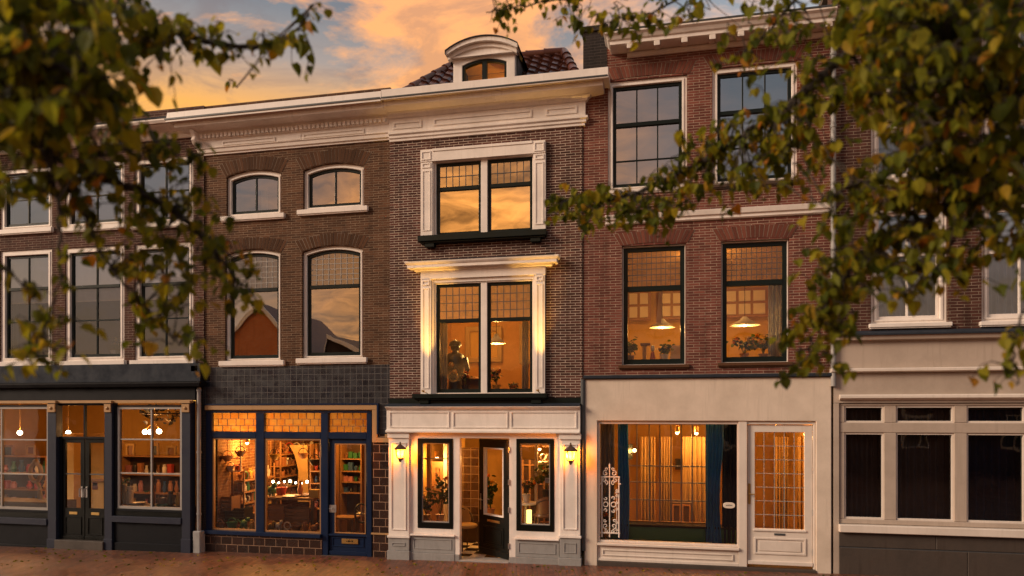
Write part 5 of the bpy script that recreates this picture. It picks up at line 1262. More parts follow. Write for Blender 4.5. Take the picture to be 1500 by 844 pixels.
part(MB().box(X(941, .8), X(947, .8), .8, .95, zs4-.3, zs4+.42), 'column', M['curtain_tan'], t); part(MB().box(X(938, .8), X(953, .8), .75, 1.0, zs4+.421, zs4+.46), 'top', M['g_brown'], t, bevel=.005)
t = thing('paper_sheet', 'pale leaning paper sheet in the right corner of the left leaded window', 'paper', (X(993, .7), .7, zs4))
part(MB().obox((X(993, .7), .7, zs4+.22), .26, .02, .36, rx=-.15, ry=.1), 'sheet', M['paper'], t)

# ================================================================== red house, shop
yk = .75
zfl4 = zg4+.05
t = thing('leaded_screen', 'tall leaded glass screen between the blue curtains', 'screen', (X(980, yk), yk, zfl4))
g0, g1, gz0, gz1 = X(918, yk), X(1036, yk), Z(977, 764, yk), Z(977, 622, yk)
s = MB()
for v in (933, 951, 966.5, 983, 998, 1014): s.box(X(v, yk)-.011, X(v, yk)+.011, yk-.012, yk+.012, gz0, gz1)
for v in (683, 707, 733): s.box(g0, g1, yk-.0125, yk+.0125, Z(977, v, yk)-.011, Z(977, v, yk)+.011)
part(s, 'leading', M['came_light'], t); part(MB().fill(outline(g0, g1, gz0, gz1), yk), 'pane', M['glass_clear'], t, recalc=False)
s = MB(); s.frame(g0-.05, g1+.05, gz0-.05, gz1+.05, .05, yk-.03, yk+.03); part(s, 'frame', M['wood'], t)
t = thing('low_counter', 'dark green low counter under the leaded screen', 'counter', (X(980, .6), .6, zfl4))
part(MB().box(X(880, .6), X(1078, .6), .45, .7, zfl4, gz0-.06), 'front', M['g_green'], t, bevel=.01); part(MB().box(X(880, .6), X(1078, .6), .40, .72, gz0-.059, gz0-.02), 'top', M['black'], t, bevel=.006)
part(MB().box(X(880, .6)+.1, X(1078, .6)-.1, .43, .449, zfl4+.28, zfl4+.31), 'rail', M['black'], t)
zb_c, zt_c = zfl4+.02, Z(977, 619, .35)
curtain('curtain', 'blue curtain behind the white iron gate in the cream shop window', X(905, .36), X(920, .36), .37, zb_c, zt_c, 'curtain_blue', 4, .04, taper=-.3)
curtain('curtain', 'bright blue curtain right of the leaded screen in the cream shop window', X(1034, .36), X(1060, .36), .37, zb_c, zt_c, 'curtain_blue', 5, .045, taper=.45)
curtain('curtain', 'dark navy curtain at the right end of the cream shop window', X(1058, .42), X(1082, .42), .43, zb_c, zt_c, 'curtain_navy', 4, .04)
curtain('curtain', 'grey narrow curtain at the left end of the cream shop window', X(877, .46), X(900, .46), .47, zb_c, zt_c, 'plaster_grey', 4, .03)
for k, (a, b, lab) in enumerate(((937, 960, 'tan hanging drape behind the left half of the leaded screen'), (966, 985, 'tan hanging drape behind the middle of the leaded screen'), (1000, 1034, 'tan hanging drape behind the right half of the leaded screen'), (1135, 1155, 'tan hanging drape behind the glazed cream door'), (1168, 1200, 'tan hanging drape at the hinge side behind the glazed cream door'))):
    yy = 2.3+.2*(k % 2); curtain('drape', lab, X(a, yy), X(b, yy), yy, zfl4+.02, Z((a+b)/2, 640, yy), 'curtain_tan', 5, .05)
spot_row(['lit ceiling spot above the leaded screen', 'small lit ceiling spot at the right end of the leaded screen', 'lit ceiling spot inside behind the cream glazed door'],
         [(X(992, 1.6), 1.6, Z(992, 633, 1.6)), (X(1020, 1.8), 1.8, Z(1020, 634, 1.8)), (X(1140, 1.4), 1.4, Z(1140, 628, 1.4))], 17)
t = thing('wall_sconce', 'two bulb wall sconce left of the leaded screen', 'lamp', (X(922, 1.8), 1.8, Z(922, 660, 1.8)))
s = MB(); wx_ = X(922, 1.8); wz_ = Z(922, 662, 1.8); s.box(wx_-.06, wx_+.06, 1.85, 1.9, wz_-.15, wz_+.15); s.tube([(wx_-.1, 1.8, wz_), (wx_, 1.86, wz_-.05), (wx_+.1, 1.8, wz_)], .012, 6); part(s, 'arm', M['black'], t)
for d_ in (-.1, .1): part(MB().ball((wx_+d_, 1.8, wz_+.03), .035), 'bulb', M['bulb'], t, smooth=True)
lamp('sconce_light', (wx_, 1.7, wz_), 10, t)
for k, (p_, q_, a, b) in enumerate(((995, 680, 12, 16), (1018, 678, 9, 14))):
    t = thing('wall_picture', ['small dark framed picture behind the right part of the leaded screen', 'narrow dark framed picture at the edge of the bright blue curtain'][k], 'picture', (X(p_, 4.3), 4.3, Z(p_, q_, 4.3)))
    r_ = R(p_-a/2, p_+a/2, q_-b/2, q_+b/2, 4.3); part(MB().frame(*r_, .03, 4.28, 4.33), 'frame', M['wood_dark'], t); part(MB().box(r_[0]+.02, r_[1]-.02, 4.31, 4.32, r_[2]+.02, r_[3]-.02), 'picture', M['g_black'], t)
t = thing('cupboard', 'dark low cupboard with two doors behind the leaded screen', 'cupboard', (X(992, 3), 3, zfl4))
r_ = R(983, 1013, 735, 766, 2.2); part(MB().box(r_[0], r_[1], 2.1, 2.25, zfl4, r_[3]), 'carcass', M['wood_dark'], t, bevel=.01); part(MB().frame(r_[0]+.02, (r_[0]+r_[1])/2-.01, r_[2]-.2, r_[3]-.04, .03, 2.08, 2.1), 'door', M['wood'], t); part(MB().frame((r_[0]+r_[1])/2+.01, r_[1]-.02, r_[2]-.2, r_[3]-.04, .03, 2.08, 2.1), 'door', M['wood'], t)
plant('yellow rose bunch behind the foot of the white iron gate', X(889, .3), .3, Z(889, 786, .3), .42, .26, 'g_yellow', 14, 41, .06, name='flower_bunch', cat='flowers')
# white iron gate leaning in the window
gy_ = yj+.036
t = thing('iron_gate', 'white scrolled wrought iron garden gate standing in the cream shop window', 'gate', (X(894, gy_), gy_, Z(894, 787, gy_)))
def gx(v): return X(878+(v-107)*.36, gy_)           # from the enlarged survey of the gate
def gz(v): return Z(894, 679+(v-385)*.36, gy_)
s = MB(); rr = .0125
for v in (117, 187): s.tube([(gx(v), gy_, gz(685)), (gx(v), gy_, gz(438))], rr*1.15, 6)
for v in (440, 668): s.tube([(gx(112), gy_, gz(v)), (gx(191), gy_, gz(v))], rr*1.1, 6)
s.tube([(gx(149), gy_, gz(685)), (gx(149), gy_, gz(388))], rr, 6)
gate_f = part(s, 'frame', M['iron_white'], t, smooth=True)
def scroll(cx_, cz_, r0, turns, a0, sgn, m=rr*.85):
    pts = []
    for i in range(int(14*turns)+1):
        k_ = i/(14*turns); a = a0+sgn*2*pi*turns*k_; r_ = r0*(1-.78*k_)
        pts.append((gx(cx_)+r_*cos(a), gy_, gz(cz_)+r_*sin(a)))
    part(MB().tube(pts, m, 5), 'scroll', M['iron_white'], t, smooth=True)
for sx in (-1, 1):
    scroll(149+sx*17, 425, .05, 1.1, pi/2 if sx > 0 else pi/2, -sx)
    scroll(149+sx*12, 408, .032, 1.0, -pi/2, sx); scroll(149+sx*24, 452, .045, 1.1, pi/2, sx)
    scroll(149+sx*15, 462, .04, 1.1, -pi/2, -sx)
    part(MB().torus((gx(149+sx*16), gy_, gz(552)), .042, rr*.8, n=18), 'ring', M['iron_white'], t, smooth=True)
    scroll(149+sx*16, 527, .036, .9, pi, -sx); scroll(149+sx*16, 577, .036, .9, pi, sx)
    scroll(149+sx*17, 640, .048, 1.1, -pi/2, sx); scroll(149+sx*12, 660, .035, 1.0, pi/2, -sx); scroll(149+sx*20, 618, .03, 1.0, 0, sx)
s = MB(); s.lathe([(.004, gz(405)), (.022, gz(402)), (.012, gz(396)), (.018, gz(393)), (.002, gz(384))], gx(149), gy_, 8)
for v in (111, 192): s.ball((gx(v), gy_, gz(468)), .018, 8, 6)
part(s, 'finial', M['iron_white'], t, smooth=True)
s = MB(); s.tube([(gx(187), gy_-.012, gz(503)), (gx(172), gy_-.03, gz(503))], .011, 6)
for v in (495, 515, 545, 570, 625, 655): s.torus((gx(178), gy_, gz(v)), .018, rr*.6, n=10)
s.tube([(gx(178), gy_, gz(488)), (gx(178), gy_, gz(662))], .006, 5)
part(s, 'latch', M['iron_white'], t, smooth=True)
# oval sign on the pane
t = thing('oval_sign', 'small white oval enamel sign at the right of the cream shop window', 'sign', (X(1068, yj+.04), yj+.04, Z(1068, 744, yj)))
sx_, sz_ = X(1068, yj+.04), Z(1068, 740.5, yj+.04)
def oval(rx, rz, n=24):
    return [(sx_+rx*(abs(cos(2*pi*i/n))**.75)*(1 if cos(2*pi*i/n) >= 0 else -1), sz_+rz*(abs(sin(2*pi*i/n))**.75)*(1 if sin(2*pi*i/n) >= 0 else -1)) for i in range(n)]
part(MB().prism(oval(.098, .052), yj+.035, yj+.052), 'plate', M['g_white'], t, bevel=.004)
s = MB(); s.tube([(sx_-.05, yj+.033, sz_-.006), (sx_-.03, yj+.033, sz_+.006), (sx_-.015, yj+.033, sz_-.004), (sx_, yj+.033, sz_+.018), (sx_+.012, yj+.033, sz_-.004), (sx_+.03, yj+.033, sz_+.006), (sx_+.05, yj+.033, sz_-.004)], .005, 5); part(s, 'script', M['came'], t)

# ================================================================== blue shop
zf2 = zg2+.17
zc_s = ftop+.1
spot_row(['lit ceiling spot over the shelves in the left pane of the blue shop', 'lit ceiling spot behind the middle pane of the blue shop', 'lit ceiling spot behind the navy glazed door'],
         [(X(362, 1.0), 1.0, Z(345, 648, 1.0)), (X(432, 1.9), 1.9, Z(432, 640, 1.9)), (X(508, 1.5), 1.5, Z(508, 640, 1.5))], 24, color=(1, .45, .09))
rnd = random.Random(5)
GOODS = ['red', 'green', 'blue', 'yellow', 'white', 'brown', 'pink', 'copper', 'black']
NAMES = {'red': 'red', 'green': 'green', 'blue': 'blue', 'yellow': 'yellow', 'white': 'cream', 'brown': 'brown', 'pink': 'pink', 'copper': 'copper', 'black': 'black'}
ORD = ['first', 'second', 'third', 'fourth', 'fifth', 'sixth', 'seventh', 'eighth', 'ninth', 'tenth', 'eleventh', 'twelfth']
def goods(kind, x, y, z, w, h, col):
    s = MB()
    if kind == 'box': s.box(x-w/2, x+w/2, y-w*.4, y+w*.4, z, z+h*.8); s.box(x-w*.53, x+w*.53, y-w*.43, y+w*.43, z+h*.8, z+h)
    elif kind == 'jar': s.lathe([(w*.38, z), (w*.45, z+h*.1), (w*.45, z+h*.7), (w*.3, z+h*.8), (w*.33, z+h*.82), (w*.33, z+h), (.001, z+h)], x, y, 12)
    elif kind == 'vase': s.lathe([(w*.25, z), (w*.45, z+h*.35), (w*.2, z+h*.75), (w*.3, z+h), (w*.22, z+h), (w*.12, z+h*.75)], x, y, 12)
    elif kind == 'toy_animal':
        s.ball((x, y, z+h*.4), h*.28, 10, 7); s.ball((x+w*.3, y, z+h*.72), h*.18, 8, 6)
        for a in (-1, 1):
            for b in (-1, 1): s.tube([(x+a*w*.18, y+b*.03, z), (x+a*w*.16, y+b*.03, z+h*.35)], .014, 6)
        s.tube([(x-w*.25, y, z+h*.45), (x-w*.45, y, z+h*.7)], .012, 6)
    elif kind == 'basket': s.lathe([(w*.35, z), (w*.5, z+h*.55), (w*.52, z+h*.6), (w*.46, z+h*.58), (w*.3, z+.01)], x, y, 14); s.torus((x, y, z+h*.55), w*.42, .01, 'Y', 12, 5, 0, 0, pi)
    elif kind == 'tray': s.lathe([(w*.4, z), (w*.55, z+h*.5), (w*.57, z+h*.5), (w*.4, z+.012)], x, y, 18)
    elif kind == 'ring_ornament': s.torus((x, y, z+h*.5), h*.42, .014, 'Y', 18, 6); s.box(x-.03, x+.03, y-.03, y+.03, z, z+h*.08)
    o = part(s, kind, M['g_'+col], None, smooth=kind not in ('box',))
    return o
def shelf_unit(label, short, a, b, y, rows, depth=.3, kinds=('box', 'jar', 'vase', 'basket'), n=6, hmax=None):
    x0, x1 = X(a, y), X(b, y); m_ = (a+b)/2
    zr = [Z(m_, r_, y) for r_ in rows]
    t = thing('shelf_unit', label, 'shelves', ((x0+x1)/2, y, zf2))
    part(MB().box(x0, x1, y+depth, y+depth+.02, zf2, max(zr)+.32), 'back_panel', M['wood_dark'], t)
    for xx in (x0-.025, x1): part(MB().box(xx, xx+.025, y-.001, y+depth+.02, zf2, max(zr)+.32), 'side_panel', M['wood'], t)
    for r_, zz in enumerate(zr):
        part(MB().box(x0+.001, x1-.001, y, y+depth-.001, zz-.025, zz), 'shelf', M['wood'], t)
        gap = .24 if r_ == 0 else abs(zr[r_-1]-zz)-.05
        rowname = ['top', 'second', 'third', 'fourth', 'fifth'][r_]
        for i in range(n):
            k_ = rnd.choice(kinds); c_ = rnd.choice(GOODS); w_ = (x1-x0)/n*rnd.uniform(.6, .88); h_ = min(max(.08, gap*rnd.uniform(.5, .92)), .3)
            o = goods(k_, x0+(x1-x0)*(i+.5)/n, y+depth*.45, zz+.001, w_, h_, c_)
            tag(o, '%s %s %s from left on the %s shelf %s' % (NAMES[c_], k_.replace('_', ' '), ORD[i], rowname, short), k_.replace('_', ' '), 'small goods on the blue shop shelves')
def wall_shelf(label, short, ya, yb, rows, pxr, n):
    xw = x2a+.09; ym = (ya+yb)/2; zr = [Z(pxr, r_, ym) for r_ in rows]
    t = thing('shelf_unit', label, 'shelves', (xw, ym, zf2))
    for yy in (ya-.03, yb):
        for xx in (xw, xw+.255): part(MB().box(xx, xx+.025, yy, yy+.03, zf2, zr[0]+.3), 'post', M['wood'], t)
    for r_, zz in enumerate(zr):
        part(MB().box(xw, xw+.28, ya+.001, yb-.001, zz-.025, zz), 'shelf', M['wood'], t)
        gap = .28 if r_ == 0 else zr[r_-1]-zz-.05
        for i in range(n):
            k_ = rnd.choice(('box', 'jar', 'vase', 'basket', 'toy_animal', 'ring_ornament')); c_ = rnd.choice(['red', 'yellow', 'white', 'brown', 'copper', 'brown', 'copper', 'black', 'green'])
            o = goods(k_, xw+.15, ya+(yb-ya)*(i+.5)/n, zz+.001, min((yb-ya)/n*.95, .24), min(max(.12, gap*rnd.uniform(.7, 1.0)), .32), c_)
            tag(o, '%s %s %s from left on the %s shelf %s' % (NAMES[c_], k_.replace('_', ' '), ORD[i], ['top', 'second', 'third', 'fourth', 'fifth'][r_], short), k_.replace('_', ' '), 'small goods on the blue shop shelves')
wall_shelf('low crowded wooden shelves in the left pane of the blue shop', 'in the left blue shop pane', .85, 2.0, (700, 716, 732, 748), 355, 10)
wall_shelf('high crowded wooden shelves along the party wall of the blue shop', 'along the blue shop party wall', 2.3, 4.3, (662, 678, 693, 708, 722), 400, 12)
shelf_unit('tall crowded wooden shelves at the right of the middle pane of the blue shop', 'in the middle blue shop pane', 455, 486, 1.9, (672, 690, 708, 727, 745), n=4)
shelf_unit('crowded shelves behind the glass of the navy door', 'behind the navy door', 500, 528, 2.3, (672, 690, 706, 722), n=4)
t = thing('white_lattice', 'white painted rack frame standing at the left of the blue shop window', 'rack', (X(325, .7), .7, zf2))
s = MB(); a0, a1 = X(316, .7), X(352, .7); zz = [Z(333, v, .7) for v in (700, 690, 671, 645)]
for v in (316, 333, 352): s.box(X(v, .7)-.012, X(v, .7)+.012, .7, .725, Z(333, 724 if v < 340 else 690, .7), zz[3])
part(s, 'upright', M['g_white'], t); s = MB()
for z_ in (zz[1], zz[2]): s.box(a0, a1, .69, .735, z_-.012, z_+.012)
part(s, 'crossbar', M['g_white'], t)
zz_ = zz[1]+.013
for i, (v, k_, c_, lab) in enumerate(((320, 'ring_ornament', 'white', 'white wire ring ornament at the left end of the white rack'), (328, 'ring_ornament', 'white', 'white wire ring ornament next to the cream basket on the rack'), (338, 'basket', 'white', 'cream handled basket in the middle of the white rack'), (348, 'toy_animal', 'red', 'red toy animal at the right end of the white rack'))):
    tag(goods(k_, X(v, .71), .71, zz_, .17, .17, c_), lab, k_.replace('_', ' '))
# display table
t = thing('display_table', 'orange wooden display table in the middle pane of the blue shop', 'table', (X(430, .8), .8, zf2))
tz = Z(430, 727, .8); a0, a1 = X(389, .8), X(468, .8)
part(MB().box(a0, a1, .55, 1.15, tz-.05, tz), 'tabletop', M['wood'], t, bevel=.008)
for xx in (a0+.05, a1-.05):
    for yy in (.6, 1.1): part(MB().box(xx-.03, xx+.03, yy-.03, yy+.03, zf2, tz-.051), 'leg', M['wood_dark'], t)
for v, k_, c_, w_, h_, yy, lab in ((398, 'toy_animal', 'green', .22, .32, .7, 'green long necked toy animal at the left end of the display table'), (412, 'basket', 'red', .24, .26, .95, 'red handled basket on the display table'), (427, 'tray', 'copper', .34, .05, .7, 'wide copper tray in the middle of the display table'), (448, 'tray', 'brown', .4, .06, .95, 'large brown tray behind the copper tray on the display table'),
        (440, 'vase', 'copper', .14, .3, 1.05, 'tall copper vase at the back of the display table'), (462, 'box', 'yellow', .2, .16, .7, 'yellow lidded box at the right end of the display table')):
    tag(goods(k_, X(v, yy), yy, tz+.001, w_, h_, c_), lab, k_.replace('_', ' '))
# things on the window ledge
part(MB().box(X2(311), X2(470), YF+.102, .5, zb-.2, zb+.03), 'window_ledge', M['wood_dark'], h2)
zl = zb+.031
for v, k_, c_, w_, h_, lab in ((322, 'basket', 'copper', .18, .16, 'copper basket at the left end of the blue shop window ledge'), (340, 'basket', 'green', .22, .2, 'green handled basket on the blue shop window ledge'), (357, 'toy_animal', 'green', .3, .26, 'green toy animal on the ledge behind the navy window post'), (369, 'jar', 'yellow', .12, .18, 'yellow jar beside the navy window post'),
        (397, 'toy_animal', 'yellow', .2, .2, 'yellow toy animal at the left of the middle pane ledge'), (408, 'toy_animal', 'white', .2, .22, 'cream toy animal on the middle pane ledge'), (421, 'ring_ornament', 'white', .16, .17, 'white wire ring ornament on the middle pane ledge'), (434, 'basket', 'brown', .2, .15, 'brown basket on the middle pane ledge'), (447, 'jar', 'copper', .13, .17, 'copper jar on the middle pane ledge'), (460, 'toy_animal', 'copper', .2, .19, 'copper toy animal at the right end of the middle pane ledge')):
    tag(goods(k_, X(v, .32), .32, zl, w_, h_, c_), lab, k_.replace('_', ' '))
for i, (v, yy, q, c_, lab) in enumerate(((333, .5, 662, 'copper', 'copper hanging basket on a cord at the left of the blue shop window'), (352, .75, 655, 'brown', 'brown hanging basket on a cord in the left blue shop pane'), (402, .9, 660, 'yellow', 'yellow hanging basket on a cord in the middle blue shop pane'), (444, 1.3, 658, 'copper', 'copper hanging pan on a cord near the right of the middle blue shop pane'), (461, .6, 668, 'black', 'black hanging pot on a cord beside the navy door post'))):
    hz_ = Z(v, q+14, yy); o = thing('hanging_basket', lab, 'basket', (X(v, yy), yy, hz_))
    xx = X(v, yy); s = MB(); s.lathe([(.05, hz_), (.11, hz_+.09), (.115, hz_+.12), (.10, hz_+.115), (.045, hz_+.01)], xx, yy, 14); part(s, 'bowl', M['g_'+c_], o, smooth=True)
    part(MB().tube([(xx, yy, hz_+.1), (xx, yy, zc_s+.02)], .006, 5), 'cord', M['wood_dark'], o); part(MB().torus((xx, yy, hz_+.12), .105, .008, 'Y', 12, 5, 0, 0, pi), 'handle', M['wood_dark'], o)
for i, (v, yy, q, w_, h_, c_, lab) in enumerate(((330, .62, 738, .5, .3, 'brown', 'brown wooden crate stacked low in the left blue shop pane'), (350, .7, 752, .45, .26, 'black', 'dark crate in front of the low shelves of the blue shop'), (405, .62, 752, .5, .3, 'copper', 'copper coloured crate under the display table'), (440, .66, 755, .55, .28, 'brown', 'brown crate under the right half of the display table'))):
    o = thing('crate', lab, 'crate', (X(v, yy), yy, Z(v, q+9, yy)))
    zz0 = Z(v, q+9, yy); xx = X(v, yy)
    s = MB()
    for j in range(4): s.box(xx-w_/2, xx+w_/2, yy-.16, yy-.145, zz0+h_*j/4+.006, zz0+h_*(j+1)/4-.006); s.box(xx-w_/2, xx+w_/2, yy+.145, yy+.16, zz0+h_*j/4+.006, zz0+h_*(j+1)/4-.006)
    part(s, 'slats', M['g_'+c_], o); part(MB().box(xx-w_/2+.01, xx+w_/2-.01, yy-.144, yy+.144, zz0, zz0+.02), 'base', M['wood_dark'], o)
    for xx_ in (xx-w_/2, xx+w_/2-.02): part(MB().box(xx_, xx_+.02, yy-.1445, yy+.1445, zz0+.02, zz0+h_), 'end_board', M['g_'+c_], o)
# string of lights
t = thing('string_lights', 'string of small warm bulbs across the middle pane of the blue shop', 'string lights', (X(425, 1.3), 1.3, Z(425, 706, 1.3)))
pts = [(X(400+8.3*i, 1.3), 1.3, Z(425, 705+1.5*sin(i*1.7), 1.3)) for i in range(7)]
part(MB().tube(pts, .005, 5), 'wire', M['black'], t)
for i, p_ in enumerate(pts): part(MB().ball((p_[0], p_[1], p_[2]-.02), .022 if i % 3 else .03, 8, 6), 'bulb', M['bulb_white'], t)
lamp('string_light', (pts[3][0], 1.2, pts[3][2]), 7, t, r=.25, color=(1, .5, .16))
t = thing('wall_mural', 'pale curved painted panel at the back of the middle pane', 'panel', (X(440, 2.6), 2.6, zf2+1))
s = MB(); s.prism([(X(424, 2.6), Z(430, 652, 2.6)), (X(450, 2.6), Z(440, 652, 2.6)), (X(452, 2.6), Z(445, 735, 2.6)), (X(436, 2.6), Z(440, 735, 2.6)), (X(437, 2.6), Z(440, 690, 2.6)), (X(432, 2.6), Z(430, 668, 2.6))], 2.6, 2.64); part(s, 'board', M['curtain_tan'], t)
t = thing('low_bench', 'low orange wooden bench behind the lower glass of the navy door', 'bench', (X(508, 1.0), 1.0, zf2))
bz = Z(508, 757, .9); part(MB().box(X(491, .9), X(522, .9), .75, 1.15, bz-.04, bz), 'seat', M['wood'], t, bevel=.006)
for v in (493, 520):
    for yy in (.8, 1.1): part(MB().box(X(v, .9)-.025, X(v, .9)+.025, yy-.025, yy+.025, zf2, bz-.041), 'leg', M['wood'], t)
t = thing('spoked_wheel', 'black spoked wheel hanging low behind the navy door glass', 'wheel', (X(531, .8), .8, Z(531, 752, .8)))
wc = (X(530, .8), .8, Z(530, 752, .8)); part(MB().torus(wc, .19, .02, 'Y', 28, 8, sx=.8), 'rim', M['g_black'], t, smooth=True)
s = MB()
for k in range(8): a = pi*k/8; s.tube([(wc[0]-.15*cos(a), .8, wc[2]-.19*sin(a)), (wc[0]+.15*cos(a), .8, wc[2]+.19*sin(a))], .004, 4)
part(s, 'spokes', M['steel'], t)

# ================================================================== slate shop
def bulb_lamp(label, pts, ztop, power, name, color=(1, .42, .09)):
    x = sum(p[0] for p in pts)/len(pts); y = pts[0][1]; z = pts[0][2]
    t = thing(name, label, 'lamp', (x, y, z))
    s = MB(); s.tube([(x, y, ztop), (x, y, z+.22)], .008, 6)
    for p in pts: s.tube([(x, y, z+.22), (p[0], p[1], p[2]+.06)], .008, 6)
    part(s, 'stem', M['brass'], t)
    for p in pts:
        b = part(MB().ball(p, .055, 12, 8), 'globe', M['bulb_white'], t, smooth=True)
    lamp('bulb_light', (x, y-.05, z-.02), power, t, r=.08, color=color)
zt1_ = z1_(588)
def zl_fix(q): return z1_(q, 218)
bulb_lamp('single lit globe lamp hanging in the left window of the slate shop', [(X(29, 1.2), 1.2, Z(29, 634, 1.2))], zt1_, 20, 'globe_lamp')
bulb_lamp('three bulb lit chandelier hanging in the right window of the slate shop', [(X(210, 1.2), 1.25, Z(210, 633, 1.2)), (X(220, 1.1), 1.1, Z(220, 633, 1.1)), (X(233, 1.1), 1.1, Z(233, 632, 1.1))], zt1_, 22, 'chandelier')
bulb_lamp('lit globe lamp behind the transom over the black double doors', [(X(100, 2), 2, Z(100, 634, 2))], zt1_, 24, 'globe_lamp')
for i, (v, q, a, b, yy, lab) in enumerate(((190, 662, 13, 24, 3.2, 'tall pale picture frame at the left of the right slate shop window'), (226, 660, 12, 20, 3.2, 'small pale picture frame behind the glazing bar of the slate shop window'), (250, 664, 15, 22, 3.2, 'pale picture frame at the right of the right slate shop window'), (10, 662, 18, 20, 3.2, 'dark wide picture in the left slate shop window under the globe lamp'), (44, 660, 14, 16, 3.2, 'small gilded picture above the ornate mirror in the slate shop'))):
    r_ = R(v-a/2, v+a/2, q-b/2, q+b/2, yy); t = thing('wall_picture', lab, 'picture', ((r_[0]+r_[1])/2, yy, r_[2]))
    part(MB().frame(*r_, .06, yy, yy+.05), 'frame', M['curtain_tan' if i != 3 else 'wood'], t, bevel=.008); part(MB().box(r_[0]+.05, r_[1]-.05, yy+.03, yy+.04, r_[2]+.05, r_[3]-.05), 'picture', M['g_black' if i % 2 else 'g_brown'], t)
plant('dark bushy plant at the left edge of the right slate shop window', X(176, .45), .45, zl_fix(744), .5, .34, 'g_black', 0, 61, .09)
t = thing('hanging_wreath', 'dark dried leaf wreath around the chandelier of the slate shop', 'wreath', (X(238, 1.2), 1.2, Z(238, 605, 1.2)))
s = MB(); r2 = random.Random(3)
for i in range(90):
    a = r2.uniform(0, 2*pi); c_ = Vector((X(236, 1.25)+.42*cos(a)+r2.gauss(0, .07), 1.3+r2.gauss(0, .08), Z(236, 606, 1.2)+.12*sin(a)+r2.gauss(0, .05))); leaf_shape(s, c_, r2.uniform(.07, .13), r2.uniform(0, 6), r2.uniform(-1, 1), r2.uniform(-1, 1))
part(s, 'foliage', M['g_black'], t, recalc=False); part(MB().torus((X(236, 1.25), 1.3, Z(236, 606, 1.2)), .42, .02, 'Z', 20, 6), 'hoop', M['wood_dark'], t)
t = thing('ornate_mirror', 'gilded oval mirror frame on a curved stand in the left window of the slate shop', 'mirror', (X(55, .5), .5, z1_(750, 55)))
mc_ = (X(52, .5), .5, Z(52, 692, .5)); zb1 = Z(55, 745, .5)
part(MB().torus(mc_, .2, .045, 'Y', 26, 8, sx=.72), 'frame', M['curtain_tan'], t, smooth=True)
s = MB(); s.tube([(mc_[0]+.03, .5, mc_[2]-.2), (mc_[0]+.12, .5, mc_[2]-.36), (mc_[0]+.06, .5, zb1+.1), (mc_[0]-.02, .5, zb1)], [.04, .035, .035, .03], 8); s.tube([(mc_[0]+.1, .5, mc_[2]-.34), (mc_[0]+.2, .5, zb1+.12), (mc_[0]+.17, .5, zb1)], .03, 8); s.lathe([(.2, zb1-.05), (.2, zb1), (.001, zb1)], mc_[0]+.06, .5, 14); s.ball((mc_[0], .5, mc_[2]+.24), .06, 10, 7); part(s, 'stand', M['curtain_tan'], t, smooth=True)
part(MB().lathe([(.14, -.01), (.14, .01)], 0, 0, 20), 'glass', M['g_black'], t) if False else None
def cabinet(label, a, b, y, yt, rows, wood='wood_dark'):
    x0, x1_ = X(a, y), X(b, y); zt_ = Z((a+b)/2, yt, y); z0 = z1_(798)+.01
    t = thing('display_cabinet', label, 'cabinet', ((x0+x1_)/2, y, z0))
    part(MB().box(x0, x1_, y+.3, y+.33, z0, zt_), 'back_panel', M[wood], t)
    for xx in (x0-.03, x1_): part(MB().box(xx, xx+.03, y, y+.33, z0, zt_), 'side_panel', M['wood'], t)
    for i in range(rows+1): zz = z0+.3+(zt_-z0-.3)*i/rows; part(MB().box(x0, x1_, y+.001, y+.299, zz-.03, zz), 'shelf', M['wood'], t)
    return x0, x1_, [z0+.3+(zt_-z0-.3)*i/rows for i in range(rows)]
def stock(info, short, y, n, seed):
    r3 = random.Random(seed); x0, x1_, zr = info; gap = (zr[1]-zr[0]) if len(zr) > 1 else .4
    for j, zz in enumerate(zr):
        for i in range(n):
            k_ = r3.choice(('jar', 'vase', 'box', 'tray')); c_ = r3.choice(GOODS); h_ = min(gap*r3.uniform(.4, .75), .32) if k_ != 'tray' else .06
            tag(goods(k_, x0+(x1_-x0)*(i+.5)/n, y+.15, zz+.001, (x1_-x0)/n*.7, h_, c_), '%s %s %s from left on the %s board of the %s' % (NAMES[c_], k_, ORD[i], ['lowest', 'second lowest', 'third lowest', 'fourth lowest'][j], short), k_, 'stock in the slate shop cabinets')
stock(cabinet('dark display cabinet at the back of the slate shop right window', 178, 266, 2.4, 668, 3), 'right window cabinet', 2.4, 10, 8)
stock(cabinet('dark display cabinet at the back of the slate shop left window', -40, 66, 2.6, 668, 3), 'left window cabinet', 2.6, 9, 9)
t = thing('partition_wall', 'bright orange plaster partition seen through the black double doors', 'partition', (X(135, 1.7), 1.7, z1_(798)))
part(MB().box(X(131, 1.7), X(158, 1.7), 1.7, 2.1, z1_(798)+.01, z1_(640)), 'panel', M['plaster_gold'], t); part(MB().box(X(130, 1.68), X(159, 1.68), 1.66, 2.12, z1_(720), z1_(716)), 'dado_rail', M['wood'], t)
t = thing('partition_wall', 'orange plaster pillar seen through the left leaf of the black double doors', 'partition', (X(100, 1.5), 1.5, z1_(798)))
part(MB().box(X(92, 1.5), X(108, 1.5), 1.5, 1.9, z1_(798)+.01, z1_(640)), 'panel', M['plaster_gold'], t); part(MB().box(X(91, 1.48), X(109, 1.48), 1.46, 1.92, z1_(798)+.01, z1_(785)), 'skirting', M['wood'], t)
t = thing('window_poster', 'small pink and dark poster on the right leaf of the black double doors', 'poster', (X(134.5, -.07), -.07, z1_(718)))
part(MB().box(x1(130.5), x1(138.5), Y1+.082, Y1+.086, z1_(718, 134), z1_(707, 134)), 'sheet', M['g_pink'], t); part(MB().box(x1(131.5), x1(137.5), Y1+.079, Y1+.0815, z1_(712, 134), z1_(708, 134)), 'picture', M['g_black'], t)
zl_ = z1_(744, 218)
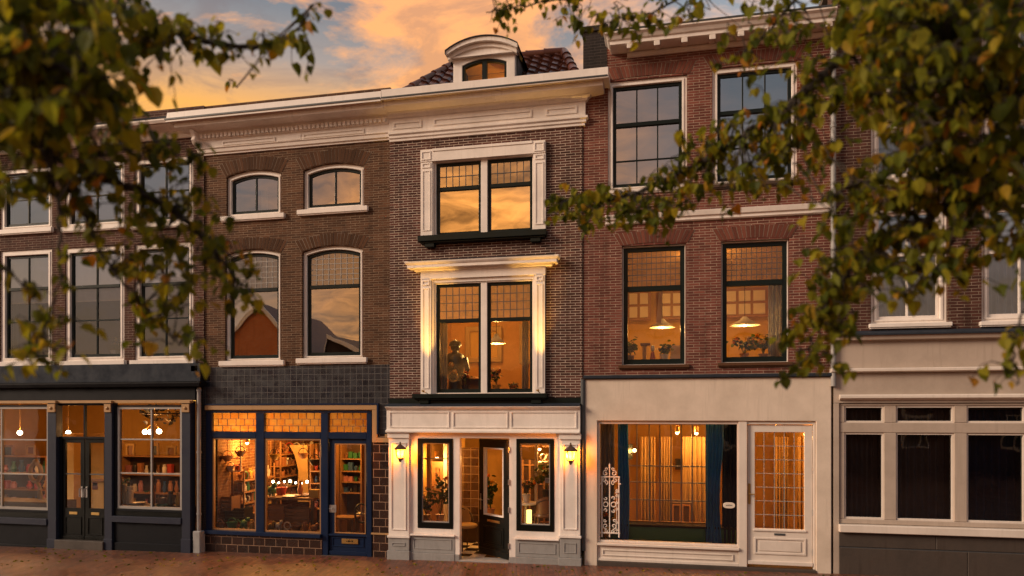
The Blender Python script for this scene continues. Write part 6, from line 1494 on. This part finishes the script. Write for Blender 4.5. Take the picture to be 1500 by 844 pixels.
part(MB().box(x1(170), x1(268), Y1+.125, .5, zl_-.25, zl_), 'window_ledge', M['wood_dark'], h1); part(MB().box(x1(-75), x1(70), Y1+.125, .6, zl_-.22, zl_+.02), 'window_ledge', M['wood_dark'], h1)
for v, k_, c_, w_, h_, lab in ((182, 'vase', 'white', .2, .42, 'tall cream ribbed vase at the left of the slate shop right window'), (190, 'jar', 'white', .16, .38, 'cream tall jar next to the ribbed vase in the slate shop window'), (202, 'tray', 'white', .3, .1, 'cream low dish on the slate shop window ledge'), (224, 'vase', 'copper', .14, .4, 'copper bottle vase behind the glazing bar of the slate shop window'), (237, 'basket', 'brown', .2, .25, 'brown basket on the right half of the slate shop window ledge'), (240, 'tray', 'green', .3, .08, 'pale green dish at the front of the slate shop window ledge'), (250, 'jar', 'black', .14, .3, 'black jar near the right end of the slate shop window ledge'), (261, 'vase', 'yellow', .15, .28, 'yellow vase at the right end of the slate shop window ledge')):
    tag(goods(k_, X(v, .1 if k_ == 'tray' and c_ == 'green' else .25), .1 if k_ == 'tray' and c_ == 'green' else .25, zl_+.001, w_, h_, c_), lab, k_)
# upper left: things on sills
plant('orange and green sill plant behind the middle window of the left house', X(168, .5), .5, W1[4][0][2]+.1, .42, .25, 'g_white', 8, 51, .08)
curtain('curtain', 'pale curtain at the left edge of the leftmost lower window above the slate shop', X(12, .4), X(26, .4), .42, W1[2][0][2], W1[2][0][3]-.9, 'curtain_pale', 3)
curtain('curtain', 'pale narrow curtain inside the small left arched window', X(381, .5), X(392, .5), .52, wins[0][0][2], wins[0][0][3]-.2, 'curtain_pale', 3, .02)
# ================================================================== street
def gz_at(x): return ground(x)
s = MB(); n = 24; L_ = 150
xs_ = [-L_+2*L_*i/n for i in range(n+1)]
for j, y in enumerate((-L_, 60)):
    for x in xs_: s.v.append((x, y, max(-1.2, min(1.0, ground(x)))))
for i in range(n): s.face((i, i+1, n+2+i, n+1+i))
st = part(s, 'street', M['paving'], None); st['kind'] = 'structure'

lr = random.Random(77); s = MB()
for i in range(420):
    x = lr.uniform(-14, 5); y = -.2-abs(lr.gauss(0, 1.2))
    leaf_shape(s, Vector((x, y, ground(x)+.012)), lr.uniform(.035, .075), lr.uniform(0, 6.28), lr.uniform(-.2, .2), lr.uniform(-.3, .3), .9, lr.uniform(0, .4))
fl = part(s, 'fallen_leaves', M['leaf'], None, recalc=False); fl['kind'] = 'stuff'; fl['label'] = 'scattered fallen yellow leaves on the red brick street'; fl['category'] = 'leaves'
# ================================================================== houses across the street (seen mirrored in the panes)
def far_house(label, x0, x1, zt, zr, gable, mat, roofm, yb=-20.5, nwin=3, ridge=None):
    g = ground((x0+x1)/2); t = thing('brick_house', label, 'house', ((x0+x1)/2, yb-3, g), 'houses across the street')
    xm = ridge if ridge is not None else (x0+x1)/2
    wn = [(x0+(x1-x0)*(i+.5)/nwin-.5, x0+(x1-x0)*(i+.5)/nwin+.5, zf_, zf_+1.6) for i in range(nwin) for zf_ in ((1.0+g, 3.9) if zt > 5.6 else (1.0+g,))]
    s = MB(); wall(s, x0, x1, g-.3, zt, yb-.3, yb, wn)
    if gable: s.prism([(x0, zt), (x1, zt), (xm, zr)], yb-.3, yb)
    part(s, 'wall', M[mat], t)
    for r_ in wn:
        s = MB(); s.ring(outline(*r_), outline(r_[0]+.1, r_[1]-.1, r_[2]+.1, r_[3]-.1), yb-.1, yb+.02); s.box((r_[0]+r_[1])/2-.03, (r_[0]+r_[1])/2+.03, yb-.1, yb, r_[2], r_[3]); w = part(s, 'window', M['white'], t)
        part(MB().fill(outline(r_[0]+.05, r_[1]-.05, r_[2]+.05, r_[3]-.05), yb-.06), 'pane', M['g_black'], w)
    s = MB()
    if gable:
        for a, b in (((x0-.15, zt-.1), (xm, zr+.02)), ((xm, zr+.02), (x1+.15, zt-.1))):
            s.add([(a[0], yb+.12, a[1]), (b[0], yb+.12, b[1]), (b[0], yb-7, b[1]), (a[0], yb-7, a[1]), (a[0], yb+.12, a[1]+.14), (b[0], yb+.12, b[1]+.14), (b[0], yb-7, b[1]+.14), (a[0], yb-7, a[1]+.14)], [(0,1,2,3),(4,5,6,7),(0,1,5,4),(1,2,6,5),(2,3,7,6),(3,0,4,7)])
    else:
        s.add([(x0-.2, yb+.25, zt), (x1+.2, yb+.25, zt), (x1-1.0, yb-3.2, zr), (x0+.4, yb-3.2, zr), (x0-.2, yb-7, zt), (x1+.2, yb-7, zt)], [(0,1,2,3), (3,2,5,4), (0,3,4), (1,5,2)])
    rf = part(s, 'roof', M[roofm], t)
    if gable:
        s = MB()
        for a, b in (((x0-.15, zt-.2), (xm, zr-.08)), ((xm, zr-.08), (x1+.15, zt-.2))): s.prism([a, b, (b[0], b[1]+.24), (a[0], a[1]+.24)], yb+.125, yb+.2)
        part(s, 'bargeboard', M['white'], rf)
    else: part(MB().box(x0-.2, x1+.2, yb+.01, yb+.35, zt-.15, zt-.01), 'gutter', M['white'], rf)
far_house('orange brick gabled house with white bargeboards mirrored in the left arched pane', -24.2, -17.4, 5.0, 8.2, True, 'brick_orange', 'pantile', ridge=-20.6)
far_house('low house with a dark hipped roof mirrored in the second arched pane', -17.2, -10.6, 3.6, 6.6, True, 'brick_soot', 'g_black', ridge=-17.0, yb=-20.9)
far_house('low brown house with a plain tiled roof facing the narrow dark brick house', -10.4, -3.5, 3.4, 5.0, False, 'brick_brown', 'pantile')
far_house('low dark brick house facing the red brick house across the street', -3.3, 4.4, 3.6, 5.2, False, 'brick_dark', 'pantile')
far_house('low dark house facing the cream shopfront with dark panes', 4.6, 24, 3.9, 5.8, False, 'brick_purple', 'pantile', nwin=5)
far_house('low brown house at the far left end of the opposite row', -34, -24.4, 3.4, 5.4, False, 'brick_brown', 'pantile')

# ================================================================== the two street trees in front
rt = random.Random(42)
def smooth_path(pts, n=6):
    P = [Vector(p) for p in pts]; out = []
    for i in range(len(P)-1):
        a, b, c, d = P[max(i-1, 0)], P[i], P[i+1], P[min(i+2, len(P)-1)]
        for k in range(n):
            t = k/n
            out.append(.5*((2*b)+(c-a)*t+(2*a-5*b+4*c-d)*t*t+(3*b-a-3*c+d)*t**3))
    out.append(P[-1]); return out
class Tree:
    def __init__(s, name, label, base):
        s.root = thing(name, label, 'tree', base); s.limbs = []; s.lf = MB(); s.tw = MB(); s.nodes = []
    def limb(s, pts, r0, r1, leafy=True):
        P = smooth_path([PT(*p) for p in pts]); k = len(P)
        # wiggle
        for i in range(1, k-1): P[i] = P[i]+Vector((rt.gauss(0, .006), rt.gauss(0, .006), rt.gauss(0, .006)))
        s.limbs.append((P, [r0+(r1-r0)*(i/(k-1))**.8 for i in range(k)]))
        if leafy: s.nodes += P
        return P
    def leaf(s, p, size):
        view = (p-Vector((0, -D, H)))
        droop = rt.uniform(.2, 1.35)
        leaf_shape(s.lf, p, size*rt.choice((.62, .8, .95, 1.05, 1.25))*rt.uniform(.85, 1.1), rt.uniform(0, 2*pi), droop, rt.uniform(-.7, .7), rt.uniform(.85, 1.05), rt.uniform(-.05, .3))
    def spray(s, a, b, nleaf, size, r=.0022, sag=.03):
        mid = a.lerp(b, .55)+Vector((rt.gauss(0, .015), rt.gauss(0, .015), sag))
        pts = [a, a.lerp(mid, .5)+Vector((0, 0, sag*.4)), mid, b]
        s.tw.tube(pts, [r*1.5, r*1.2, r, r*.6], 4, cap=False)
        for i in range(nleaf):
            t = (i+.6)/nleaf
            q = a.lerp(mid, t*2) if t < .5 else mid.lerp(b, t*2-1)
            off = Vector((rt.gauss(0, 1), rt.gauss(0, 1), rt.gauss(-.5, .6))).normalized()*size*.45
            s.tw.tube([q, q+off], r*.45, 3, cap=False)
            s.leaf(q+off, size)
    def along(s, P, step, ln, nleaf, size, tipsmall=.75):
        # side twigs with leaves along a limb
        d = 0
        for i in range(1, len(P)):
            seg = (P[i]-P[i-1]).length; d += seg
            while d > step:
                d -= step
                a = P[i-1].lerp(P[i], rt.random()); f = i/len(P)
                dirv = (P[i]-P[i-1]).normalized()*rt.uniform(.1, .9)+Vector((rt.gauss(0, .7), rt.gauss(0, .7), rt.gauss(-.15, .65)))
                l = ln*rt.uniform(.4, 1.1)*(1-.3*f)
                s.spray(a, a+dirv.normalized()*l, max(2, int(nleaf*rt.uniform(.6, 1.2))), size*(1-(1-tipsmall)*f))
    def cluster(s, px, py, rx, ry, t0, t1, n, nleaf, size, ln=.14, link=True):
        for _ in range(n):
            a = rt.uniform(0, 2*pi); q = sqrt(rt.random()); c = PT(px+rx*q*cos(a), py+ry*q*sin(a), rt.uniform(t0, t1))
            if link and s.nodes:
                near = min(s.nodes, key=lambda v: (v-c).length_squared)
                if (near-c).length > .05:
                    k = near.lerp(c, .5)+Vector((rt.gauss(0, .02), rt.gauss(0, .02), .03)); s.tw.tube([near, k, c], [.004, .003, .002], 4, cap=False)
            dv = Vector((rt.gauss(0, 1), rt.gauss(0, 1), rt.gauss(-.22, .3))).normalized()*ln*rt.uniform(.7, 1.5)
            s.spray(c, c+dv, nleaf, size)
    def finish(s, trunk_pts, trunk_r):
        P = smooth_path(trunk_pts, 8); k = len(P)
        rr = [trunk_r[0]+(trunk_r[1]-trunk_r[0])*i/(k-1) for i in range(k)]; rr[0] *= 1.5; rr[1] *= 1.25; rr[2] *= 1.1
        part(MB().tube(P, rr, 16), 'trunk', M['bark'], s.root, smooth=True)
        for P_, r_ in s.limbs:
            part(MB().tube(P_, r_, 7), 'branch', M['bark'], s.root, smooth=True)
        cr = part(s.lf, 'crown', M['leaf'], s.root, recalc=False)
        part(s.tw, 'twig', M['bark'], cr, recalc=False)
        print('leaves', len(s.lf.v)//9)

# --- left tree
bl = PT(-560, 605, 3.0); bl.z = ground(bl.x)
tl = Tree('linden_tree', 'blurred linden tree with olive leaves reaching in from the left edge', (bl.x, bl.y, bl.z))
top = lambda z: (bl.x+.05*z/5, bl.y, z)
A = tl.limb([(-540, 260, 3.0), (-300, 130, 2.9), (-80, 70, 2.8), (0, 20, 2.75), (125, 2, 2.8), (212, 32, 2.85), (288, 58, 2.95), (371, 70, 3.05), (420, 56, 3.1), (446, 26, 3.15), (458, 8, 3.2)], .03, .003)
B = tl.limb([(-545, 330, 3.0), (-250, 130, 2.6), (-60, 100, 2.3), (60, 95, 2.25), (130, 110, 2.25), (185, 150, 2.3)], .028, .004)
C_ = tl.limb([(-550, 400, 3.0), (-300, 210, 3.0), (-120, 140, 2.9), (0, 176, 2.9), (87, 228, 2.95), (152, 262, 3.0), (212, 284, 3.05), (262, 316, 3.1), (310, 360, 3.15), (345, 410, 3.2)], .042, .006)
D_ = tl.limb([(40, 205, 2.92), (85, 250, 2.9), (117, 300, 2.9), (145, 362, 2.95), (172, 405, 3.0), (200, 436, 3.05), (232, 475, 3.1), (262, 505, 3.1)], .012, .003)
E_ = tl.limb([(60, 215, 2.93), (84, 290, 2.75), (89, 343, 2.7), (86, 402, 2.7), (77, 454, 2.7), (62, 497, 2.7), (55, 528, 2.7)], .008, .0025)
F_ = tl.limb([(-300, 215, 3.0), (-120, 300, 2.7), (-40, 370, 2.65), (10, 395, 2.65), (40, 425, 2.65)], .01, .003)
G_ = tl.limb([(-540, 200, 3.0), (-250, 10, 2.5), (-60, -10, 2.3), (60, -10, 2.3), (150, 20, 2.35)], .02, .004)
H_ = tl.limb([(100, 235, 2.95), (160, 225, 3.0), (220, 215, 3.05), (270, 215, 3.1), (298, 240, 3.1)], .007, .002)
for q_ in (A[4:19], B[2:11], C_[2:15], G_[2:9]): tl.along(q_, .07, .22, 5, .058)
tl.along(A[18:], .035, .12, 4, .058); tl.along(B[10:], .04, .16, 5, .066); tl.along(C_[14:], .05, .2, 4, .055); tl.along(D_, .055, .16, 4, .052)
tl.along(E_, .06, .10, 4, .055); tl.along(F_[8:], .06, .10, 4, .06); tl.along(G_[8:], .04, .16, 5, .062); tl.along(H_, .03, .12, 5, .05)
for c in ((30, 30, 115, 75, 2.2, 2.9, 71, 6, .06), (70, 110, 110, 55, 2.2, 2.8, 65, 6, .06), (30, 160, 95, 45, 2.3, 2.9, 39, 5, .06), (150, 30, 60, 40, 2.5, 2.9, 22, 5, .056), (225, 55, 70, 34, 2.7, 3.0, 19, 4, .055), (330, 62, 60, 22, 2.95, 3.1, 8, 4, .055),
          (60, 230, 105, 50, 2.6, 3.1, 27, 5, .055), (170, 220, 75, 45, 2.9, 3.2, 17, 5, .05), (250, 240, 42, 32, 3.0, 3.2, 7, 5, .048), (130, 290, 85, 45, 2.8, 3.1, 11, 5, .052), (250, 320, 60, 35, 3.0, 3.3, 19, 5, .052),
          (320, 375, 45, 40, 3.1, 3.4, 16, 5, .05), (345, 430, 36, 28, 3.1, 3.4, 6, 5, .048), (225, 375, 60, 42, 3.0, 3.3, 16, 5, .052), (245, 440, 50, 40, 3.0, 3.3, 12, 5, .052), (262, 500, 28, 22, 3.0, 3.2, 4, 4, .048),
          (70, 490, 30, 34, 2.65, 2.8, 6, 5, .05), (60, 530, 22, 18, 2.65, 2.8, 3, 4, .05), (25, 400, 26, 26, 2.6, 2.7, 2, 4, .055), (100, 460, 25, 20, 2.7, 2.9, 2, 4, .05), (440, 60, 22, 45, 3.1, 3.2, 4, 3, .055), (355, 130, 18, 18, 3.9, 4.0, 2, 2, .05)):
    tl.cluster(*c)
tl.finish([(bl.x, bl.y, bl.z-.1), (bl.x+.03, bl.y, 1.2), (bl.x-.02, bl.y+.02, 2.6), tuple(PT(-548, 380, 3.0)), tuple(PT(-540, 200, 3.0)), tuple(PT(-500, -300, 3.0)), tuple(PT(-490, -700, 3.0))], (.13, .05))

# --- right tree
br = PT(2150, 605, 3.6); br.z = ground(br.x)
tr_ = Tree('linden_tree', 'blurred linden tree with yellow green leaves filling the upper right corner', (br.x, br.y, br.z))
A = tr_.limb([(2110, 150, 3.6), (1800, -60, 3.4), (1500, -75, 3.3), (1370, -45, 3.3), (1311, 7, 3.3), (1269, 53, 3.35), (1226, 92, 3.4), (1180, 133, 3.5), (1138, 171, 3.6), (1091, 198, 3.7), (1031, 235, 3.85), (963, 269, 4.0), (903, 289, 4.15), (850, 296, 4.25), (806, 290, 4.3)], .05, .005)
B = tr_.limb([(2115, 300, 3.6), (1800, 140, 3.4), (1600, 180, 3.3), (1500, 232, 3.2), (1440, 268, 3.2), (1379, 306, 3.2), (1339, 333, 3.2), (1289, 366, 3.25), (1256, 384, 3.3), (1233, 413, 3.3), (1203, 466, 3.3), (1185, 515, 3.35)], .042, .004)
C_ = tr_.limb([(2110, 220, 3.6), (1850, 60, 3.3), (1650, 0, 3.0), (1500, 5, 2.9), (1430, 27, 2.9), (1393, 55, 2.9), (1375, 110, 2.9), (1340, 165, 2.95)], .03, .005)
D_ = tr_.limb([(1370, -45, 3.3), (1200, -80, 3.6), (1060, -60, 3.9), (930, -30, 4.1), (840, -6, 4.2), (770, 8, 4.3), (712, 18, 4.35)], .014, .003)
E_ = tr_.limb([(1600, 175, 3.3), (1540, 300, 3.0), (1520, 400, 2.9), (1496, 465, 2.9), (1484, 520, 2.9), (1488, 565, 2.9)], .01, .003)
F_ = tr_.limb([(1600, 130, 3.3), (1480, 130, 3.0), (1400, 180, 3.0), (1330, 230, 3.1), (1280, 260, 3.15), (1225, 282, 3.2), (1190, 300, 3.25)], .016, .003)
G_ = tr_.limb([(1200, -78, 3.6), (1160, 0, 3.5), (1120, 50, 3.5), (1080, 85, 3.6), (1040, 100, 3.7)], .008, .002)
H_ = tr_.limb([(1440, 268, 3.2), (1400, 350, 3.1), (1360, 400, 3.1), (1330, 425, 3.1)], .008, .0025)
I_ = tr_.limb([(1060, -60, 3.9), (1000, -5, 3.9), (950, 20, 4.0), (900, 30, 4.05), (868, 40, 4.05)], .008, .002)
for q_ in (A[3:25], B[3:19], C_[3:13], F_[0:6]): tr_.along(q_, .07, .24, 5, .06)
tr_.along(A[24:48], .05, .24, 5, .062); tr_.along(A[44:], .03, .16, 6, .05, .8); tr_.along(B[18:], .042, .2, 5, .056); tr_.along(C_[12:], .045, .22, 5, .062); tr_.along(D_[6:], .04, .15, 4, .052); tr_.along(E_[6:], .07, .1, 3, .055)
tr_.along(F_[5:], .045, .2, 5, .055); tr_.along(G_, .05, .14, 4, .052); tr_.along(H_, .05, .14, 4, .055); tr_.along(I_, .04, .14, 4, .05)
for c in ((1420, 30, 140, 90, 2.5, 3.5, 140, 6, .06), (1420, 150, 120, 80, 2.7, 3.5, 119, 5, .058), (1440, 330, 70, 50, 2.9, 3.3, 28, 5, .055), (1300, 150, 70, 60, 2.9, 3.4, 32, 5, .062), (1330, 15, 70, 40, 2.8, 3.4, 28, 5, .062), (1290, 70, 80, 70, 3.0, 3.6, 57, 5, .06), (1440, 250, 90, 50, 2.9, 3.5, 54, 5, .058), (1330, 260, 70, 40, 3.0, 3.4, 28, 5, .056), (1310, 320, 90, 40, 3.1, 3.4, 36, 5, .056),
          (1180, 40, 90, 50, 3.3, 3.8, 18, 5, .056), (1080, 20, 80, 34, 3.6, 4.1, 11, 4, .052), (930, 20, 60, 24, 3.9, 4.2, 10, 5, .05), (830, 22, 50, 22, 4.1, 4.3, 7, 4, .05), (745, 15, 34, 14, 4.2, 4.4, 6, 4, .046), (1105, 70, 60, 26, 3.5, 3.8, 6, 3, .052),
          (1130, 210, 60, 60, 3.4, 3.9, 35, 5, .058), (1040, 240, 60, 50, 3.7, 4.0, 32, 5, .052), (1050, 190, 40, 26, 3.7, 4.0, 8, 5, .05), (950, 290, 60, 34, 3.9, 4.2, 29, 6, .05), (870, 305, 55, 28, 4.1, 4.4, 29, 6, .05), (1100, 280, 60, 30, 3.4, 3.9, 8, 4, .056), (1190, 180, 50, 65, 3.3, 3.6, 27, 5, .06),
          (1225, 395, 45, 42, 3.2, 3.4, 21, 5, .054), (1200, 460, 36, 42, 3.25, 3.4, 18, 5, .052), (1300, 370, 60, 40, 3.1, 3.3, 22, 5, .054), (1195, 520, 30, 26, 3.3, 3.4, 7, 5, .048), (1240, 480, 24, 24, 3.2, 3.3, 3, 4, .05), (1370, 390, 50, 30, 3.0, 3.2, 8, 4, .055), (1320, 440, 26, 18, 3.0, 3.1, 3, 3, .055), (1260, 300, 50, 26, 3.1, 3.3, 10, 4, .054), (1484, 530, 18, 45, 2.85, 2.95, 5, 4, .055)):
    tr_.cluster(*c)
tr_.finish([(br.x, br.y, br.z-.1), (br.x-.03, br.y, 1.2), (br.x+.02, br.y, 2.6), tuple(PT(2112, 260, 3.6)), tuple(PT(2105, 150, 3.6)), tuple(PT(2080, -300, 3.6)), tuple(PT(2075, -800, 3.6))], (.15, .06))

# ================================================================== camera
cam = bpy.data.cameras.new('camera'); co = bpy.data.objects.new('camera', cam); COL.objects.link(co); scene.camera = co
cam.sensor_width = 36; cam.lens = 36*F/1500; cam.shift_y = (HY-422)/1500; cam.clip_start = .05; cam.clip_end = 1000
co.location = (0, -D, H); co.rotation_euler = (radians(90), 0, TH)
cam.dof.use_dof = True; cam.dof.focus_distance = 12.9; cam.dof.aperture_fstop = 1.1; cam.dof.aperture_blades = 9

# ================================================================== dusk sky and sun
SUN_AZ, SUN_EL = (-1.75, -1.0), radians(25)
w = bpy.data.worlds.new('World'); scene.world = w; w.use_nodes = True
t = w.node_tree; t.nodes.clear()
W = NT.__new__(NT); W.t = t; W.mat = None
out = t.nodes.new('ShaderNodeOutputWorld'); bg = t.nodes.new('ShaderNodeBackground'); t.links.new(bg.outputs[0], out.inputs[0])
sky = t.nodes.new('ShaderNodeTexSky'); sky.sky_type = 'NISHITA'; sky.sun_disc = False; sky.sun_elevation = SUN_EL
sky.sun_rotation = math.atan2(SUN_AZ[0], SUN_AZ[1]); sky.air_density = 1.5; sky.dust_density = 3
tc = t.nodes.new('ShaderNodeTexCoord').outputs['Generated']
sp = t.nodes.new('ShaderNodeSeparateXYZ'); t.links.new(tc, sp.inputs[0])
el = sp.outputs[2]
vx, vy = sp.outputs[0], sp.outputs[1]
# planar cloud deck
den = W.math('ADD', W.math('MAXIMUM', el, 0.0), .16)
cb = t.nodes.new('ShaderNodeCombineXYZ'); t.links.new(W.math('DIVIDE', vx, den), cb.inputs[0]); t.links.new(W.math('DIVIDE', vy, den), cb.inputs[1])
mp = t.nodes.new('ShaderNodeMapping'); mp.inputs['Scale'].default_value = (1.0, 1.5, 1); mp.inputs['Rotation'].default_value = (0, 0, .5); mp.inputs['Location'].default_value = (3.7, 1.2, 0); t.links.new(cb.outputs[0], mp.inputs[0])
n1 = W.noise(mp.outputs[0], 1.5, 9, .62, dist=.5); n2 = W.noise(mp.outputs[0], 4.0, 8, .64, dist=.5)
clear = W.ramp(el, [(0, (1.0, .49, .09)), (.2, (1.05, .52, .085)), (.37, (.90, .43, .10)), (.43, (.36, .30, .27)), (.50, (.14, .185, .23)), (1, (.10, .15, .22))])
warm = W.ramp(el, [(0, (1.15, .54, .10)), (.3, (1.1, .49, .13)), (.5, (.98, .43, .17)), (.6, (.5, .33, .27)), (1, (.3, .26, .26))])
cm = W.rng(n1, .46, .555, 0, 1)
c = W.mix(cm, clear, warm)
c = W.mix(W.math('MULTIPLY', W.rng(n2, .47, .60, 0, .55), W.rng(el, .15, .42, .2, 1)), c, W.mix(.28, (.20, .15, .15), c))
# paler towards +X
rgt = W.math('MULTIPLY', W.rng(vx, -.12, .32, 0, .8), W.rng(el, .05, .35, 0, 1))
c = W.mix(rgt, c, W.mix(cm, (.46, .5, .56), (.95, .78, .66)))
# sunset behind the camera
nv = t.nodes.new('ShaderNodeVectorMath'); nv.operation = 'DOT_PRODUCT'; t.links.new(tc, nv.inputs[0])
g = Vector((-.28, -1.0, 0)).normalized()*cos(radians(12)); nv.inputs[1].default_value = (g.x, g.y, sin(radians(12)))
glow = W.math('POWER', W.math('MAXIMUM', nv.outputs['Value'], 0), 42)
cl2 = W.rng(n2, .36, .66, .25, 1.25)
back = W.rng(vy, -.1, .1, 1, 0)
c = W.mix(W.math('MULTIPLY', back, W.rng(el, .02, .3, .7, .97)), c, W.mix(W.rng(n1, .4, .62, 0, .8), W.ramp(el, [(.1, (.28, .24, .22)), (.3, (.18, .23, .28)), (.7, (.25, .25, .27))]), (.29, .29, .31)))
gl = W.mix(1.0, (1.5, .58, .12), cl2, 'MULTIPLY')
ad = W.mix(W.math('MULTIPLY', glow, 1.15, True), c, gl)
sc2 = W.n('ShaderNodeVectorMath', operation='SCALE'); t.links.new(ad, sc2.inputs[0]); sc2.inputs['Scale'].default_value = 1/.1
fin = W.mix(.985, sky.outputs[0], sc2.outputs[0])
t.links.new(fin, bg.inputs[0]); bg.inputs[1].default_value = .1
sl = lamp('sun', (-20, -22, 18), 3.0, None, color=(1, .75, .54), kind='SUN', angle=radians(22))
d = -Vector((SUN_AZ[0], SUN_AZ[1], 0)).normalized()*cos(SUN_EL); d.z = -sin(SUN_EL)
sl.rotation_euler = d.to_track_quat('-Z', 'Y').to_euler()

scene.view_settings.view_transform = 'Standard'; scene.view_settings.look = 'None'; scene.view_settings.gamma = 1; scene.view_settings.exposure = .27
cy = scene.cycles; cy.use_denoising = True; cy.max_bounces = 8; cy.diffuse_bounces = 4; cy.glossy_bounces = 4; cy.transparent_max_bounces = 16
cy.sample_clamp_indirect = 4; cy.caustics_reflective = False; cy.caustics_refractive = False
try: cy.denoiser = 'OPENIMAGEDENOISE'; cy.denoising_input_passes = 'RGB_ALBEDO_NORMAL'
except Exception: pass
